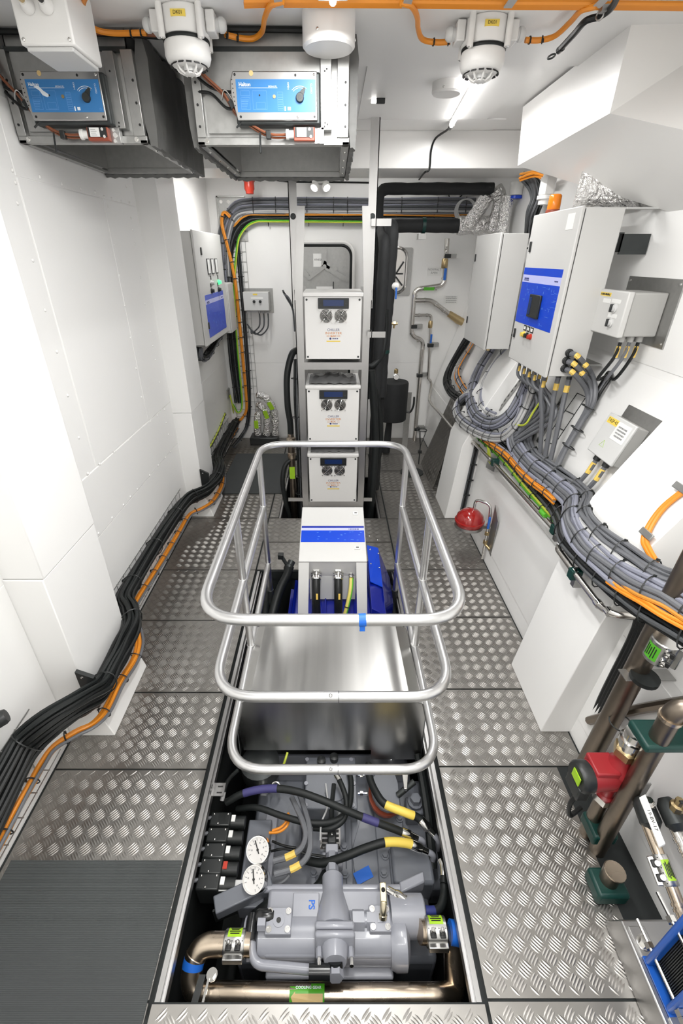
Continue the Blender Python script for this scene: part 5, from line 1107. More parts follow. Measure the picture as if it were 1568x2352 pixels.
# bottom and side glands
for k, (y, x) in enumerate([(3.16 - 0.045 * i, 1.26 + 0.05 * (i % 2)) for i in range(8)] + [(2.80, 1.28), (2.73, 1.33), (2.68, 1.37)]):
    MB().cyl((x, y, 1.53), (x, y, 1.558), 0.016, 10).build('cable_gland', 'black_plastic', t)
SG = [aty(a, b, 2.62) for a, b in ((1308, 811), (1301, 829), (1297, 847), (1326, 831), (1318, 849))]
for c in SG: MB().lathe([(0.022, 0), (0.022, 0.01), (0.018, 0.012), (0.018, 0.028)], (c.x, 2.632, c.z), (0, -1, 0), 12).build('cable_gland', 'black_plastic', t)
MB().box(1.42, 1.595, 2.63, 2.70, 2.352, 2.358).build('top_plate', 'light_grey', t)
for yy in (2.66, 3.15): 
    m = MB().box(1.415, 1.45, yy, yy + 0.035, 2.25, 2.256); m.box(1.45, 1.455, yy, yy + 0.035, 2.17, 2.256); m.box(1.45, 1.59, yy, yy + 0.006, 2.16, 2.25); m.build('wall_bracket', 'dark_metal', t)
MB().box(1.41, 1.55, 2.7, 3.1, 1.60, 1.61).build('lower_bracket', 'galvanised', t)
settle(t)
t, dr = cabinet('plain grey switch cabinet farther back on the right wall', 1.20, 3.80, 4.42, 1.50, 2.302, 0.205)
for k in range(5): MB().cyl((1.27 + 0.02 * (k % 2), 3.9 + 0.05 * k, 1.48), (1.27 + 0.02 * (k % 2), 3.9 + 0.05 * k, 1.508), 0.014, 10).build('cable_gland', 'brass', t)
MB().box(1.40, 1.595, 3.85, 3.9, 2.2, 2.21).build('wall_bracket', 'dark_metal', t); MB().box(1.40, 1.575, 3.85, 3.9, 1.6, 1.61).build('wall_bracket', 'dark_metal', t); settle(t)
# amber beacon
t = thing('amber_beacon', 'amber beacon on top of the big switch cabinet', 'beacon')
c = V((1.29, 3.19, 2.366)); MB().lathe([(0.04, 0), (0.04, 0.02), (0.036, 0.024)], c, (0, 0, 1), 18).build('base', 'switch_brown', t)
MB().lathe([(0.034, 0.024), (0.036, 0.03), (0.034, 0.09), (0.028, 0.098), (0.01, 0.1)], c, (0, 0, 1), 18).build('lens', 'amber_lens', t); settle(t)
# foil wrapped ducts and white fittings
def foil(label, pts, r, fil=0.08):
    P = fillet(pts, fil, 6); Q = []
    for i in range(len(P) - 1):
        n = max(1, int((P[i + 1] - P[i]).length / 0.03))
        for k in range(n): Q.append(P[i].lerp(P[i + 1], k / n))
    Q.append(P[-1]); rr = [r * (1 + 0.05 * math.sin(k * 1.3) + 0.04 * math.sin(k * 2.9)) for k in range(len(Q))]
    return tag(MB().tube(Q, rr, 16).build('foil_duct', 'foil'), label, 'duct', 'foil wrapped ducts')
foil('thick foil wrapped duct lying on top of the big switch cabinet', [(1.33, 3.02, 2.47), (1.5, 2.95, 2.46), (1.592, 2.80, 2.45)], 0.085)
foil('foil wrapped horizontal pipe joining the black pipe at the back right', [(1.16, 4.98, 2.40), (1.50, 4.98, 2.41)], 0.075)
foil('foil wrapped pipe slanting up to the black elbow at the back right', [(1.24, 4.93, 2.40), (1.36, 4.82, 2.62)], 0.06)
foil('foil wrapped pipe standing behind the far switch cabinet', [(1.45, 4.86, 2.36), (1.47, 4.80, 2.58), (1.40, 4.78, 2.66)], 0.06)
foil('foil wrapped pipe end under the blue ringed fitting', [(1.49, 4.7, 2.32), (1.49, 4.7, 2.60)], 0.055)
for px, py, lab, m2, r_ in ((1186, 432, 'white pipe fitting with a blue ring under the ceiling', 'panel_blue', 0.055), (1258, 425, 'white hexagonal pipe union under the ventilation trunk', 'white_plastic', 0.05)):
    t = thing('pipe_fitting', lab, 'pipe fitting', 'white pipe fittings'); y = 4.68 if px < 1200 else 3.5; c = aty(px, py, y)
    MB().cyl((c.x, y, c.z - 0.05), (c.x, y, c.z + 0.04), r_, 18 if px < 1200 else 6).build('body', 'white_plastic', t); MB().lathe([(r_ * 1.04, 0), (r_ * 1.04, 0.02)], (c.x, y, c.z - 0.075), (0, 0, 1), 18).build('ring', m2, t)
    MB().cyl((c.x, y, c.z + 0.04), (c.x, y, min(2.8 if px > 1200 else 2.7, c.z + 0.25)), r_ * 0.75, 14).build('pipe', 'white_plastic', t)
    if px > 1200: MB().cyl((c.x, y, 2.44), (c.x, y, c.z - 0.05), r_ * 0.8, 14).build('pipe', 'white_plastic', t)
    settle(t)
t = thing('cable_coil', 'pale coiled cable hanging at the back wall harness', 'cable')
c = aty(1066, 484, 5.7)
for k in range(4): MB().torus(c + V((0.004 * k, -0.012 * k, 0.004 * k)), (0.1 * k, 1, 0.05 * k), 0.10 - 0.004 * k, 0.006, 28, 6).build('loop', 'white_cable', t)
MB().tube(crom([c + V((0.0, 0, -0.10)), c + V((-0.02, -0.03, -0.16)), c + V((-0.03, -0.2, -0.22))], 5), 0.008, 6).build('tail', 'white_cable', t); settle(t)
bundle('ceiling_cable_sweep', 'dark grey cables sweeping down behind the amber beacon', crom([aty(1205, 405, 4.2), aty(1225, 425, 4.1), aty(1232, 455, 4.0), aty(1222, 490, 4.0), aty(1215, 540, 4.3)], 6), [(0.022 * (i % 4) - 0.03, 0.02 * (i // 4) - 0.02) for i in range(12)], 0.0105, ['dark_grey_cable', 'grey_cable', 'dark_grey_cable', 'black_cable'], wob=0.003)
bundle('orange_ceiling_tails', 'short orange cables under the ventilation trunk', crom([aty(1192, 408, 4.1), aty(1225, 400, 3.95), aty(1250, 402, 3.85), aty(1270, 398, 3.8)], 5), [(0, 0), (0.0, 0.02), (0.012, -0.014)], 0.008, ['orange_cable', 'amber_cable'], wob=0.004)
t = thing('smoke_sensor', 'small sensor with cable on the back wall above the harness', 'sensor')
c = aty(1022, 436, 5.88); MB().lathe([(0.05, 0), (0.05, 0.03), (0.03, 0.04)], c, (0, -1, 0), 16).build('head', 'chrome', t); MB().box(c.x + 0.15, c.x + 0.36, 5.84, 5.89, c.z - 0.05, c.z + 0.03).build('box', 'white_plastic', t); MB().tube(crom([c + V((0.03, -0.02, -0.02)), c + V((0.07, -0.02, -0.10)), c + V((0.14, -0.02, -0.08)), c + V((0.2, -0.02, -0.03))], 5), 0.006, 6).build('cable', 'black_cable', t); settle(t)
# switch box with two knobs (faces the aisle)
t = thing('switch_box', 'pale switch box with two black knobs right of the big cabinet', 'switch box')
MB().box(1.588, 1.597, 2.30, 2.74, 1.76, 2.06).build('back_plate', 'galvanised', t)
q = MB()
for y in (2.32, 2.72):
    for z in (1.78, 2.04): q.dome((1.588, y, z), (-1, 0, 0), 0.007, 0.004, 8)
q.build('screw', 'chrome', t)
MB().box(1.425, 1.588, 2.375, 2.63, 1.805, 2.00).build('housing', 'box_grey', t, bevel=0.006)
ld = MB().box(1.395, 1.425, 2.37, 2.635, 1.80, 2.005).build('lid', 'cabinet_grey', t, bevel=0.006)
uy = V((0, -1, 0))
for z, lab in ((1.928, 0.05), (1.862, 0.05)):
    MB().lathe([(0.022, 0), (0.022, 0.006), (0.016, 0.008), (0.016, 0.018)], (1.395, 2.455, z), (-1, 0, 0), 16).build('selector_switch', 'light_grey', ld); MB().box(1.368, 1.384, 2.449, 2.461, z - 0.018, z + 0.018).build('knob', 'black_plastic', ld, bevel=0.003)
    MB().box(1.3935, 1.395, 2.42, 2.50, z + 0.022, z + 0.04).build('tag', 'label_white', ld)
g = MB().box(1.3935, 1.395, 2.52, 2.62, 1.975, 1.992).build('tag', 'label_yellow', ld); scribble(ld, (1.3932, 2.57, 1.9835), uy, (0, 0, 1), 0.085, 1, 0.011, 'ink_black', lift=0.0004)
MB().box(1.3935, 1.395, 2.51, 2.58, 1.945, 1.965).build('tag', 'label_white', ld)
for k in range(3):
    x = 1.45 + 0.045 * k; MB().cyl((x, 2.42, 1.775), (x, 2.42, 1.805), 0.016, 10).build('cable_gland', 'box_grey', t)
    MB().tube(crom([(x, 2.42, 1.78), (x - 0.01, 2.42, 1.70), (x - 0.04, 2.46, 1.58), flr(1405, 860, 0.03) + V((0.006 * k, 0.03 * k, 0)), flr(1380, 900, 0.03) + V((0, 0.02 * k, 0)), flr(1345, 960, 0.03) + V((0, 0.02 * k, 0))], 6), 0.0085, 7).build('cable', ['black_cable', 'grey_cable', 'black_cable'][k], t)
    MB().cyl((x - 0.004, 2.42, 1.70), (x - 0.001, 2.42, 1.755), 0.0105, 7).build('marker', 'marker_yellow', t)
settle(t)
# box marked TASP-42 on the flared wall
t = thing('cable_box', 'grey box marked TASP-42 on the flared right wall', 'junction box')
c = flr(1415, 1012, 0.05); s_ = V((0.313, 0, 0.95)); n_ = V((-0.95, 0, 0.313)); yv = V((0, 1, 0))
MB().obox(c - n_ * 0.044 + yv * -0.03 + s_ * 0.03, yv * 0.16, s_ * 0.14, n_ * 0.004).build('back_plate', 'galvanised', t)
MB().obox(c - n_ * 0.01, yv * 0.115, s_ * 0.105, n_ * 0.032).build('housing', 'box_grey', t, bevel=0.006)
ld = MB().obox(c + n_ * 0.028, yv * 0.118, s_ * 0.108, n_ * 0.008).build('lid', 'light_grey', t, bevel=0.005)
fc = c + n_ * 0.0365
g = MB().obox(fc + yv * 0.055 + s_ * 0.075, yv * 0.046, s_ * 0.016, n_ * 0.001).build('tag', 'label_yellow', ld); text('TASP-42', 0.024, 'ink_black', ld, fc + yv * 0.055 + s_ * 0.075 + n_ * 0.001, -yv, s_)
MB().obox(fc - yv * 0.045 + s_ * 0.045, yv * 0.055, s_ * 0.045, n_ * 0.001).build('notice', 'label_white', ld)
scribble(ld, fc - yv * 0.045 + s_ * 0.045 + n_ * 0.001, -yv, s_, 0.075, 4, 0.009, 'ink_grey')
MB().tube([fc + yv * 0.05 - s_ * 0.055, fc + yv * 0.01 - s_ * 0.055, fc + yv * 0.03 - s_ * 0.022], 0.0012, 4, closed=True).build('warning_triangle', 'label_lime', ld)
for k in range(2):
    p = c - s_ * 0.105 + yv * (0.05 - 0.09 * k); MB().cyl(p - s_ * 0.03, p, 0.018, 10).build('cable_gland', 'black_plastic', t)
    MB().tube(crom([p - s_ * 0.02, p - s_ * 0.10, p - s_ * 0.2 + yv * 0.03, p - s_ * 0.26 + yv * 0.08 + n_ * 0.02, p - s_ * 0.32 + yv * 0.05 + n_ * 0.03], 6), 0.012, 8).build('cable', 'grey_cable', t)
    MB().cyl(p - s_ * 0.11, p - s_ * 0.045, 0.0135, 8).build('marker', 'marker_yellow', t)
settle(t)
# ---- cable bundles along the right wall
GL = ['lilac_cable', 'grey_cable', 'lilac_cable', 'lilac_cable', 'grey_cable']
row = lambda n, r, rows=1: [((i - (n - 1) / 2) * 2.05 * r, j * 1.8 * r) for j in range(rows) for i in range(n)]
lil = ff([(1213, 905), (1204, 944), (1186, 982), (1180, 1013), (1196, 1044), (1221, 1072), (1254, 1097), (1286, 1125)], 0.10) + [flr(1312, 1150, 0.12), atx(1309, 1184, 1.19), atx(1318, 1215, 1.165), atx(1344, 1255, 1.15), atx(1387, 1294, 1.145), atx(1443, 1334, 1.145), atx(1502, 1365, 1.15), atx(1549, 1389, 1.155), atx(1640, 1450, 1.16)]
bundle('lilac_cable_bundle', 'main bundle of pale lilac grey cables sweeping down the right wall', crom(lil, 5), pack(11, 0.0115, 1.6), 0.0115, GL, ties=0.17, wob=0.002, n=8, up=n_)
gry = ff([(1240, 905), (1232, 950), (1215, 990), (1208, 1020), (1225, 1050), (1255, 1075), (1290, 1100), (1325, 1125)], 0.06) + [flr(1345, 1148, 0.10), atx(1338, 1178, 1.22), atx(1352, 1205, 1.195), atx(1392, 1246, 1.185), atx(1445, 1285, 1.185), atx(1508, 1325, 1.19), atx(1568, 1352, 1.20), atx(1650, 1400, 1.20)]
bundle('grey_black_bundle', 'mixed grey and black cables behind the lilac bundle on the right wall', crom(gry, 5), pack(12, 0.0105, 1.8), 0.0105, ['grey_cable', 'black_cable', 'grey_cable', 'dark_grey_cable', 'white_cable', 'black_cable'], ties=0.19, wob=0.003, n=7, up=n_)
bks = ff([(1090, 985), (1140, 1020), (1190, 1070), (1235, 1120), (1272, 1160)], 0.06) + [atx(1288, 1195, 1.22), atx(1296, 1226, 1.175), atx(1314, 1256, 1.155), atx(1354, 1296, 1.14), atx(1400, 1336, 1.135), atx(1455, 1376, 1.135), atx(1512, 1412, 1.14), atx(1600, 1465, 1.15)]
bundle('black_side_bundle', 'bundle of black cables under the lilac bundle on the right wall', crom(bks, 5), pack(14, 0.0094, 1.9), 0.0094, ['black_cable', 'black_rubber', 'dark_grey_cable', 'black_cable'], ties=0.16, wob=0.0025, n=7, up=n_)
orr = ff([(1068, 972), (1085, 985), (1130, 1020), (1165, 1045), (1195, 1080), (1225, 1108), (1255, 1130), (1275, 1150)], 0.12)
bundle('orange_side_bundle', 'orange cables lying in front of the grey bundle on the right wall', crom(orr, 6), [(-0.021, 0), (-0.007, 0.004), (0.007, 0), (0.021, 0.004), (0.0, 0.014)], 0.0072, ['orange_cable', 'lilac_cable', 'orange_cable', 'lilac_cable', 'orange_cable'], ties=0.14, wob=0.002, n=7, up=n_)
bundle('orange_lower_strand', 'orange strand emerging below the lilac bundle at the right edge', crom([atx(1400, 1330, 1.12), atx(1440, 1360, 1.11), atx(1490, 1388, 1.11), atx(1535, 1412, 1.115), atx(1600, 1450, 1.12)], 6), [(0, 0), (0.014, 0), (-0.012, 0.004)], 0.0075, ['orange_cable', 'amber_cable'], wob=0.003, n=7, up=n_)
bundle('earth_wire_bundle', 'yellow green earth wires along the right wall tray', crom(ff([(1046, 955), (1065, 975), (1095, 1003), (1140, 1042), (1180, 1088), (1215, 1132), (1250, 1172), (1288, 1208)], 0.075), 6), [(-0.006, 0), (0.007, 0.003)], 0.0075, ['green_stripe', 'yellow_green'], ties=0.16, wob=0.002, n=7, up=n_)
lp = ff([(1178, 700, 0.02), (1162, 745, 0.03), (1132, 795, 0.05), (1098, 850, 0.08), (1080, 905, 0.12), (1087, 945, 0.16), (1110, 968, 0.14), (1140, 972, 0.12), (1170, 952, 0.10), (1196, 910, 0.10), (1214, 870, 0.16)])
bundle('looped_cable_bundle', 'U shaped loop of lilac cables between the two switch cabinets', crom(lp, 5), pack(13, 0.0105, 1.5), 0.0105, ['lilac_cable', 'grey_cable', 'lilac_cable'], ties=0.16, wob=0.002, n=7, up=n_)
bundle('white_loop_cable', 'white cable pair inside the looped bundle', crom(ff([(1170, 790, 0.06), (1135, 830, 0.08), (1108, 880, 0.11), (1100, 915, 0.14), (1112, 942, 0.13), (1135, 955, 0.12)]), 6), [(0, 0), (0.02, 0.0)], 0.011, ['white_cable', 'lilac_cable'], ties=0.2, n=8, up=n_)
lp2 = ff([(1075, 905, 0.15), (1052, 925, 0.16), (1050, 945, 0.17), (1062, 965, 0.17), (1090, 985, 0.15), (1125, 1000, 0.13), (1160, 1000, 0.12), (1190, 970, 0.12), (1212, 925, 0.13), (1228, 880, 0.2)])
bundle('outer_loop_bundle', 'outer loop of pale grey cables passing over the leaning tread plate', crom(lp2, 5), pack(8, 0.0105, 1.6), 0.0105, ['lilac_cable', 'white_cable', 'grey_cable'], ties=0.15, wob=0.002, n=7, up=n_)
bundle('far_black_bundle', 'black cables curving down beside the far switch cabinet', crom(ff([(1080, 770, 0.03), (1060, 800, 0.05), (1035, 845, 0.07), (1027, 875, 0.09), (1038, 900, 0.1), (1060, 915, 0.1), (1080, 925, 0.08)]), 5), pack(9, 0.012, 1.4), 0.012, ['black_cable', 'black_rubber'], ties=0.25, n=7, up=n_)
bundle('far_grey_bundle', 'thin grey and orange cables below the far switch cabinet', crom(ff([(1088, 785, 0.03), (1065, 825, 0.04), (1050, 860, 0.05), (1062, 890, 0.06), (1085, 910, 0.06), (1105, 920, 0.06)]), 5), row(6, 0.006, 2), 0.006, ['grey_cable', 'orange_cable', 'grey_cable', 'white_cable', 'lilac_cable'], ties=0.2, wob=0.004, up=n_)
# cables leaving the bottom of the big cabinet
bc = []
for i in range(8):
    y = 3.16 - 0.045 * i; x = 1.26 + 0.05 * (i % 2); a = V((x, y, 1.54)); e = flr(1190 - 4 * i + 6 * (i % 2), 985 + 6 * i, 0.11); mid = flr(1216 + 8 * i, 920 + 6 * i, 0.12)
    o = MB().tube(crom([a, a - V((0, 0, 0.09)), (a + mid) / 2 + V((0.02, 0, -0.03)), mid, (mid + e) / 2 + V((0, 0.02, -0.02)), e], 6), 0.0105, 8); bc.append((o, a))
t = thing('cabinet_drop_cables', 'row of grey cables with gold markers leaving the bottom of the big cabinet', 'cables')
for o, a in bc: o.build('cable', 'grey_cable', t); MB().cyl(a - V((0, 0, 0.065)), a - V((0, 0, 0.03)), 0.0113, 8).build('marker', 'marker_yellow', t)
for i, (y, x) in enumerate(((2.80, 1.28), (2.73, 1.33), (2.68, 1.37))):
    a = V((x, y, 1.54)); e = flr(1240 + 12 * i, 1040 + 8 * i, 0.05)
    MB().tube(crom([a, a - V((0, 0, 0.12)), (a + e) / 2 + V((-0.0, 0.0, -0.02)), e], 6), 0.015, 8).build('cable', 'grey_cable', t); MB().cyl(a - V((0, 0, 0.085)), a - V((0, 0, 0.045)), 0.0158, 8).build('marker', 'marker_yellow', t)
MB().tube(crom([flr(1252, 905, 0.14), flr(1225, 945, 0.14), flr(1205, 975, 0.14), flr(1180, 975, 0.13)], 5), 0.007, 6).build('earth_wire', 'yellow_green', t)
settle(t)
t = thing('side_drop_cables', 'thick grey cables bending out of the side of the big cabinet', 'cables')
for i, c in enumerate(SG):
    k = i % 3; s0 = V((c.x, 2.60, c.z)); D = [(1362 - 8 * k - 4 * (i // 3), 868 + 14 * k), (1364 - 8 * k - 5 * (i // 3), 920 + 8 * k), (1338 - 8 * k, 965 + 10 * k), (1300 - 6 * k, 1030 + 8 * k), (1280 - 4 * k, 1072 + 6 * k)]
    P = crom([s0, s0 + V((0.02, -0.05, -0.01)), flr(*D[0], 0.10), flr(*D[1], 0.05), flr(*D[2], 0.04), flr(*D[3], 0.05), flr(*D[4], 0.05)], 6)
    MB().tube(P, 0.0145, 8).build('cable', 'grey_cable', t); MB().tube(P[4:7], 0.0152, 8).build('marker', 'marker_yellow', t)
for (a, b) in ((1350, 935), (1325, 985), (1305, 1025)):
    c = flr(a, b, 0.05); MB().tube([c + V((0, 0.06 * math.cos(q * 0.524), 0)) + n_ * 0.026 * math.sin(q * 0.524) for q in range(12)], 0.0035, 5, closed=True).build('cable_tie', 'black_plastic', t)
settle(t)
# slotted ladder rails and wire trays on the flared wall
def rail(label, A_, B_, w_=0.018, off=0.012):
    a, b = flr(*A_, off), flr(*B_, off); d = (b - a); L_ = d.length; d = d.normalized(); k_ = d.cross(n_).normalized()
    t = thing('slotted_rail', label, 'cable rail', 'slotted cable rails')
    MB().obox((a + b) / 2, d * L_ / 2, k_ * w_, n_ * 0.006).build('rail', 'galvanised', t); q = MB(); n = int(L_ / 0.05)
    for i in range(n): q.obox(a + d * (0.03 + 0.05 * i) + n_ * 0.0062, d * 0.012, k_ * 0.005, n_ * 0.001)
    q.build('slot', 'ink_black', t); return settle(t)
rail('slotted steel rail left of the big cabinet drop cables', (1200, 868), (1140, 948)); rail('slotted steel rail under the right end of the big cabinet', (1300, 900), (1235, 1015)); rail('slotted steel rail right of the side drop cables', (1385, 885), (1290, 1045), 0.014)
t = thing('wire_tray', 'white framed wire tray on the flared wall below the big cabinet', 'cable tray')
A_, B_, C_, D_ = flr(1335, 905, 0.006), flr(1345, 910, 0.006), flr(1262, 1020, 0.006), flr(1252, 1012, 0.006)
for a, b in (((1325, 903), (1250, 1012)), ((1345, 912), (1272, 1022))): MB().cyl(flr(*a, 0.008), flr(*b, 0.008), 0.0025, 5).build('side_wire', 'dark_metal', t)
for f in (0.0, 0.35, 0.68, 1.0):
    a = flr(1325, 903, 0.008).lerp(flr(1250, 1012, 0.008), f); b = flr(1345, 912, 0.008).lerp(flr(1272, 1022, 0.008), f); MB().cyl(a, b, 0.0025, 5).build('rung', 'dark_metal', t)
settle(t)
# steel pipe with green clamps along the lower wall
def steel_run(label, pts, r, clamps, labels=()):
    t = thing('steel_pipe', label, 'pipe', 'slim steel pipes on the right wall'); P = fillet(pts, 0.05, 5); MB().tube(P, r, 10).build('pipe', 'steel_pipe', t)
    for c in clamps:
        c = V(c); MB().box(c.x - 0.022, c.x + 0.03, c.y - 0.02, c.y + 0.02, c.z - 0.025, c.z + 0.025).build('pipe_clamp', 'green_clamp', t, bevel=0.003); MB().box(c.x + 0.005, c.x + 0.045, c.y - 0.015, c.y + 0.015, c.z - 0.07, c.z - 0.025).build('clamp_foot', 'galvanised', t)
    for c in labels: MB().cyl(V(c) - V((0, 0.03, 0)), V(c) + V((0, 0.03, 0)), r + 0.0008, 10).build('flow_label', 'label_green', t)
    for c in P[1::6][:4]: MB().cyl(c - V((0, 0.012, 0)), c + V((0, 0.012, 0)), r * 1.25, 10).build('press_ring', 'chrome', t)
    return settle(t)
steel_run('slim steel pipe with teal clamps along the lower right wall', [atx(1050, 985, 1.2), atx(1075, 1010, 1.2), atx(1090, 1018, 1.2), atx(1130, 1060, 1.2), atx(1282, 1226, 1.2)], 0.014, [atx(1052, 985, 1.205), atx(1135, 1062, 1.205), atx(1275, 1216, 1.205)], [atx(1247, 1180, 1.2)])
p = atx(1250, 1186, 1.2)
steel_run('slim steel pipe in front of the near right casing', [atx(1296, 1252, 1.20), atx(1278, 1258, 1.14), atx(1330, 1330, 1.12), atx(1382, 1398, 1.115), atx(1412, 1412, 1.13), atx(1455, 1415, 1.2)], 0.015, [atx(1318, 1318, 1.125)])
t = thing('clipped_cables', 'dark cables with clips dropping beside the far right casing', 'cables')
for k in range(3): MB().cyl(V((1.185 + 0.016 * k, 3.70, 0.0)), V((1.225 + 0.016 * k, 3.695, 0.74)), 0.008, 8).build('cable', ['dark_grey_cable', 'black_cable', 'dark_grey_cable'][k], t)
for k in range(5): z = 0.1 + 0.15 * k; MB().box(1.175 + 0.054 * z, 1.235 + 0.054 * z, 3.683, 3.69, z, z + 0.012).build('clip', 'black_plastic', t)
settle(t)
t = thing('earth_plate', 'small steel plate with fanned earth wires on the lower right wall', 'earth plate')
c = atx(1128, 1065, 1.262); MB().obox(c, V((0.004, 0.0, 0.05)), V((0, 0.09, -0.02)), V((0.004, 0, 0))).build('plate', 'galvanised', t)
for k in range(5): MB().cyl(c + V((-0.01, 0.05 - 0.022 * k, 0.0)), c + V((-0.03, 0.07 - 0.012 * k, 0.12)), 0.004, 6).build('wire', 'yellow_green', t)
settle(t)
# red expansion vessel
t = thing('expansion_vessel', 'red expansion vessel with steel strap low on the right wall', 'expansion vessel')
c = atx(1078, 1195, 1.09); 
MB().lathe([(0.02, -0.105), (0.06, -0.09), (0.10, -0.05), (0.108, -0.012), (0.116, -0.006), (0.116, 0.006), (0.108, 0.012), (0.10, 0.05), (0.06, 0.088), (0.02, 0.10)], c, (0, 0, 1), 28).build('shell', 'red_paint', t)
MB().lathe([(0.112, -0.055), (0.1125, -0.03)], c, (0, 0, 1), 28).build('strap', 'galvanised', t)
MB().box(c.x + 0.08, 1.25, c.y - 0.04, c.y - 0.03, c.z - 0.055, c.z - 0.03).build('strap_arm', 'galvanised', t)
MB().prism([(1.236, c.y - 0.08, 0.12), (1.238, c.y - 0.08, 0.50), (1.238, c.y - 0.19, 0.42), (1.236, c.y - 0.19, 0.10)], (0.006, 0, 0)).build('wall_plate', 'galvanised', t)
pp = fillet([c + V((0.02, 0, 0.09)), c + V((0.02, 0, 0.19)), c + V((0.11, -0.09, 0.19)), c + V((0.12, -0.10, 0.05)), c + V((0.12, -0.10, -0.30))], 0.04, 5)
MB().tube(pp, 0.011, 10).build('pipe', 'chrome', t)
for z in (0.02, -0.06, -0.14): MB().hexa(c + V((0.12, -0.10, z - 0.014)), c + V((0.12, -0.10, z + 0.014)), 0.019).build('union', 'brass' if z < 0 else 'chrome', t)
MB().box(c.x + 0.10, c.x + 0.115, c.y - 0.135, c.y - 0.12, c.z + 0.0, c.z + 0.10).build('lever', 'handle_blue', t, bevel=0.002)
MB().cyl(c + V((0.12, -0.10, -0.16)), c + V((0.17, -0.16, -0.20)), 0.012, 10).build('drain_valve', 'brass', t); settle(t)
# big bronze pipe with stainless coupling
def coupling(t, c, ax_, r, L_, lab=True, name='pipe_coupling', face=None, second='label_lime'):
    ax_ = V(ax_).normalized(); c = V(c); face = V(face); face = (face - ax_ * face.dot(ax_)).normalized(); side = ax_.cross(face).normalized()
    b = MB().lathe([(r * 1.08, -L_ / 2), (r * 1.16, -L_ / 2 + 0.004), (r * 1.16, L_ / 2 - 0.004), (r * 1.08, L_ / 2)], c, ax_, 22).build(name, 'stainless', t)
    pd = c + side * r * 1.16 + face * r * 0.35
    MB().obox(c + side * r * 1.2 , ax_ * L_ * 0.47, face * 0.012, side * 0.014).build('lock_bar', 'stainless', b, bevel=0.003)
    for k in (-1, 1):
        p = c + ax_ * L_ * 0.22 * k + face * r * 1.02 + side * r * 0.72; MB().obox(p - face * 0.004, ax_ * 0.011, side * 0.018, face * 0.004).build('bolt_seat', 'ink_black', b, bevel=0.003)
        MB().lathe([(0.0085, 0), (0.0085, 0.014), (0.0045, 0.014), (0.0045, 0.008)], p, face, 12).build('cap_screw', 'chrome', b)
    if lab:
        lb = MB(); n = 6; R_ = r * 1.17
        rings = []
        for k in range(n + 1):
            a = math.radians(-52 + 60 * k / n); d = face * math.cos(a) + side * math.sin(a); rings.append([c + d * R_ - ax_ * L_ * 0.33, c + d * R_ + ax_ * L_ * 0.33])
        vs = [q for rg in rings for q in rg]; lb.add(vs, [(2 * k, 2 * k + 2, 2 * k + 3, 2 * k + 1) for k in range(n)]); lb.build('type_label', second, b)
        q = MB()
        for i in range(5):
            a = math.radians(-46 + 10 * i); d = face * math.cos(a) + side * math.sin(a); wd = 0.26 - 0.04 * (i % 3); q.obox(c + d * (R_ + 0.0006), ax_ * L_ * wd, d.cross(ax_) * 0.0016, d * 0.0004)
        q.build('print', 'ink_black', b)
    d_ = MB()
    for k in range(6): d_.cyl(c + ax_ * L_ * (-0.4 + 0.16 * k) + (face * 0.92 + side * 0.39).normalized() * r * 1.16, c + ax_ * L_ * (-0.4 + 0.16 * k) + (face * 0.92 + side * 0.39).normalized() * r * 1.165, 0.0022, 6)
    d_.build('hole', 'ink_black', b)
t = thing('bronze_pipe', 'big bronze coloured pipe with steel coupling at the right edge', 'pipe')
xb, yb_ = 1.178, 1.225
MB().cyl((xb, yb_ + 0.05, 0.0), (xb, yb_ - 0.03, 1.75), 0.041, 20).build('pipe', 'brown_pipe', t)
cc = atx(1520, 1490, xb); ax2 = V((0, -0.08, 1.75)); coupling(t, (xb, cc.y, cc.z), ax2, 0.041, 0.10, True, face=(-0.75, -0.55, 0.2), second='label_green')
c2 = atx(1478, 1560, xb); MB().lathe([(0.05, 0), (0.05, 0.018)], (xb, c2.y, c2.z), ax2, 20).build('clamp_ring', 'black_rubber', t); MB().box(xb - 0.07, xb + 0.12, c2.y - 0.006, c2.y + 0.05, c2.z - 0.004, c2.z + 0.0).build('clamp_arm', 'galvanised', t)
c3 = atx(1425, 1660, xb); MB().torus((xb, c3.y, c3.z), ax2, 0.0425, 0.003, 18, 5).build('cable_tie', 'black_plastic', t); settle(t)
one_cable('dark_branch_pipe', 'dark slim pipe behind the big bronze pipe', [V((1.235, 1.42, 0.2)), V((1.25, 1.22, 0.55)), V((1.27, 1.0, 0.9)), V((1.28, 0.85, 1.15))], 0.02, 'brown_pipe', 'pipe', sub=3)
t = thing('cable_ladder', 'black cables on a slotted rail beside the near right casing', 'cables')
for k in range(4): MB().tube(crom([(1.255 + 0.0 * k, 1.44 - 0.018 * k, 0.0), (1.265, 1.44 - 0.018 * k, 0.4), (1.28, 1.44 - 0.018 * k, 0.78), (1.25, 1.46 - 0.018 * k, 0.92)], 4), 0.014, 8).build('cable', 'black_cable', t)
MB().prism([(1.235, 1.335, 0.02), (1.26, 1.335, 0.80), (1.266, 1.335, 0.80), (1.241, 1.335, 0.02)], (0, 0.028, 0)).build('rail', 'galvanised', t); q = MB()
for k in range(11): z = 0.06 + 0.07 * k; q.box(1.233 + 0.032 * z, 1.236 + 0.032 * z, 1.344, 1.354, z, z + 0.025)
q.build('slot', 'ink_black', t); settle(t)
one_cable('earth_lead', 'yellow green earth lead behind the bronze pipe', [V((1.24, 1.15, 0.0)), V((1.245, 1.15, 0.15)), V((1.25, 1.14, 0.33))], 0.006, 'yellow_green')
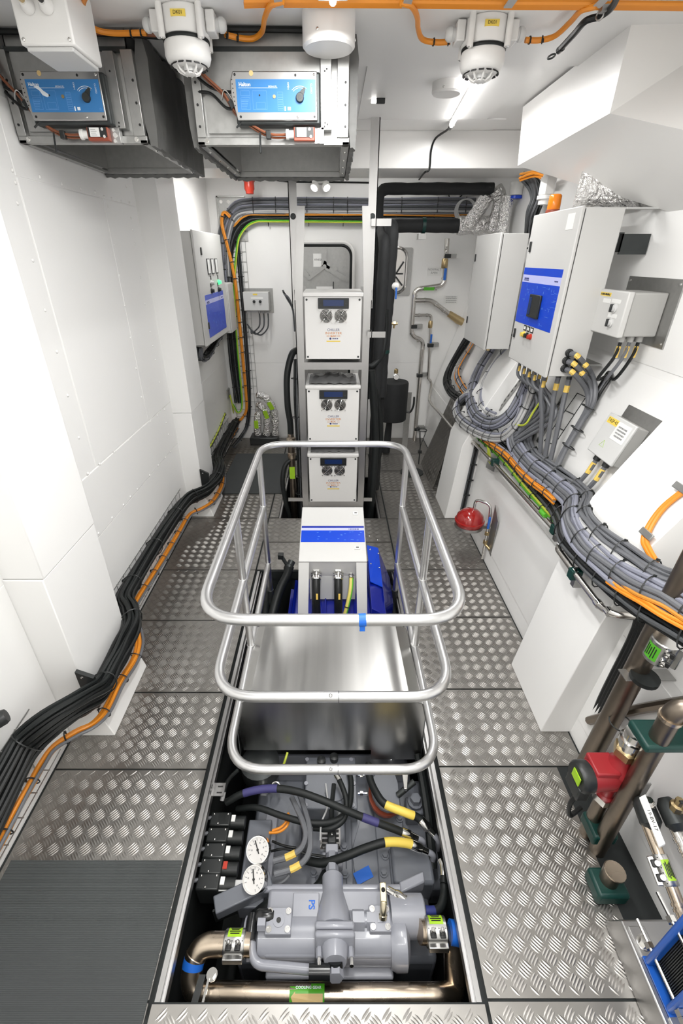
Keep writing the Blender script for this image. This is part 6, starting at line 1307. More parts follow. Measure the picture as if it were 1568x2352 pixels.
# circulation pump on its riser
t = thing('circulation_pump', 'red and black circulation pump on a vertical pipe at the right', 'pump')
b0, b1 = atx(1352, 1868, 1.09), atx(1452, 1690, 1.09); ux_, uyy = aty(1412, 1780, 1.03).x, 1.03
zc = aty(1412, 1775, 1.03).z
MB().cyl((ux_, uyy, 0.0), (ux_, uyy, zc - 0.12), 0.028, 14).build('lower_pipe', 'brown_pipe', t)
MB().lathe([(0.030, -0.17), (0.038, -0.165), (0.038, -0.13), (0.03, -0.125), (0.03, -0.08), (0.05, -0.04), (0.05, 0.05), (0.032, 0.08), (0.032, 0.12)], (ux_, uyy, zc), (0, 0, 1), 18).build('pump_housing', 'red_cast', t)
for z0_, m in ((-0.15, 'chrome'), (0.135, 'brass')): MB().hexa((ux_, uyy, zc + z0_ - 0.016), (ux_, uyy, zc + z0_ + 0.016), 0.047).build('union_nut', m, t)
MB().lathe([(0.036, 0.15), (0.036, 0.18), (0.044, 0.182), (0.044, 0.205), (0.036, 0.207), (0.036, 0.24)], (ux_, uyy, zc), (0, 0, 1), 16).build('upper_union', 'chrome', t)
mo = MB().lathe([(0.052, 0.02), (0.056, 0.04), (0.056, 0.115), (0.052, 0.12)], (ux_, uyy, zc), (-1, -0.1, 0.0), 24).build('motor', 'red_cast', t)
MB().box(ux_ - 0.11, ux_ - 0.02, uyy - 0.045, uyy + 0.045, zc + 0.0, zc + 0.062).build('terminal_cover', 'red_cast', t, bevel=0.006)
ca = MB().lathe([(0.057, 0.115), (0.058, 0.12), (0.058, 0.15), (0.05, 0.162)], (ux_, uyy, zc), (-1, -0.1, 0.0), 24).build('control_cap', 'black_plastic', t)
MB().box(ux_ - 0.163, ux_ - 0.115, uyy - 0.06, uyy + 0.03, zc - 0.085, zc - 0.02).build('control_box', 'black_plastic', t, bevel=0.006)
MB().box(ux_ - 0.166, ux_ - 0.162, uyy - 0.045, uyy + 0.005, zc - 0.012, zc + 0.028).build('indicator_label', 'label_lime', ca)
MB().tube(crom([(ux_ - 0.14, uyy - 0.03, zc - 0.08), (ux_ - 0.15, uyy - 0.03, zc - 0.16), (ux_ - 0.13, uyy - 0.03, zc - 0.24), (ux_ - 0.07, uyy - 0.0, zc - 0.24)], 5), 0.009, 8).build('cable', 'black_cable', t); settle(t)
# second bronze pipe with elbow, in teal clamps
t = thing('bronze_elbow_pipe', 'bronze coloured pipe with a top elbow in front of the pump', 'pipe')
xs, ys = 1.10, 0.965
PP = fillet([(xs, ys, -0.15), (xs, ys, 0.90), (xs + 0.22, ys - 0.03, 0.90)], 0.055, 8); MB().tube(PP, 0.0315, 18).build('pipe', 'brown_pipe', t)
for z in (0.835,): MB().lathe([(0.036, 0), (0.036, 0.014)], (xs, ys, z), (0, 0, 1), 18).build('press_ring', 'warm_pipe', t)
MB().cyl((xs + 0.055, ys - 0.008, 0.90), (xs + 0.075, ys - 0.012, 0.90), 0.036, 18).build('press_ring', 'warm_pipe', t)
MB().box(xs - 0.06, xs + 0.175, ys - 0.035, ys + 0.075, 0.70, 0.735).build('pipe_clamp', 'green_clamp', t, bevel=0.01)
MB().box(xs - 0.05, xs + 0.05, ys - 0.015, ys + 0.09, 0.06, 0.12).build('pipe_clamp', 'green_clamp', t, bevel=0.01)
MB().box(xs + 0.02, 1.24, ys + 0.06, ys + 0.066, 0.20, 0.36).build('wall_bracket', 'galvanised', t); settle(t)
t = thing('floor_pipe', 'short dark pipe in a teal clamp beside the heat exchanger', 'pipe')
q = atz(1395, 2030, 0.05); MB().cyl((q.x, q.y, 0.0), (q.x, q.y + 0.01, 0.14), 0.032, 18).build('pipe', 'brown_pipe', t); MB().lathe([(0.036, 0), (0.036, 0.008)], (q.x, q.y, 0.142), (0, 0, 1), 18).build('rim', 'warm_pipe', t); MB().box(q.x - 0.06, q.x + 0.06, q.y - 0.05, q.y + 0.05, 0.004, 0.07).build('pipe_clamp', 'green_clamp', t, bevel=0.012); settle(t)
# ---- plate heat exchanger with its pipes
t = thing('heat_exchanger', 'blue plate heat exchanger on an aluminium base in the lower right corner', 'heat exchanger')
MB().add([(1.005, 0.73, 0.0), (1.222, 0.73, 0.0), (1.222, 0.2, 0.0), (1.0, 0.2, 0.0), (1.02, 0.70, 0.10), (1.226, 0.70, 0.10), (1.226, 0.2, 0.10), (1.015, 0.2, 0.10)], [(0, 1, 2, 3), (7, 6, 5, 4), (0, 4, 5, 1), (1, 5, 6, 2), (2, 6, 7, 3), (3, 7, 4, 0)]).build('bracket', 'aluminium', t, bevel=0.006)
MB().box(1.035, 1.09, 0.2, 0.68, 0.10, 0.108).build('top_strip', 'aluminium', t, bevel=0.002)
MB().bolt((1.062, 0.635, 0.108), (0, 0, 1), 0.016, 0.013).build('bolt_head', 'chrome', t)
for y in (0.585, 0.475): MB().box(1.035, 1.232, y - 0.010, y + 0.010, 0.11, 0.62).build('end_plate', 'frame_blue', t, bevel=0.007)
for k in range(16): MB().box(1.06, 1.23, 0.49 + 0.0056 * k, 0.4925 + 0.0056 * k, 0.12, 0.60).build('plate', 'dark_metal', t)
for z in (0.16, 0.36):
    MB().cyl((1.048, 0.33, z), (1.048, 0.68, z), 0.006, 8).build('tie_rod', 'chrome', t)
    for y in (0.61, 0.455, 0.44): MB().hexa((1.048, y - 0.008, z), (1.048, y + 0.008, z), 0.015).build('nut', 'chrome', t)
MB().box(1.035, 1.232, 0.46, 0.60, 0.1, 0.112).build('foot', 'frame_blue', t); settle(t)
t = thing('exchanger_inlet', 'steel inlet pipe with lime labelled coupling at the heat exchanger', 'pipe')
a, b = atx(1455, 1975, 1.10), V((1.12, 0.60, 0.30)); a = V((1.11, 0.86, 0.40)); d = (b - a).normalized()
MB().cyl(a, b, 0.019, 14).build('pipe', 'warm_pipe', t); coupling(t, a.lerp(b, 0.45), d, 0.022, 0.085, True, face=(-0.45, -0.1, 0.9))
for f in (0.75, 0.8, 0.9): MB().cyl(a.lerp(b, f), a.lerp(b, f + 0.03), 0.023, 14).build('press_ring', 'warm_pipe', t)
vb = a + V((0.01, 0.03, 0.02)); MB().lathe([(0.02, -0.05), (0.034, -0.03), (0.036, 0.03), (0.02, 0.05)], vb, d, 12).build('valve_body', 'dark_metal', t); MB().lathe([(0.02, 0), (0.02, 0.02), (0.012, 0.022), (0.012, 0.035)], vb + V((-0.0, 0.01, 0.03)), (-0.2, 0, 1), 8).build('valve_stem', 'chrome', t)
hd = MB().obox(vb + V((-0.03, -0.05, 0.05)), d * 0.07, V((0.012, 0.004, 0.002)), V((0, 0.001, 0.0025))).build('valve_handle', 'label_white', t); text('19-BV-17', 0.016, 'ink_black', hd, vb + V((-0.03, -0.05, 0.0535)), d, d.cross(V((0, 0, 1))) * -1 if False else V((0, 0, 1)).cross(d))
settle(t)
t = thing('exchanger_outlet', 'steel outlet pipe with tagged ball valve at the right edge', 'pipe')
a, b = V((1.185, 0.84, 0.42)), V((1.205, 0.58, 0.34)); d = (b - a).normalized()
MB().cyl(a, b, 0.017, 14).build('pipe', 'steel_pipe', t)
for f in (0.1, 0.2, 0.85, 0.92): MB().cyl(a.lerp(b, f), a.lerp(b, f + 0.05), 0.021, 14).build('press_ring', 'chrome', t)
vb = a + V((0.0, 0.03, 0.03)); MB().lathe([(0.02, -0.05), (0.034, -0.03), (0.036, 0.03), (0.02, 0.05)], vb, d, 12).build('valve_body', 'dark_metal', t); MB().lathe([(0.022, 0), (0.022, 0.05), (0.014, 0.055), (0.014, 0.075)], vb, (0.1, 0.1, 1), 8).build('valve_stem', 'brass', t)
MB().cyl(vb + V((0, 0, 0.075)), vb + V((0.03, -0.0, 0.075)), 0.006, 8).build('lever_arm', 'dark_metal', t)
hd = MB().obox(vb + V((0.075, -0.03, 0.07)), V((0.05, -0.022, -0.004)), V((0.006, 0.014, 0)), V((0, 0, 0.0025))).build('valve_handle', 'label_white', t); text('19-BV-18', 0.018, 'ink_black', hd, vb + V((0.075, -0.03, 0.073)), V((0.05, -0.022, -0.004)), V((0.006, 0.014, 0)))
settle(t)
# orange cable pair on the near right casing
t = thing('orange_casing_cable', 'orange cable pair clipped to the near right casing', 'cable')
ca_ = [(1.36, 1.5), ]
def cas(px, py, off=0.012):   # on the flared face of the near casing
    d = _ray(px, py); s0 = (1.50 - 1.25) / (1.60 - 1.14); cc = 1.25 - s0 * 1.14 - off
    t_ = (cc + s0 * CAM_H) / (d.x - s0 * d.z); return V((d.x * t_, d.y * t_, CAM_H + d.z * t_))
for k in (0, 1):
    MB().tube(crom([cas(1590 + 8 * k, 1112), cas(1565 + 8 * k, 1128), cas(1520 + 7 * k, 1165), cas(1490 + 8 * k, 1205), cas(1476 + 9 * k, 1240), cas(1484 + 8 * k, 1262), cas(1500 + 8 * k, 1290, 0.02)], 6), 0.009, 8).build('cable', 'orange_cable', t)
for a, b in ((1484, 1226), (1562, 1120)):
    c = cas(a, b, 0.024); MB().obox(c, V((0.0, 0.035, 0.0)), V((0.006, 0, 0.012)), V((-0.004, 0, 0.002))).build('clip', 'galvanised', t, bevel=0.002)
settle(t)
# ================================================================== GUARD RAIL
t = thing('guard_rail', 'aluminium tube guard rail with three rings around the machine pit', 'railing')
RX, RYA, RYB, RR = 0.452, 1.14, 2.765, 0.0205
def ring(z, rc): return fillet([(-RX, RYA, z), (RX, RYA, z), (RX, RYB, z), (-RX, RYB, z)], rc, 10, closed=True)
for z, nm in ((1.10, 'top_ring'), (0.722, 'middle_ring'), (0.267, 'lower_ring')):
    if z > 1: MB().tube(ring(z, 0.17), RR, 16, closed=True).build(nm, 'rail_aluminium', t)
    else: MB().tube(fillet([(-RX, 2.60, z), (-RX, RYA, z), (RX, RYA, z), (RX, 2.60, z)], 0.17, 10), RR, 16).build(nm, 'rail_aluminium', t)
    for x in (0.012,):
        if z < 1: MB().lathe([(RR + 0.0006, -0.001), (RR + 0.0006, 0.001)], (x + 0.01, RYA, z), (1, 0, 0), 16).build('joint', 'dark_metal', t); MB().dome((x - 0.02, RYA - 0.008, z + RR - 0.003), (0, -0.3, 1), 0.008, 0.005, 10).build('rivet', 'aluminium', t)
for s in (-1, 1):
    for y in (1.83, 2.60):
        MB().cyl((s * RX, y, 0.04), (s * RX, y, 1.10), 0.019, 14).build('post', 'rail_aluminium', t)
        for z in (0.722, 0.267): MB().torus((s * RX, y, z + 0.018), (0, 0, 1), 0.0195, 0.003, 16, 6).build('weld_seam', 'rail_aluminium', t)
        MB().cyl((s * RX, y, -0.25), (s * RX, y, 0.045), 0.023, 14).build('socket', 'dark_metal', t)
MB().lathe([(RR + 0.001, -0.012), (RR + 0.0012, 0.012)], (0.098, RYA, 1.10), (1, 0, 0.05), 18).build('tape_band', 'tape_blue', t)
MB().obox((0.098, RYA - 0.012, 1.10 - RR - 0.004), (0.009, 0, 0), (0, 0.001, 0), (0, 0.002, 0.012)).build('tape_tail', 'tape_blue', t)
settle(t)
# ================================================================== STAINLESS COVER
t = thing('machine_cover', 'brushed stainless cover over the shaft in the pit', 'cover')
YF, YB_, ZT = 1.455, 1.97, 0.305
XL, XR = -0.475, 0.455
prof = [(XL, ZT - 0.10), (XL + 0.075, ZT), (XR - 0.085, ZT), (XR, ZT - 0.10)]
def shell(prof, y0, y1): return [[(x, y, z) for x, z in prof] for y in (y0, y1)]
m = MB()
pts = [(XL - 0.01, -0.13), (XL, ZT - 0.075), (XL + 0.02, ZT - 0.03), (XL + 0.075, ZT), (XR - 0.085, ZT), (XR - 0.02, ZT - 0.03), (XR, ZT - 0.075), (XR + 0.01, -0.13)]
inn = [(x * 0.994, z - 0.004) for x, z in pts]
ply = pts + inn[::-1]
m = MB(); n = len(pts)
vs = [(x, YF, z) for x, z in pts] + [(x * 0.97 - 0.0, YB_, z) for x, z in pts] + [(x * 0.994, YF + 0.002, z - 0.004) for x, z in pts] + [(x * 0.964, YB_, z - 0.004) for x, z in pts]
fs = []
for i in range(n - 1):
    fs.append((i, i + 1, n + i + 1, n + i)); fs.append((2 * n + i, 3 * n + i, 3 * n + i + 1, 2 * n + i + 1))
    fs.append((i, 2 * n + i, 2 * n + i + 1, i + 1)); fs.append((n + i, n + i + 1, 3 * n + i + 1, 3 * n + i))
fs += [(0, n, 3 * n, 2 * n), (n - 1, 3 * n - 1, 4 * n - 1, 2 * n - 1)]
m.add(vs, fs); m.build('top_sheet', 'stainless', t, ang=12)
zb = -0.10
m = MB().prism([(XL + 0.012, YF + 0.004, -0.09), (XL - 0.004, YF + 0.004, 0.1), (XL + 0.002, YF + 0.004, ZT - 0.078), (XL + 0.022, YF + 0.004, ZT - 0.034), (XL + 0.076, YF + 0.004, ZT - 0.005), (XR - 0.086, YF + 0.004, ZT - 0.005), (XR - 0.022, YF + 0.004, ZT - 0.034), (XR - 0.002, YF + 0.004, ZT - 0.078), (XR + 0.004, YF + 0.004, -0.17), (0.20, YF + 0.004, -0.17), (0.20, YF + 0.004, -0.09)], (0, 0.004, 0)); m.build('front_sheet', 'stainless', t)
MB().box(XL + 0.03, XR - 0.03, YF - 0.0005, YF + 0.006, ZT - 0.016, ZT - 0.012)
settle(t)
# ================================================================== BLUE MOTOR WITH TERMINAL BOX
t = thing('electric_motor', 'blue electric motor in the far end of the pit', 'motor')
mc = V((0.0, 0, -0.16))
MB().lathe([(0.26, 0), (0.30, 0.02), (0.30, 0.78), (0.26, 0.80), (0.16, 0.84)], (0, 2.0, -0.16), (0, 1, 0), 32).build('stator', 'machine_blue', t)
for k in range(14):
    a = math.radians(-20 + 220 * k / 13); d = V((math.cos(a), 0, math.sin(a)))
    MB().obox(V((0, 2.42, -0.16)) + d * 0.312, d * 0.018, V((0, 0.34, 0)), d.cross(V((0, 1, 0))) * 0.004).build('cooling_fin', 'machine_blue', t)
MB().box(-0.25, 0.25, 2.02, 2.85, 0.04, 0.13).build('top_pad', 'machine_blue', t, bevel=0.01)
MB().add([(0.245, 2.20, 0.22), (0.34, 2.20, 0.16), (0.40, 2.20, -0.1), (0.245, 2.20, -0.1), (0.245, 2.66, 0.26), (0.33, 2.66, 0.24), (0.40, 2.66, -0.05), (0.245, 2.66, -0.1)], [(0, 1, 2, 3), (7, 6, 5, 4), (0, 4, 5, 1), (1, 5, 6, 2), (2, 6, 7, 3), (3, 7, 4, 0)]).build('side_guard', 'machine_blue', t, bevel=0.004)
pl = MB().add([(0.25, 2.42, 0.262), (0.335, 2.42, 0.215), (0.335, 2.80, 0.275), (0.25, 2.80, 0.30), (0.25, 2.42, 0.256), (0.335, 2.42, 0.209), (0.335, 2.80, 0.269), (0.25, 2.80, 0.294)], [(0, 1, 2, 3), (7, 6, 5, 4), (0, 4, 5, 1), (1, 5, 6, 2), (2, 6, 7, 3), (3, 7, 4, 0)]).build('guard_flap', 'panel_blue', t)
q = MB()
for i in range(4):
    for x in (0.262, 0.322): q.dome((x, 2.46 + 0.1 * i, 0.262 - (x - 0.25) * 0.55 + 0.11 * i * 0.45), (0.3, -0.2, 1), 0.0065, 0.005, 8)
q.build('screw', 'chrome', pl)
MB().prism([(0.335, 2.30, 0.20), (0.42, 2.45, 0.05), (0.42, 2.70, 0.08), (0.335, 2.80, 0.27)], (0, 0, -0.25)).build('side_cowl', 'machine_blue', t, bevel=0.006); settle(t)
t = thing('terminal_box', 'white terminal box with blue stripe standing on the blue motor', 'terminal box')
A_, B_ = V((0, 2.315, 0.50)), V((0, 2.79, 0.625)); d = (B_ - A_).normalized(); n2 = V((0, -d.z, d.y)); L_ = (B_ - A_).length; xm, hw = 0.0, 0.213
bd = MB().obox(V((xm, 0, 0)) + (A_ + B_) / 2 - n2 * 0.10, V((hw - 0.006, 0, 0)), d * (L_ / 2 - 0.006), n2 * 0.088).build('box', 'cabinet_grey', t, bevel=0.005)
ld = MB().obox(V((xm, 0, 0)) + (A_ + B_) / 2 - n2 * 0.006, V((hw, 0, 0)), d * L_ / 2, n2 * 0.006).build('lid', 'cabinet_grey', t, bevel=0.004)
MB().obox(V((xm, 0, 0)) + (A_ + B_) / 2 - n2 * 0.0145, V((hw - 0.01, 0, 0)), d * (L_ / 2 - 0.01), n2 * 0.003).build('seal', 'black_rubber', t)
xe = V((1, 0, 0))
for a, b, m in ((0.585, 0.62, 'panel_blue_dark'), (0.535, 0.585, 'panel_lilac'), (0.325, 0.535, 'panel_blue')):
    MB().obox(V((xm, 0, 0)) + A_ + d * L_ * (a + b) / 2 + n2 * 0.0006, xe * (hw - 0.006), d * L_ * (b - a) / 2, n2 * 0.0008).build('printed_stripe', m, ld)
scribble(ld, V((0.14, 0, 0)) + A_ + d * L_ * 0.56 + n2 * 0.0014, xe, d, 0.07, 1, 0.01, 'ink_navy', lift=0.0003)
q = MB(); rnd = random.Random(5)
for k in range(18): q.obox(V((rnd.uniform(-0.1, 0.19), 0, 0)) + A_ + d * L_ * rnd.uniform(0.34, 0.52) + n2 * 0.0012, xe * 0.006, d * 0.001, n2 * 0.0006)
q.build('print', 'ink_pale_blue', ld)
for f in (0.86, 0.22):
    k = MB().obox(V((0.155, 0, 0)) + A_ + d * L_ * f + n2 * 0.004, xe * 0.018, d * 0.013, n2 * 0.004).build('lock', 'label_white', ld, bevel=0.002); MB().obox(V((0.157, 0, 0)) + A_ + d * L_ * f + n2 * 0.009, xe * 0.009, d * 0.003, n2 * 0.002).build('key_slot', 'ink_black', k)
for s in (-1, 1):
    x0, x1 = (-0.213, -0.148) if s < 0 else (0.146, 0.211)
    MB().add([(x0, 2.318, 0.488), (x1, 2.318, 0.488), (x1 + s * 0.01, 2.20, 0.12), (x0 + s * 0.01, 2.20, 0.12), (x0, 2.324, 0.488), (x1, 2.324, 0.488), (x1 + s * 0.01, 2.206, 0.12), (x0 + s * 0.01, 2.206, 0.12)], [(0, 3, 2, 1), (4, 5, 6, 7), (0, 1, 5, 4), (1, 2, 6, 5), (2, 3, 7, 6), (3, 0, 4, 7)]).build('support_leg', 'cabinet_grey', t)
MB().box(-0.15, 0.148, 2.36, 2.366, 0.16, 0.485).build('gland_plate', 'light_grey', t)
for px, r_ in ((-0.105, 0.036), (0.035, 0.036)):
    MB().lathe([(r_, 0), (r_, 0.014), (r_ * 0.85, 0.016), (r_ * 0.85, 0.05), (r_ * 0.8, 0.06)], (px, 2.36, 0.39), (0, -0.8, -0.45), 6).build('gland_nut', 'chrome', t); MB().lathe([(r_ * 0.92, 0.012), (r_ * 0.92, 0.02), (r_ * 0.86, 0.022), (r_ * 0.86, 0.028), (r_ * 0.92, 0.03), (r_ * 0.92, 0.036), (r_ * 0.84, 0.038), (r_ * 0.84, 0.056)], (px, 2.36, 0.39), (0, -0.8, -0.45), 20).build('gland_body', 'chrome', t)
    MB().tube(crom([(px, 2.33, 0.375), (px, 2.27, 0.32), (px, 2.235, 0.22), (px + 0.005, 2.22, 0.05), (px + 0.01, 2.22, -0.08)], 6), 0.026, 14).build('power_cable', 'black_cable', t); MB().obox((px + 0.006, 2.226, 0.292), (0.006, 0, 0), (0, 0.003, 0.0), (0, 0.004, 0.018)).build('marker', 'marker_yellow', t)
MB().lathe([(0.018, 0), (0.018, 0.01), (0.015, 0.012), (0.015, 0.03)], (0.118, 2.36, 0.37), (0, -0.8, -0.45), 12).build('gland_nut', 'chrome', t)
ye = crom([(0.118, 2.335, 0.355), (0.112, 2.29, 0.29), (0.09, 2.25, 0.19), (0.07, 2.23, 0.10), (0.065, 2.22, -0.05)], 6); MB().tube(ye, 0.0125, 10).build('earth_cable', 'yellow_cable', t); MB().tube([p + V((0.009, -0.0045, 0.002)) for p in ye], 0.006, 8).build('earth_stripe', 'green_stripe', t)
i_ = len(ye) // 2; MB().torus(ye[i_], ye[i_ + 1] - ye[i_ - 1], 0.0145, 0.003, 14, 5).build('cable_tie', 'black_plastic', t); settle(t)
# hose beside the motor on the left
t = thing('coolant_hose', 'black coolant hose with elbow fitting left of the blue motor', 'hose')
h0 = atz(660, 1318, 0.12); MB().tube(crom([h0 + V((0, 0.05, 0.02)), h0, h0 + V((-0.05, -0.12, -0.06)), h0 + V((-0.09, -0.28, -0.16)), h0 + V((-0.10, -0.45, -0.25))], 6), 0.032, 12).build('hose', 'black_rubber', t)
MB().lathe([(0.03, 0), (0.036, 0.01), (0.036, 0.03), (0.028, 0.035), (0.028, 0.07)], h0 + V((0, 0.04, 0.01)), (0.3, 0.6, 0.4), 12).build('fitting', 'dark_metal', t); MB().cyl(h0 + V((0.0, 0.05, 0.03)), h0 + V((-0.05, 0.07, 0.12)), 0.014, 10).build('bleed_pipe', 'dark_metal', t); MB().box(h0.x - 0.07, h0.x - 0.03, h0.y + 0.05, h0.y + 0.09, h0.z + 0.09, h0.z + 0.13).build('sensor_plug', 'black_plastic', t, bevel=0.004); settle(t)
for i, (x, r_) in enumerate(((-0.50, 0.03), (0.43, 0.03))):
    one_cable('pit_hose', ('black hose running along the left side of the motor', 'black hose running along the right side of the motor')[i], [V((x, 2.75, -0.05)), V((x + 0.01, 2.4, -0.12)), V((x, 2.05, -0.10)), V((x + 0.02, 1.6, -0.2))], r_, 'black_rubber', 'hose', n=12)
# ================================================================== GEARBOX IN THE PIT
g = thing('marine_gearbox', 'grey marine gearbox in the open pit', 'gearbox')
GM = 'machine_grey'
def zz(px, py, z): return atz(px, py, z)
def zbox(a, b, c, d, zt, zb, name, m=GM, bevel=0.008, parent=None):   # pixel rectangle (a,b)-(c,d) read at the height of its top
    p, q = atz(a, b, zt), atz(c, d, zt); x0, x1 = min(p.x, q.x), max(p.x, q.x); y0, y1 = min(p.y, q.y), max(p.y, q.y)
    return MB().box(x0, x1, y0, y1, zb, zt).build(name, m, parent or g, bevel=bevel)
MB().box(-0.40, 0.43, 0.72, 1.62, -0.85, -0.36).build('lower_case', GM, g, bevel=0.02)
zbox(560, 2075, 700, 1790, -0.30, -0.45, 'case_top', bevel=0.015); zbox(700, 2075, 800, 1850, -0.27, -0.45, 'centre_ridge', bevel=0.012)
zbox(800, 2075, 905, 1780, -0.29, -0.45, 'case_top', bevel=0.012); zbox(895, 2040, 1000, 1790, -0.33, -0.5, 'side_case', bevel=0.02)
MB().obox(atz(852, 2000, -0.285) , V((0.075, 0.012, 0)), V((-0.012, 0.10, 0.0)), V((0, 0, 0.006))).build('cover_plate', GM, g, bevel=0.002)
MB().obox(atz(860, 1930, -0.285), V((0.085, -0.03, 0)), V((0.03, 0.085, 0.0)), V((0, 0, 0.004))).build('cover_plate', GM, g, bevel=0.002)
for a, b, c, d in ((872, 2045, 884, 1780), (906, 2045, 914, 1800), (795, 2060, 806, 1860), (700, 2060, 712, 1900)): zbox(a, b, c, d, -0.265, -0.32, 'rib', bevel=0.006)
MB().obox(atz(655, 2035, -0.27), V((0.13, 0.035, 0)), V((-0.015, 0.05, 0)), V((0, 0, 0.008))).build('cover_plate', GM, g, bevel=0.003)
for a, b in ((720, 2005), (716, 2050), (790, 1945), (792, 2007), (793, 2055), (881, 2005), (862, 1790), (917, 1880), (884, 1965), (720, 2075), (940, 2000)):
    p = atz(a, b, -0.262); MB().bolt(p, (0, 0, 1), 0.013, 0.012).build('bolt_head', GM, g)
# stepped side case (right)
st = zbox(905, 2030, 985, 1935, -0.22, -0.4, 'step_case', bevel=0.014); zbox(900, 2045, 935, 1945, -0.25, -0.4, 'step_flange', bevel=0.014)
MB().obox(atz(945, 2035, -0.2), V((0.055, 0.02, 0.0)), V((0, 0.004, 0.03)), V((0, 0.02, 0))).build('step_lug', 'machine_light', g, bevel=0.006)
# valve block at the cover edge
vb = zbox(698, 1858, 816, 1738, -0.17, -0.33, 'valve_block', bevel=0.006)
for a, b in ((705, 1745), (806, 1745), (703, 1800), (702, 1850), (810, 1850), (812, 1800)): p = atz(a, b, -0.17); MB().lathe([(0.010, 0), (0.010, 0.006), (0.005, 0.006)], p, (0, 0, 1), 12).build('cap_screw', 'machine_light', vb)
p = atz(770, 1815, -0.17); MB().lathe([(0.055, 0), (0.055, 0.006)], p, (0, 0, 1), 24).build('end_cover', GM, vb); MB().cyl(p + V((-0.01, 0.0, 0.006)), p + V((-0.01, 0, 0.0068)), 0.005, 8).build('hole', 'ink_black', vb)
for a, b in ((738, 1752), (767, 1745)): p = atz(a, b, -0.17); MB().lathe([(0.022, 0), (0.022, 0.03), (0.012, 0.034)], p, (0, 0, 1), 16).build('black_plug', 'black_plastic', vb)
for b in (1780, 1822): p = atz(822, b, -0.19); MB().cyl(p, p + V((0.045, 0, 0)), 0.006, 8).build('grease_nipple', 'chrome', vb); MB().hexa(p + V((0.01, 0, 0)), p + V((0.025, 0, 0)), 0.011).build('nipple_nut', 'chrome', vb)
MB().box(atz(776, 1820, -0.16).x, atz(782, 1820, -0.16).x, atz(780, 1800, -0.16).y, atz(780, 1780, -0.16).y, -0.17, -0.165).build('pink_tag', 'label_white', vb)
# centre sensor: plug and hexagon stack, bottle-shaped regulator along the ridge
a0 = atz(762, 1925, -0.20); a1 = atz(764, 1990, -0.17); a2 = atz(764, 2060, -0.13); a3 = atz(768, 2140, -0.10)
zbox(738, 1990, 786, 1955, -0.22, -0.3, 'sensor_pad', 'machine_light')
MB().box(a0.x - 0.02, a0.x + 0.02, a0.y - 0.035, a0.y + 0.05, -0.22, -0.165).build('sensor_plug', 'black_plastic', g, bevel=0.006); MB().dome((a0.x, a0.y, -0.165), (0, 0, 1), 0.005, 0.003, 10).build('plug_screw', 'chrome', g)
MB().tube(crom([a0 + V((0, 0.05, 0.0)), a0 + V((0.0, 0.13, 0.03)), a0 + V((0.01, 0.22, 0.05))], 5), 0.011, 8).build('sensor_boot', 'black_rubber', g)
d = (a3 - a1).normalized(); upv = V((0, 0, 1))
MB().box(a0.x - 0.028, a0.x + 0.028, a0.y - 0.07, a0.y - 0.035, -0.24, -0.17).build('regulator_head', 'machine_light', g, bevel=0.004)
st_ = V((a0.x, a0.y - 0.07, -0.19))
MB().hexa(st_, st_ + d * 0.045, 0.026).build('hexagon', 'machine_light', g); MB().lathe([(0.022, 0.045), (0.022, 0.055)], st_, d, 16).build('collar', 'machine_light', g); MB().hexa(st_ + d * 0.055, st_ + d * 0.09, 0.027).build('hexagon', 'machine_light', g)
LL = (a3 - st_).length
MB().lathe([(0.030, 0.09), (0.044, 0.105), (0.044, LL * 0.55), (0.048, LL * 0.6), (0.066, LL * 0.82), (0.070, LL * 0.95), (0.070, LL)], st_, d, 24).build('regulator_body', 'machine_light', g)
fl_ = a3; MB().obox(fl_ + d * 0.012, V((0.075, 0, 0)), d * 0.014, d.cross(V((1, 0, 0))) * 0.06).build('regulator_flange', 'machine_light', g, bevel=0.01); MB().obox(fl_ + d * 0.042, V((0.075, 0, 0)), d * 0.012, d.cross(V((1, 0, 0))) * 0.06).build('regulator_flange', 'machine_light', g, bevel=0.01)
for s in (-1, 1): MB().hexa(fl_ + d * 0.054 + V((s * 0.058, 0, 0)), fl_ + d * 0.085 + V((s * 0.058, 0, 0)), 0.012).build('flange_bolt', 'machine_light', g); MB().cyl(fl_ + d * 0.08 + V((s * 0.058, 0, 0)), fl_ + d * 0.11 + V((s * 0.058, 0, 0)), 0.008, 8).build('stud_end', 'chrome', g)
MB().lathe([(0.05, 0.05), (0.046, 0.08), (0.04, 0.10)], fl_, d, 18).build('outlet_neck', 'machine_light', g)
o0 = fl_ + d * 0.09; MB().tube(fillet([o0, o0 + d * 0.10 + V((0, 0, -0.02)), o0 + d * 0.11 + V((0.0, 0, -0.08))], 0.04, 5), [0.03] * 9, 12).build('black_elbow', 'black_tape', g) if False else MB().cyl(o0, o0 + d * 0.015 - V((0, 0, 0.02)), 0.028, 14).build('black_elbow', 'black_tape', g)
o1 = o0 + d * 0.015 - V((0, 0, 0.02)); MB().hexa(o1, o1 + d * 0.035, 0.028).build('elbow_nut', 'machine_light', g); MB().cyl(o1 + d * 0.015 + V((-0.02, 0, 0)), o1 + d * 0.015 + V((-0.095, 0, 0)), 0.026, 12).build('tape_wrap', 'black_tape', g)
# side branch of the regulator
b0 = a3 + V((0.07, 0.035, -0.0)); 
for x0, x1, r_ in ((0.0, 0.045, 0.034), (0.045, 0.055, 0.024), (0.055, 0.085, 0.032), (0.085, 0.095, 0.024), (0.095, 0.115, 0.032)): MB().cyl(b0 + V((x0, 0, 0)), b0 + V((x1, 0, 0)), r_, 6 if r_ > 0.03 else 16).build('branch_union', 'machine_light', g)
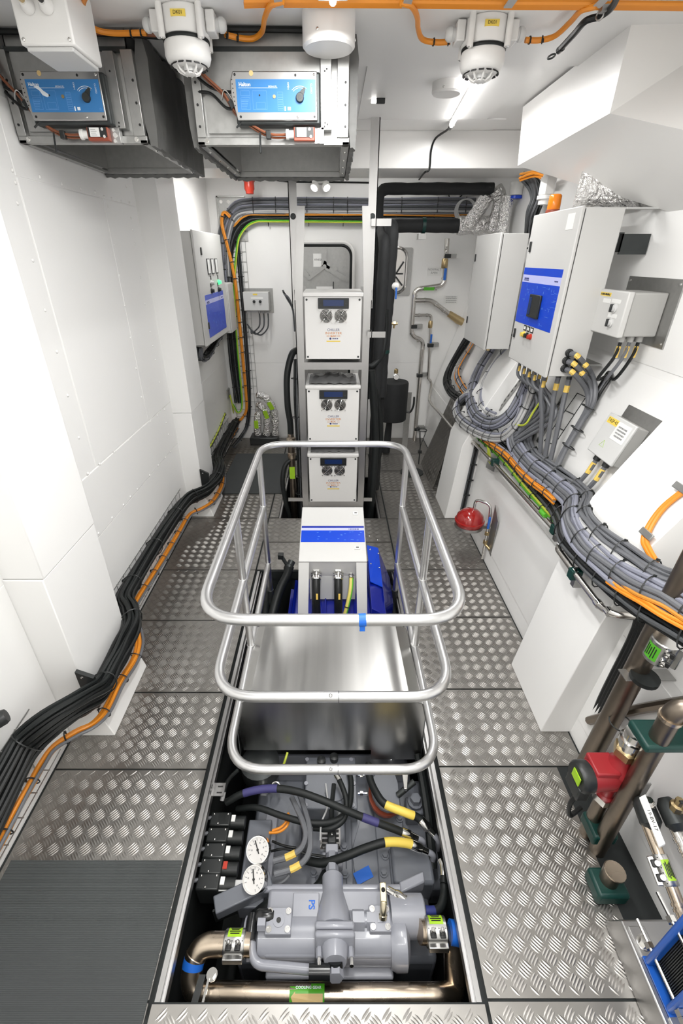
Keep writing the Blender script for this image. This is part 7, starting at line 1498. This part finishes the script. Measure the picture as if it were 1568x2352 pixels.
# nameplate
np_ = MB().box(atz(735, 1950, -0.26).x, atz(782, 1950, -0.26).x, atz(760, 1950, -0.26).y, atz(760, 1888, -0.26).y, -0.268, -0.262).build('nameplate', 'chrome', g)
q = MB()
for k in range(5): y = atz(760, 1945 - 11 * k, -0.262).y; q.box(atz(739, 1940, -0.262).x, atz(778, 1940, -0.262).x, y, y + 0.012, -0.262, -0.2612)
q.build('print', 'ink_black', np_)
# quadrant wheel and shaft
p = atz(890, 1818, -0.2); q = MB(); ring_ = [p + V((0.085 * math.cos(math.radians(a)), 0.105 * math.sin(math.radians(a)), 0)) for a in range(60, 301, 20)] + [p + V((0.05, -0.09, 0)), p + V((0.055, 0.03, 0))]
MB().prism(ring_, (0, 0, 0.018)).build('quadrant', GM, g, bevel=0.002); MB().cyl(p + V((0.045, -0.03, 0.02)), p + V((0.13, 0.01, 0.07)), 0.015, 12).build('quadrant_shaft', 'dark_metal', g)
MB().prism([p_ + V((-0.012, -0.006, -0.03)) for p_ in ring_], (0, 0, 0.018)).build('quadrant_backing', 'switch_brown', g)
p = atz(953, 1842, -0.22); MB().bolt(p, (0, 0, 1), 0.026, 0.03).build('bolt_head', GM, g); zbox(935, 1870, 972, 1830, -0.23, -0.4, 'bolt_boss')
lv = MB().prism([atz(922, 1768, -0.12), atz(938, 1768, -0.12), atz(935, 1812, -0.12), atz(928, 1812, -0.12)], (0, 0, -0.02)).build('lever', 'chrome', g, bevel=0.002)
settle(g)
# ---- tape on the casing
def tape(name, label, c, ax_, ay_, m='tape_blue'): return tag(MB().obox(c, ax_, ay_, V((0, 0, 0.0006))).build(name, m), label, 'tape')
tape('blue_tape', 'strip of blue masking tape on the gearbox casing', atz(834, 2010, -0.276), V((0.036, 0.016, 0)), V((-0.010, 0.022, 0)))
# ---- oil cooler across the front
t = thing('oil_cooler', 'light grey oil cooler across the front of the gearbox', 'oil cooler')
cz = -0.175; cy = atz(760, 2165, cz).y; xa, xb2 = -0.285, 0.29; LM = 'machine_light'
MB().cyl((xa, cy + 0.02, cz - 0.01), (xb2 - 0.02, cy + 0.02, cz - 0.01), 0.085, 28).build('shell', LM, t)
MB().box(xa + 0.02, xb2 - 0.06, cy - 0.055, cy + 0.16, cz - 0.06, cz + 0.045).build('shell_saddle', LM, t, bevel=0.015)
MB().box(xa + 0.03, xb2 - 0.06, cy - 0.09, cy - 0.04, cz - 0.07, cz - 0.045).build('lower_flange', LM, t, bevel=0.008)
for y, z in ((cy - 0.045, cz + 0.01), (cy + 0.165, cz + 0.02)):
    MB().cyl((xa - 0.025, y, z), (xb2 - 0.01, y, z), 0.0155, 14).build('tie_bar', LM, t); MB().hexa((xa - 0.04, y, z), (xa - 0.022, y, z), 0.014).build('nut', LM, t)
MB().lathe([(0.075, 0), (0.085, 0.02), (0.085, 0.06), (0.05, 0.075)], (xb2 - 0.07, cy + 0.0, cz), (1, 0, 0), 24).build('end_cap', LM, t)
MB().lathe([(0.072, 0), (0.072, 0.13), (0.066, 0.135)], (xb2 - 0.06, cy + 0.075, cz + 0.02), (1, 0, 0), 24).build('outlet_stub', LM, t); MB().lathe([(0.06, 0), (0.06, 0.06)], (xa + 0.0, cy + 0.02, cz), (-1, 0, 0), 20).build('inlet_stub', LM, t)
pp = MB().box(xa + 0.125, 0.0 - 0.055, cy + 0.035, cy + 0.135, cz + 0.045, cz + 0.066).build('marked_plate', LM, t, bevel=0.003)
text('PS', 0.034, 'tape_blue', t, (-0.085, cy + 0.095, cz + 0.0665), (0, -1, 0), (1, 0, 0), thick=0.0008)
def vcube(px0, py0, px1, py1, zt):
    p, q = atz(px0, py0, zt), atz(px1, py1, zt); b = MB().box(p.x, q.x, q.y, p.y, zt - 0.09, zt).build('valve_cube', LM, t, bevel=0.003)
    for x in (p.x + 0.013, q.x - 0.013):
        for y in (q.y + 0.014, p.y - 0.014): MB().lathe([(0.011, 0), (0.011, 0.005), (0.006, 0.005), (0.006, 0.002)], (x, y, zt), (0, 0, 1), 12).build('cap_screw', 'chrome', b)
    return b, (p + q) / 2
b, c = vcube(614, 2083, 667, 2146, -0.075); MB().lathe([(0.022, 0), (0.022, 0.003)], c + V((0, 0.0, 0)), (0, 0, 1), 20).build('port_ring', LM, b); MB().cyl(c + V((0, 0, 0.003)), c + V((0, 0, 0.004)), 0.009, 12).build('port_hole', 'ink_black', b)
b, c2_ = vcube(846, 2078, 899, 2140, -0.075)
lv = c2_ + V((0.012, 0.0, 0)); MB().lathe([(0.016, 0), (0.016, 0.012), (0.013, 0.014), (0.013, 0.06), (0.010, 0.064)], lv, (0.05, 0.55, 0.8), 16).build('lever_stem', 'gold_zinc', b); e = lv + V((0.05, 0.55, 0.8)).normalized() * 0.06; MB().obox(e + V((0.0, 0.02, 0.012)), V((0.013, 0, 0)), V((0, 0.03, 0.018)), V((0, -0.003, 0.005))).build('lever_plate', 'gold_zinc', b, bevel=0.004); MB().cyl(e + V((0, 0.03, 0.022)), e + V((0, 0.026, 0.0255)), 0.008, 12).build('lever_hole', 'ink_black', b)
for x in (c.x, c2_.x): MB().lathe([(0.02, 0), (0.02, 0.012), (0.01, 0.014)], (x, cy - 0.0, cz + 0.045), (0, -0.4, 1), 14).build('plug', LM, t)
settle(t)
# ---- grey control pipe along the cooler, black fittings
t = thing('control_pipe', 'bent grey control pipe under the oil cooler', 'pipe')
p0 = atz(578, 2130, -0.10); q0 = atz(578, 2215, -0.13); q1 = atz(720, 2228, -0.13)
MB().tube(fillet([p0, q0, q1], 0.045, 8), 0.0165, 14).build('pipe', LM, t)
MB().lathe([(0.022, 0), (0.024, 0.02), (0.024, 0.06), (0.02, 0.08)], p0 + V((0, -0.04, 0)), (0, 1, 0), 12).build('black_fitting', 'black_tape', t); MB().lathe([(0.02, 0), (0.026, 0.01), (0.026, 0.05), (0.02, 0.07)], atz(588, 2105, -0.09), (1, 0, 0), 12).build('black_fitting', 'black_tape', t); MB().hexa(atz(592, 2122, -0.075), atz(610, 2122, -0.075), 0.022).build('nut', LM, t); MB().lathe([(0.02, 0), (0.026, 0.01), (0.026, 0.04), (0.02, 0.06)], q1, (1, 0, 0), 12).build('black_fitting', 'black_tape', t); settle(t)
# ---- cooling water pipe with couplings
t = thing('cooling_pipe', 'bronze tinted cooling water pipe looping round the front of the pit', 'pipe')
zl = -0.16; L0 = atz(540, 2168, -0.105); R0 = atz(1000, 2140, -0.10); zz0 = -0.19
P = fillet([L0 + V((0.06, 0, 0)), V((-0.515, L0.y, -0.11)), V((-0.525, 0.585, zz0)), V((0.0, 0.578, zz0)), V((0.40, 0.58, zz0)), V((0.455, 0.60, zz0 - 0.06)), V((0.465, R0.y, -0.13)), R0 + V((-0.06, 0, 0))], 0.10, 10)
MB().tube(P, 0.0385, 22).build('pipe', 'warm_pipe', t)
coupling(t, L0, (1, 0, 0.0), 0.0385, 0.078, True, face=(0, 0.28, 0.96)); coupling(t, R0, (1, 0, 0), 0.041, 0.08, True, face=(0, 0.28, 0.96))
MB().tube([q + V((0, 0, 0)) for q in P[9:12]], 0.0392, 22).build('tape_band', 'tape_blue', t)
MB().tube([R0 + V((0.055, 0, -0.004)), R0 + V((0.085, -0.002, -0.008)), R0 + V((0.105, -0.006, -0.012))], 0.0395, 22).build('tape_band', 'tape_blue', t)
c = V((-0.06, 0.578, zz0)); rr_ = 0.039
def wrap(x0, x1, a0_, a1_, m, nm, r_): 
    n = 6; vs = []
    for k in range(n + 1):
        a = math.radians(a0_ + (a1_ - a0_) * k / n); vs += [(x0, c.y + r_ * math.cos(a), c.z + r_ * math.sin(a)), (x1, c.y + r_ * math.cos(a), c.z + r_ * math.sin(a))]
    return MB().add(vs, [(2 * k, 2 * k + 1, 2 * k + 3, 2 * k + 2) for k in range(n)]).build(nm, m, t)
fl = wrap(-0.155, -0.03, 45, 150, 'label_green', 'flow_label', 0.0392)
text('COOLING GEAR', 0.0125, 'ink_white', fl, (-0.088, c.y + 0.0393 * math.cos(math.radians(68)), c.z + 0.0393 * math.sin(math.radians(68))), (1, 0, 0), (0, math.sin(math.radians(68)), -math.cos(math.radians(68))), lift=0.0006, thick=0.0003)
a_ = math.radians(105); MB().prism([(-0.15, c.y + 0.0397 * math.cos(a_) - 0.0, c.z + 0.0397 * math.sin(a_)), (-0.135, c.y + 0.004, c.z + 0.0400), (-0.135, c.y - 0.002, c.z + 0.0400), (-0.036, c.y - 0.002, c.z + 0.0400), (-0.036, c.y - 0.024, c.z + 0.0325), (-0.142, c.y - 0.024, c.z + 0.0325)], (0, 0.0002, 0.0006)).build('flow_arrow', 'label_tan', fl)
for q in (P[8],): MB().torus(q, P[9] - P[7], 0.0385, 0.0025, 22, 5).build('weld_seam', 'warm_pipe', t)
settle(t)
t = thing('pipe_strap', 'black strap bracket with bolt on the cooling pipe at lower left', 'bracket')
p = atz(455, 2275, -0.12); MB().obox(p, V((0.012, 0, 0)), V((0.006, 0.04, 0.0)), V((0, 0, 0.004))).build('strap', 'black_plastic', t); MB().obox(p + V((0.028, 0.0, 0)), V((0.004, 0, 0)), V((0.004, 0.04, 0)), V((0, 0, 0.006))).build('strap_edge', 'chrome', t); MB().bolt(p + V((0.04, 0.04, 0.0)), (0, 0, 1), 0.014, 0.014).build('bolt_head', 'chrome', t); settle(t)
# ---- valve manifold with gauges on the left
t = thing('valve_manifold', 'black hydraulic valve manifold along the left of the gearbox', 'valve manifold')
for k in range(5):
    p = atz(512 - 7 * k, 1880 + 36 * k, -0.13)
    MB().box(p.x - 0.06, p.x + 0.035, p.y - 0.03, p.y + 0.03, -0.26, -0.13).build('valve_body', 'black_plastic', t, bevel=0.006)
    MB().cyl((p.x + 0.035, p.y, -0.165), (p.x + 0.10, p.y, -0.165), 0.027, 14).build('solenoid', 'black_plastic', t)
    MB().box(p.x + 0.038, p.x + 0.056, p.y - 0.010, p.y + 0.018, -0.140, -0.134).build('valve_tag', 'label_white' if k != 3 else 'red_plastic', t)
    MB().tube(crom([(p.x - 0.05, p.y + 0.01, -0.14), (p.x - 0.085, p.y - 0.005, -0.13), (p.x - 0.105, p.y - 0.05, -0.15), (p.x - 0.105, p.y - 0.08, -0.19)], 5), 0.008, 8).build('wire', 'grey_cable', t)
    q = MB()
    for dx, dy in ((-0.045, 0.02), (-0.02, -0.02), (0.02, 0.02)): q.dome((p.x + dx, p.y + dy, -0.13), (0, 0, 1), 0.0055, 0.004, 8)
    q.build('screw', 'chrome', t)
MB().box(-0.40, -0.29, 0.84, 1.18, -0.30, -0.20).build('manifold_block', GM, t, bevel=0.006); MB().box(-0.325, -0.27, 0.92, 1.24, -0.30, -0.235).build('manifold_rail', LM, t, bevel=0.003)
p = atz(500, 2030, -0.14); MB().box(p.x - 0.03, p.x + 0.16, p.y - 0.02, p.y + 0.02, -0.2, -0.15).build('clear_block', 'light_grey', t, bevel=0.004)
pb = atz(560, 2055, -0.17); MB().obox(pb, V((0.11, 0.045, 0)), V((-0.012, 0.03, 0)), V((0, 0, 0.03))).build('mount_bracket', GM, t, bevel=0.005); MB().obox(pb + V((-0.06, -0.03, -0.06)), V((0.06, 0.02, 0)), V((0, 0.004, 0)), V((0, 0, 0.05))).build('mount_bracket', 'dark_metal', t)
settle(t)
def gauge(label, px, py, z, r_, tilt):
    t = thing('pressure_gauge', label, 'gauge', 'pressure gauges on the manifold'); c = atz(px, py, z); ax_ = V(tilt).normalized(); x, y, d = frame(ax_)
    MB().lathe([(r_ * 0.9, -0.035), (r_, -0.03), (r_, 0.0), (r_ * 0.97, 0.006), (r_ * 0.88, 0.006), (r_ * 0.86, 0.0)], c, ax_, 28).build('case', 'chrome', t)
    dl = MB().lathe([(r_ * 0.87, 0.0), (r_ * 0.87, 0.0012)], c, ax_, 28).build('dial', 'dial_white', t); q = MB()
    for k in range(11): a = math.radians(-45 + 27 * k); e = x * math.cos(a) + y * math.sin(a); q.obox(c + e * r_ * 0.72 + d * 0.0016, e * r_ * 0.09, d.cross(e) * 0.0012, d * 0.0004)
    for k in range(5): a = math.radians(-20 + 55 * k); e = x * math.cos(a) + y * math.sin(a); q.obox(c + e * r_ * 0.5 + d * 0.0016, e * r_ * 0.05, d.cross(e) * 0.003, d * 0.0004)
    q.build('dial_marks', 'ink_grey', dl); a = math.radians(130); e = x * math.cos(a) + y * math.sin(a); MB().obox(c + e * r_ * 0.2 + d * 0.003, e * r_ * 0.5, d.cross(e) * 0.0022, d * 0.0008).build('needle', 'ink_black', dl); MB().cyl(c + d * 0.002, c + d * 0.006, 0.005, 10).build('hub', 'ink_black', dl)
    MB().cyl(c - d * 0.035, c - d * 0.06 - V((0.04, 0, 0.02)), 0.012, 8).build('stem', 'dark_metal', t); return settle(t)
gauge('upper round pressure gauge on the gearbox manifold', 592, 1952, -0.10, 0.052, (-0.15, -0.45, 0.9)); gauge('lower round pressure gauge on the gearbox manifold', 583, 2020, -0.09, 0.05, (-0.25, -0.4, 0.9))
# ---- hoses over the gearbox
def hose(label, L, r, bands=(), ends=(), name='hydraulic_hose', m='black_rubber', sub=7):
    t = thing(name, label, 'hose', 'hydraulic hoses over the gearbox'); P = crom([atz(a, b, z) for a, b, z in L], sub); MB().tube(P, r, 12).build('hose', m, t); N = len(P) - 1
    for f0, f1, mm in bands: MB().tube(P[int(f0 * N):int(f1 * N) + 1], r * 1.07, 12).build('sleeve', mm, t)
    for e in ends:
        a, b = (P[0], P[1]) if e == 0 else (P[-1], P[-2]); u = (a - b).normalized(); MB().lathe([(r * 1.2, -0.05), (r * 1.22, -0.01), (r * 0.95, 0.0), (r * 0.8, 0.03)], a, u, 14).build('end_fitting', 'chrome', t); MB().tube(fillet([a + u * 0.02, a + u * 0.06, a + u * 0.06 - V((0, 0, 0.07))], 0.03, 5), r * 0.72, 12).build('end_elbow', LM, t)
    return settle(t)
hose('long black hose with violet print arching over the gearbox', [(519, 1843, -0.12), (560, 1822, -0.08), (620, 1811, -0.05), (680, 1818, -0.04), (740, 1838, -0.05), (820, 1872, -0.08), (900, 1902, -0.12), (945, 1920, -0.15)], 0.0165, [(0.16, 0.34, 'ink_violet'), (0.74, 0.80, 'ink_violet'), (0.94, 0.98, 'ink_violet')], (1,))
hose('black hose with yellow sleeve at the right of the gearbox', [(846, 1755, -0.14), (850, 1790, -0.13), (866, 1825, -0.12), (886, 1848, -0.12), (930, 1866, -0.12), (962, 1880, -0.14), (985, 1905, -0.16)], 0.018, [(0.5, 0.78, 'label_yellow')], (1,))
hose('lower black hose with yellow sleeve across the gearbox', [(700, 1975, -0.20), (740, 1982, -0.18), (790, 1968, -0.15), (840, 1948, -0.13), (890, 1934, -0.12), (940, 1938, -0.14), (968, 1950, -0.16)], 0.0175, [(0.66, 0.88, 'label_yellow')], (1,))
hose('black hose looping down the right side to the oil cooler', [(1018, 2020, -0.14), (1020, 2050, -0.14), (1010, 2085, -0.13), (985, 2093, -0.12), (950, 2082, -0.11), (925, 2066, -0.11), (905, 2053, -0.11)], 0.0165, [(0.45, 0.55, 'ink_navy')], (1,))
hose('thick black hose curling from the cooler under the regulator', [(748, 2010, -0.22), (735, 2035, -0.19), (705, 2060, -0.17), (670, 2076, -0.16), (640, 2078, -0.16), (615, 2082, -0.17), (580, 2110, -0.24)], 0.024)
hose('black hose crossing the gearbox behind the twin grey cables', [(545, 1858, -0.18), (590, 1855, -0.12), (650, 1875, -0.11), (710, 1890, -0.11), (770, 1885, -0.12), (800, 1855, -0.12), (806, 1800, -0.13), (800, 1765, -0.14)], 0.014)
hose('black hose dropping from the cover to the valve block', [(772, 1780, -0.10), (785, 1805, -0.09), (795, 1840, -0.10), (790, 1880, -0.12), (760, 1902, -0.13), (720, 1902, -0.15)], 0.013, [(0.0, 0.12, 'chrome')])
hose('teal marked hose at the left rim of the pit', [(510, 1838, -0.12), (515, 1815, -0.09), (525, 1790, -0.08), (545, 1770, -0.10)], 0.010, [(0.0, 0.3, 'white_cable')])
hose('steel elbow hose at the right rim of the pit', [(1012, 1978, -0.14), (1018, 1995, -0.13), (1019, 2030, -0.13)], 0.015, [(0.0, 0.85, 'chrome')])
def loom(label, L, r, m, bands=(), n=8):
    t = thing('control_cable', label, 'cable', 'control cables over the gearbox'); P = crom([atz(a, b, z) for a, b, z in L], 7); MB().tube(P, r, n).build('cable', m, t); N = len(P) - 1
    for f0, f1, mm in bands: MB().tube(P[int(f0 * N):int(f1 * N) + 1], r * 1.16, n).build('marker_sleeve', mm, t)
    return settle(t)
loom('left cable of the twin grey cables over the gearbox', [(670, 1832, -0.12), (682, 1858, -0.10), (696, 1890, -0.08), (702, 1920, -0.08), (690, 1950, -0.10), (660, 1968, -0.12), (628, 1978, -0.13)], 0.0125, 'grey_cable', [(0.74, 0.86, 'marker_yellow')])
loom('right cable of the twin grey cables over the gearbox', [(688, 1826, -0.12), (700, 1860, -0.10), (710, 1900, -0.08), (712, 1945, -0.08), (700, 1975, -0.10), (672, 1995, -0.12), (630, 2008, -0.13)], 0.0125, 'grey_cable', [(0.74, 0.86, 'marker_yellow')])
loom('upper orange wire loop on the gearbox', [(625, 1908, -0.16), (645, 1900, -0.15), (658, 1885, -0.14), (662, 1868, -0.15)], 0.006, 'orange_cable')
loom('lower orange wire loop on the gearbox', [(618, 1913, -0.16), (642, 1910, -0.15), (660, 1895, -0.14), (664, 1872, -0.15)], 0.006, 'orange_cable')
loom('thin black wire behind the upper gauge', [(625, 1932, -0.17), (650, 1942, -0.16), (680, 1948, -0.16)], 0.0055, 'black_cable')
loom('second thin black wire behind the upper gauge', [(622, 1955, -0.17), (655, 1950, -0.15), (700, 1960, -0.15), (748, 1968, -0.17)], 0.0055, 'black_cable')
loom('thin white wire beside the sensor plug', [(748, 1800, -0.13), (752, 1850, -0.12), (738, 1890, -0.12), (735, 1930, -0.15)], 0.004, 'white_cable')
loom('grey cable below the lower gauge', [(625, 2035, -0.18), (650, 2025, -0.17), (665, 2010, -0.16)], 0.008, 'grey_cable')
loom('yellow green wire at the cover edge', [(660, 1728, -0.06), (655, 1745, -0.08), (648, 1765, -0.12)], 0.006, 'yellow_green')
# slotted bracket on the left rim, steel bits
t = thing('slotted_bracket', 'small slotted steel bracket on the left pit rim', 'bracket'); p = atz(501, 1813, -0.03)
MB().box(p.x - 0.06, p.x + 0.03, p.y - 0.03, p.y + 0.03, -0.034, -0.03).build('plate', 'aluminium', t); q = MB()
for x in (-0.03, 0.008):
    for y in (-0.015, 0.013): q.box(p.x + x - (0.004 if x < 0 else 0.012), p.x + x + (0.004 if x < 0 else 0.012), p.y + y - (0.009 if x < 0 else 0.003), p.y + y + (0.009 if x < 0 else 0.003), -0.03, -0.0292)
q.build('slot', 'ink_black', t); settle(t)
t = thing('side_pump', 'dark auxiliary pump under the cover edge at the left', 'pump'); p = atz(600, 1775, -0.25)
MB().lathe([(0.09, 0), (0.10, 0.02), (0.10, 0.1), (0.06, 0.12)], p, (0, 0, 1), 24).build('body', 'dark_metal', t); MB().lathe([(0.03, 0), (0.03, 0.03), (0.02, 0.035)], p + V((0.03, -0.11, 0.03)), (0, 0, 1), 6).build('nut', 'chrome', t); MB().torus(p + V((0.09, -0.10, 0.05)), (0.2, 0, 1), 0.022, 0.005, 16, 6).build('spring', 'chrome', t); settle(t)
one_cable('dark_pit_pipe', 'dark pipe along the right pit wall beside the gearbox', [V((0.445, 1.45, -0.12)), V((0.45, 1.2, -0.15)), V((0.45, 1.0, -0.25))], 0.02, 'black_rubber', 'pipe')
for r in list(ROOTS): settle(r)
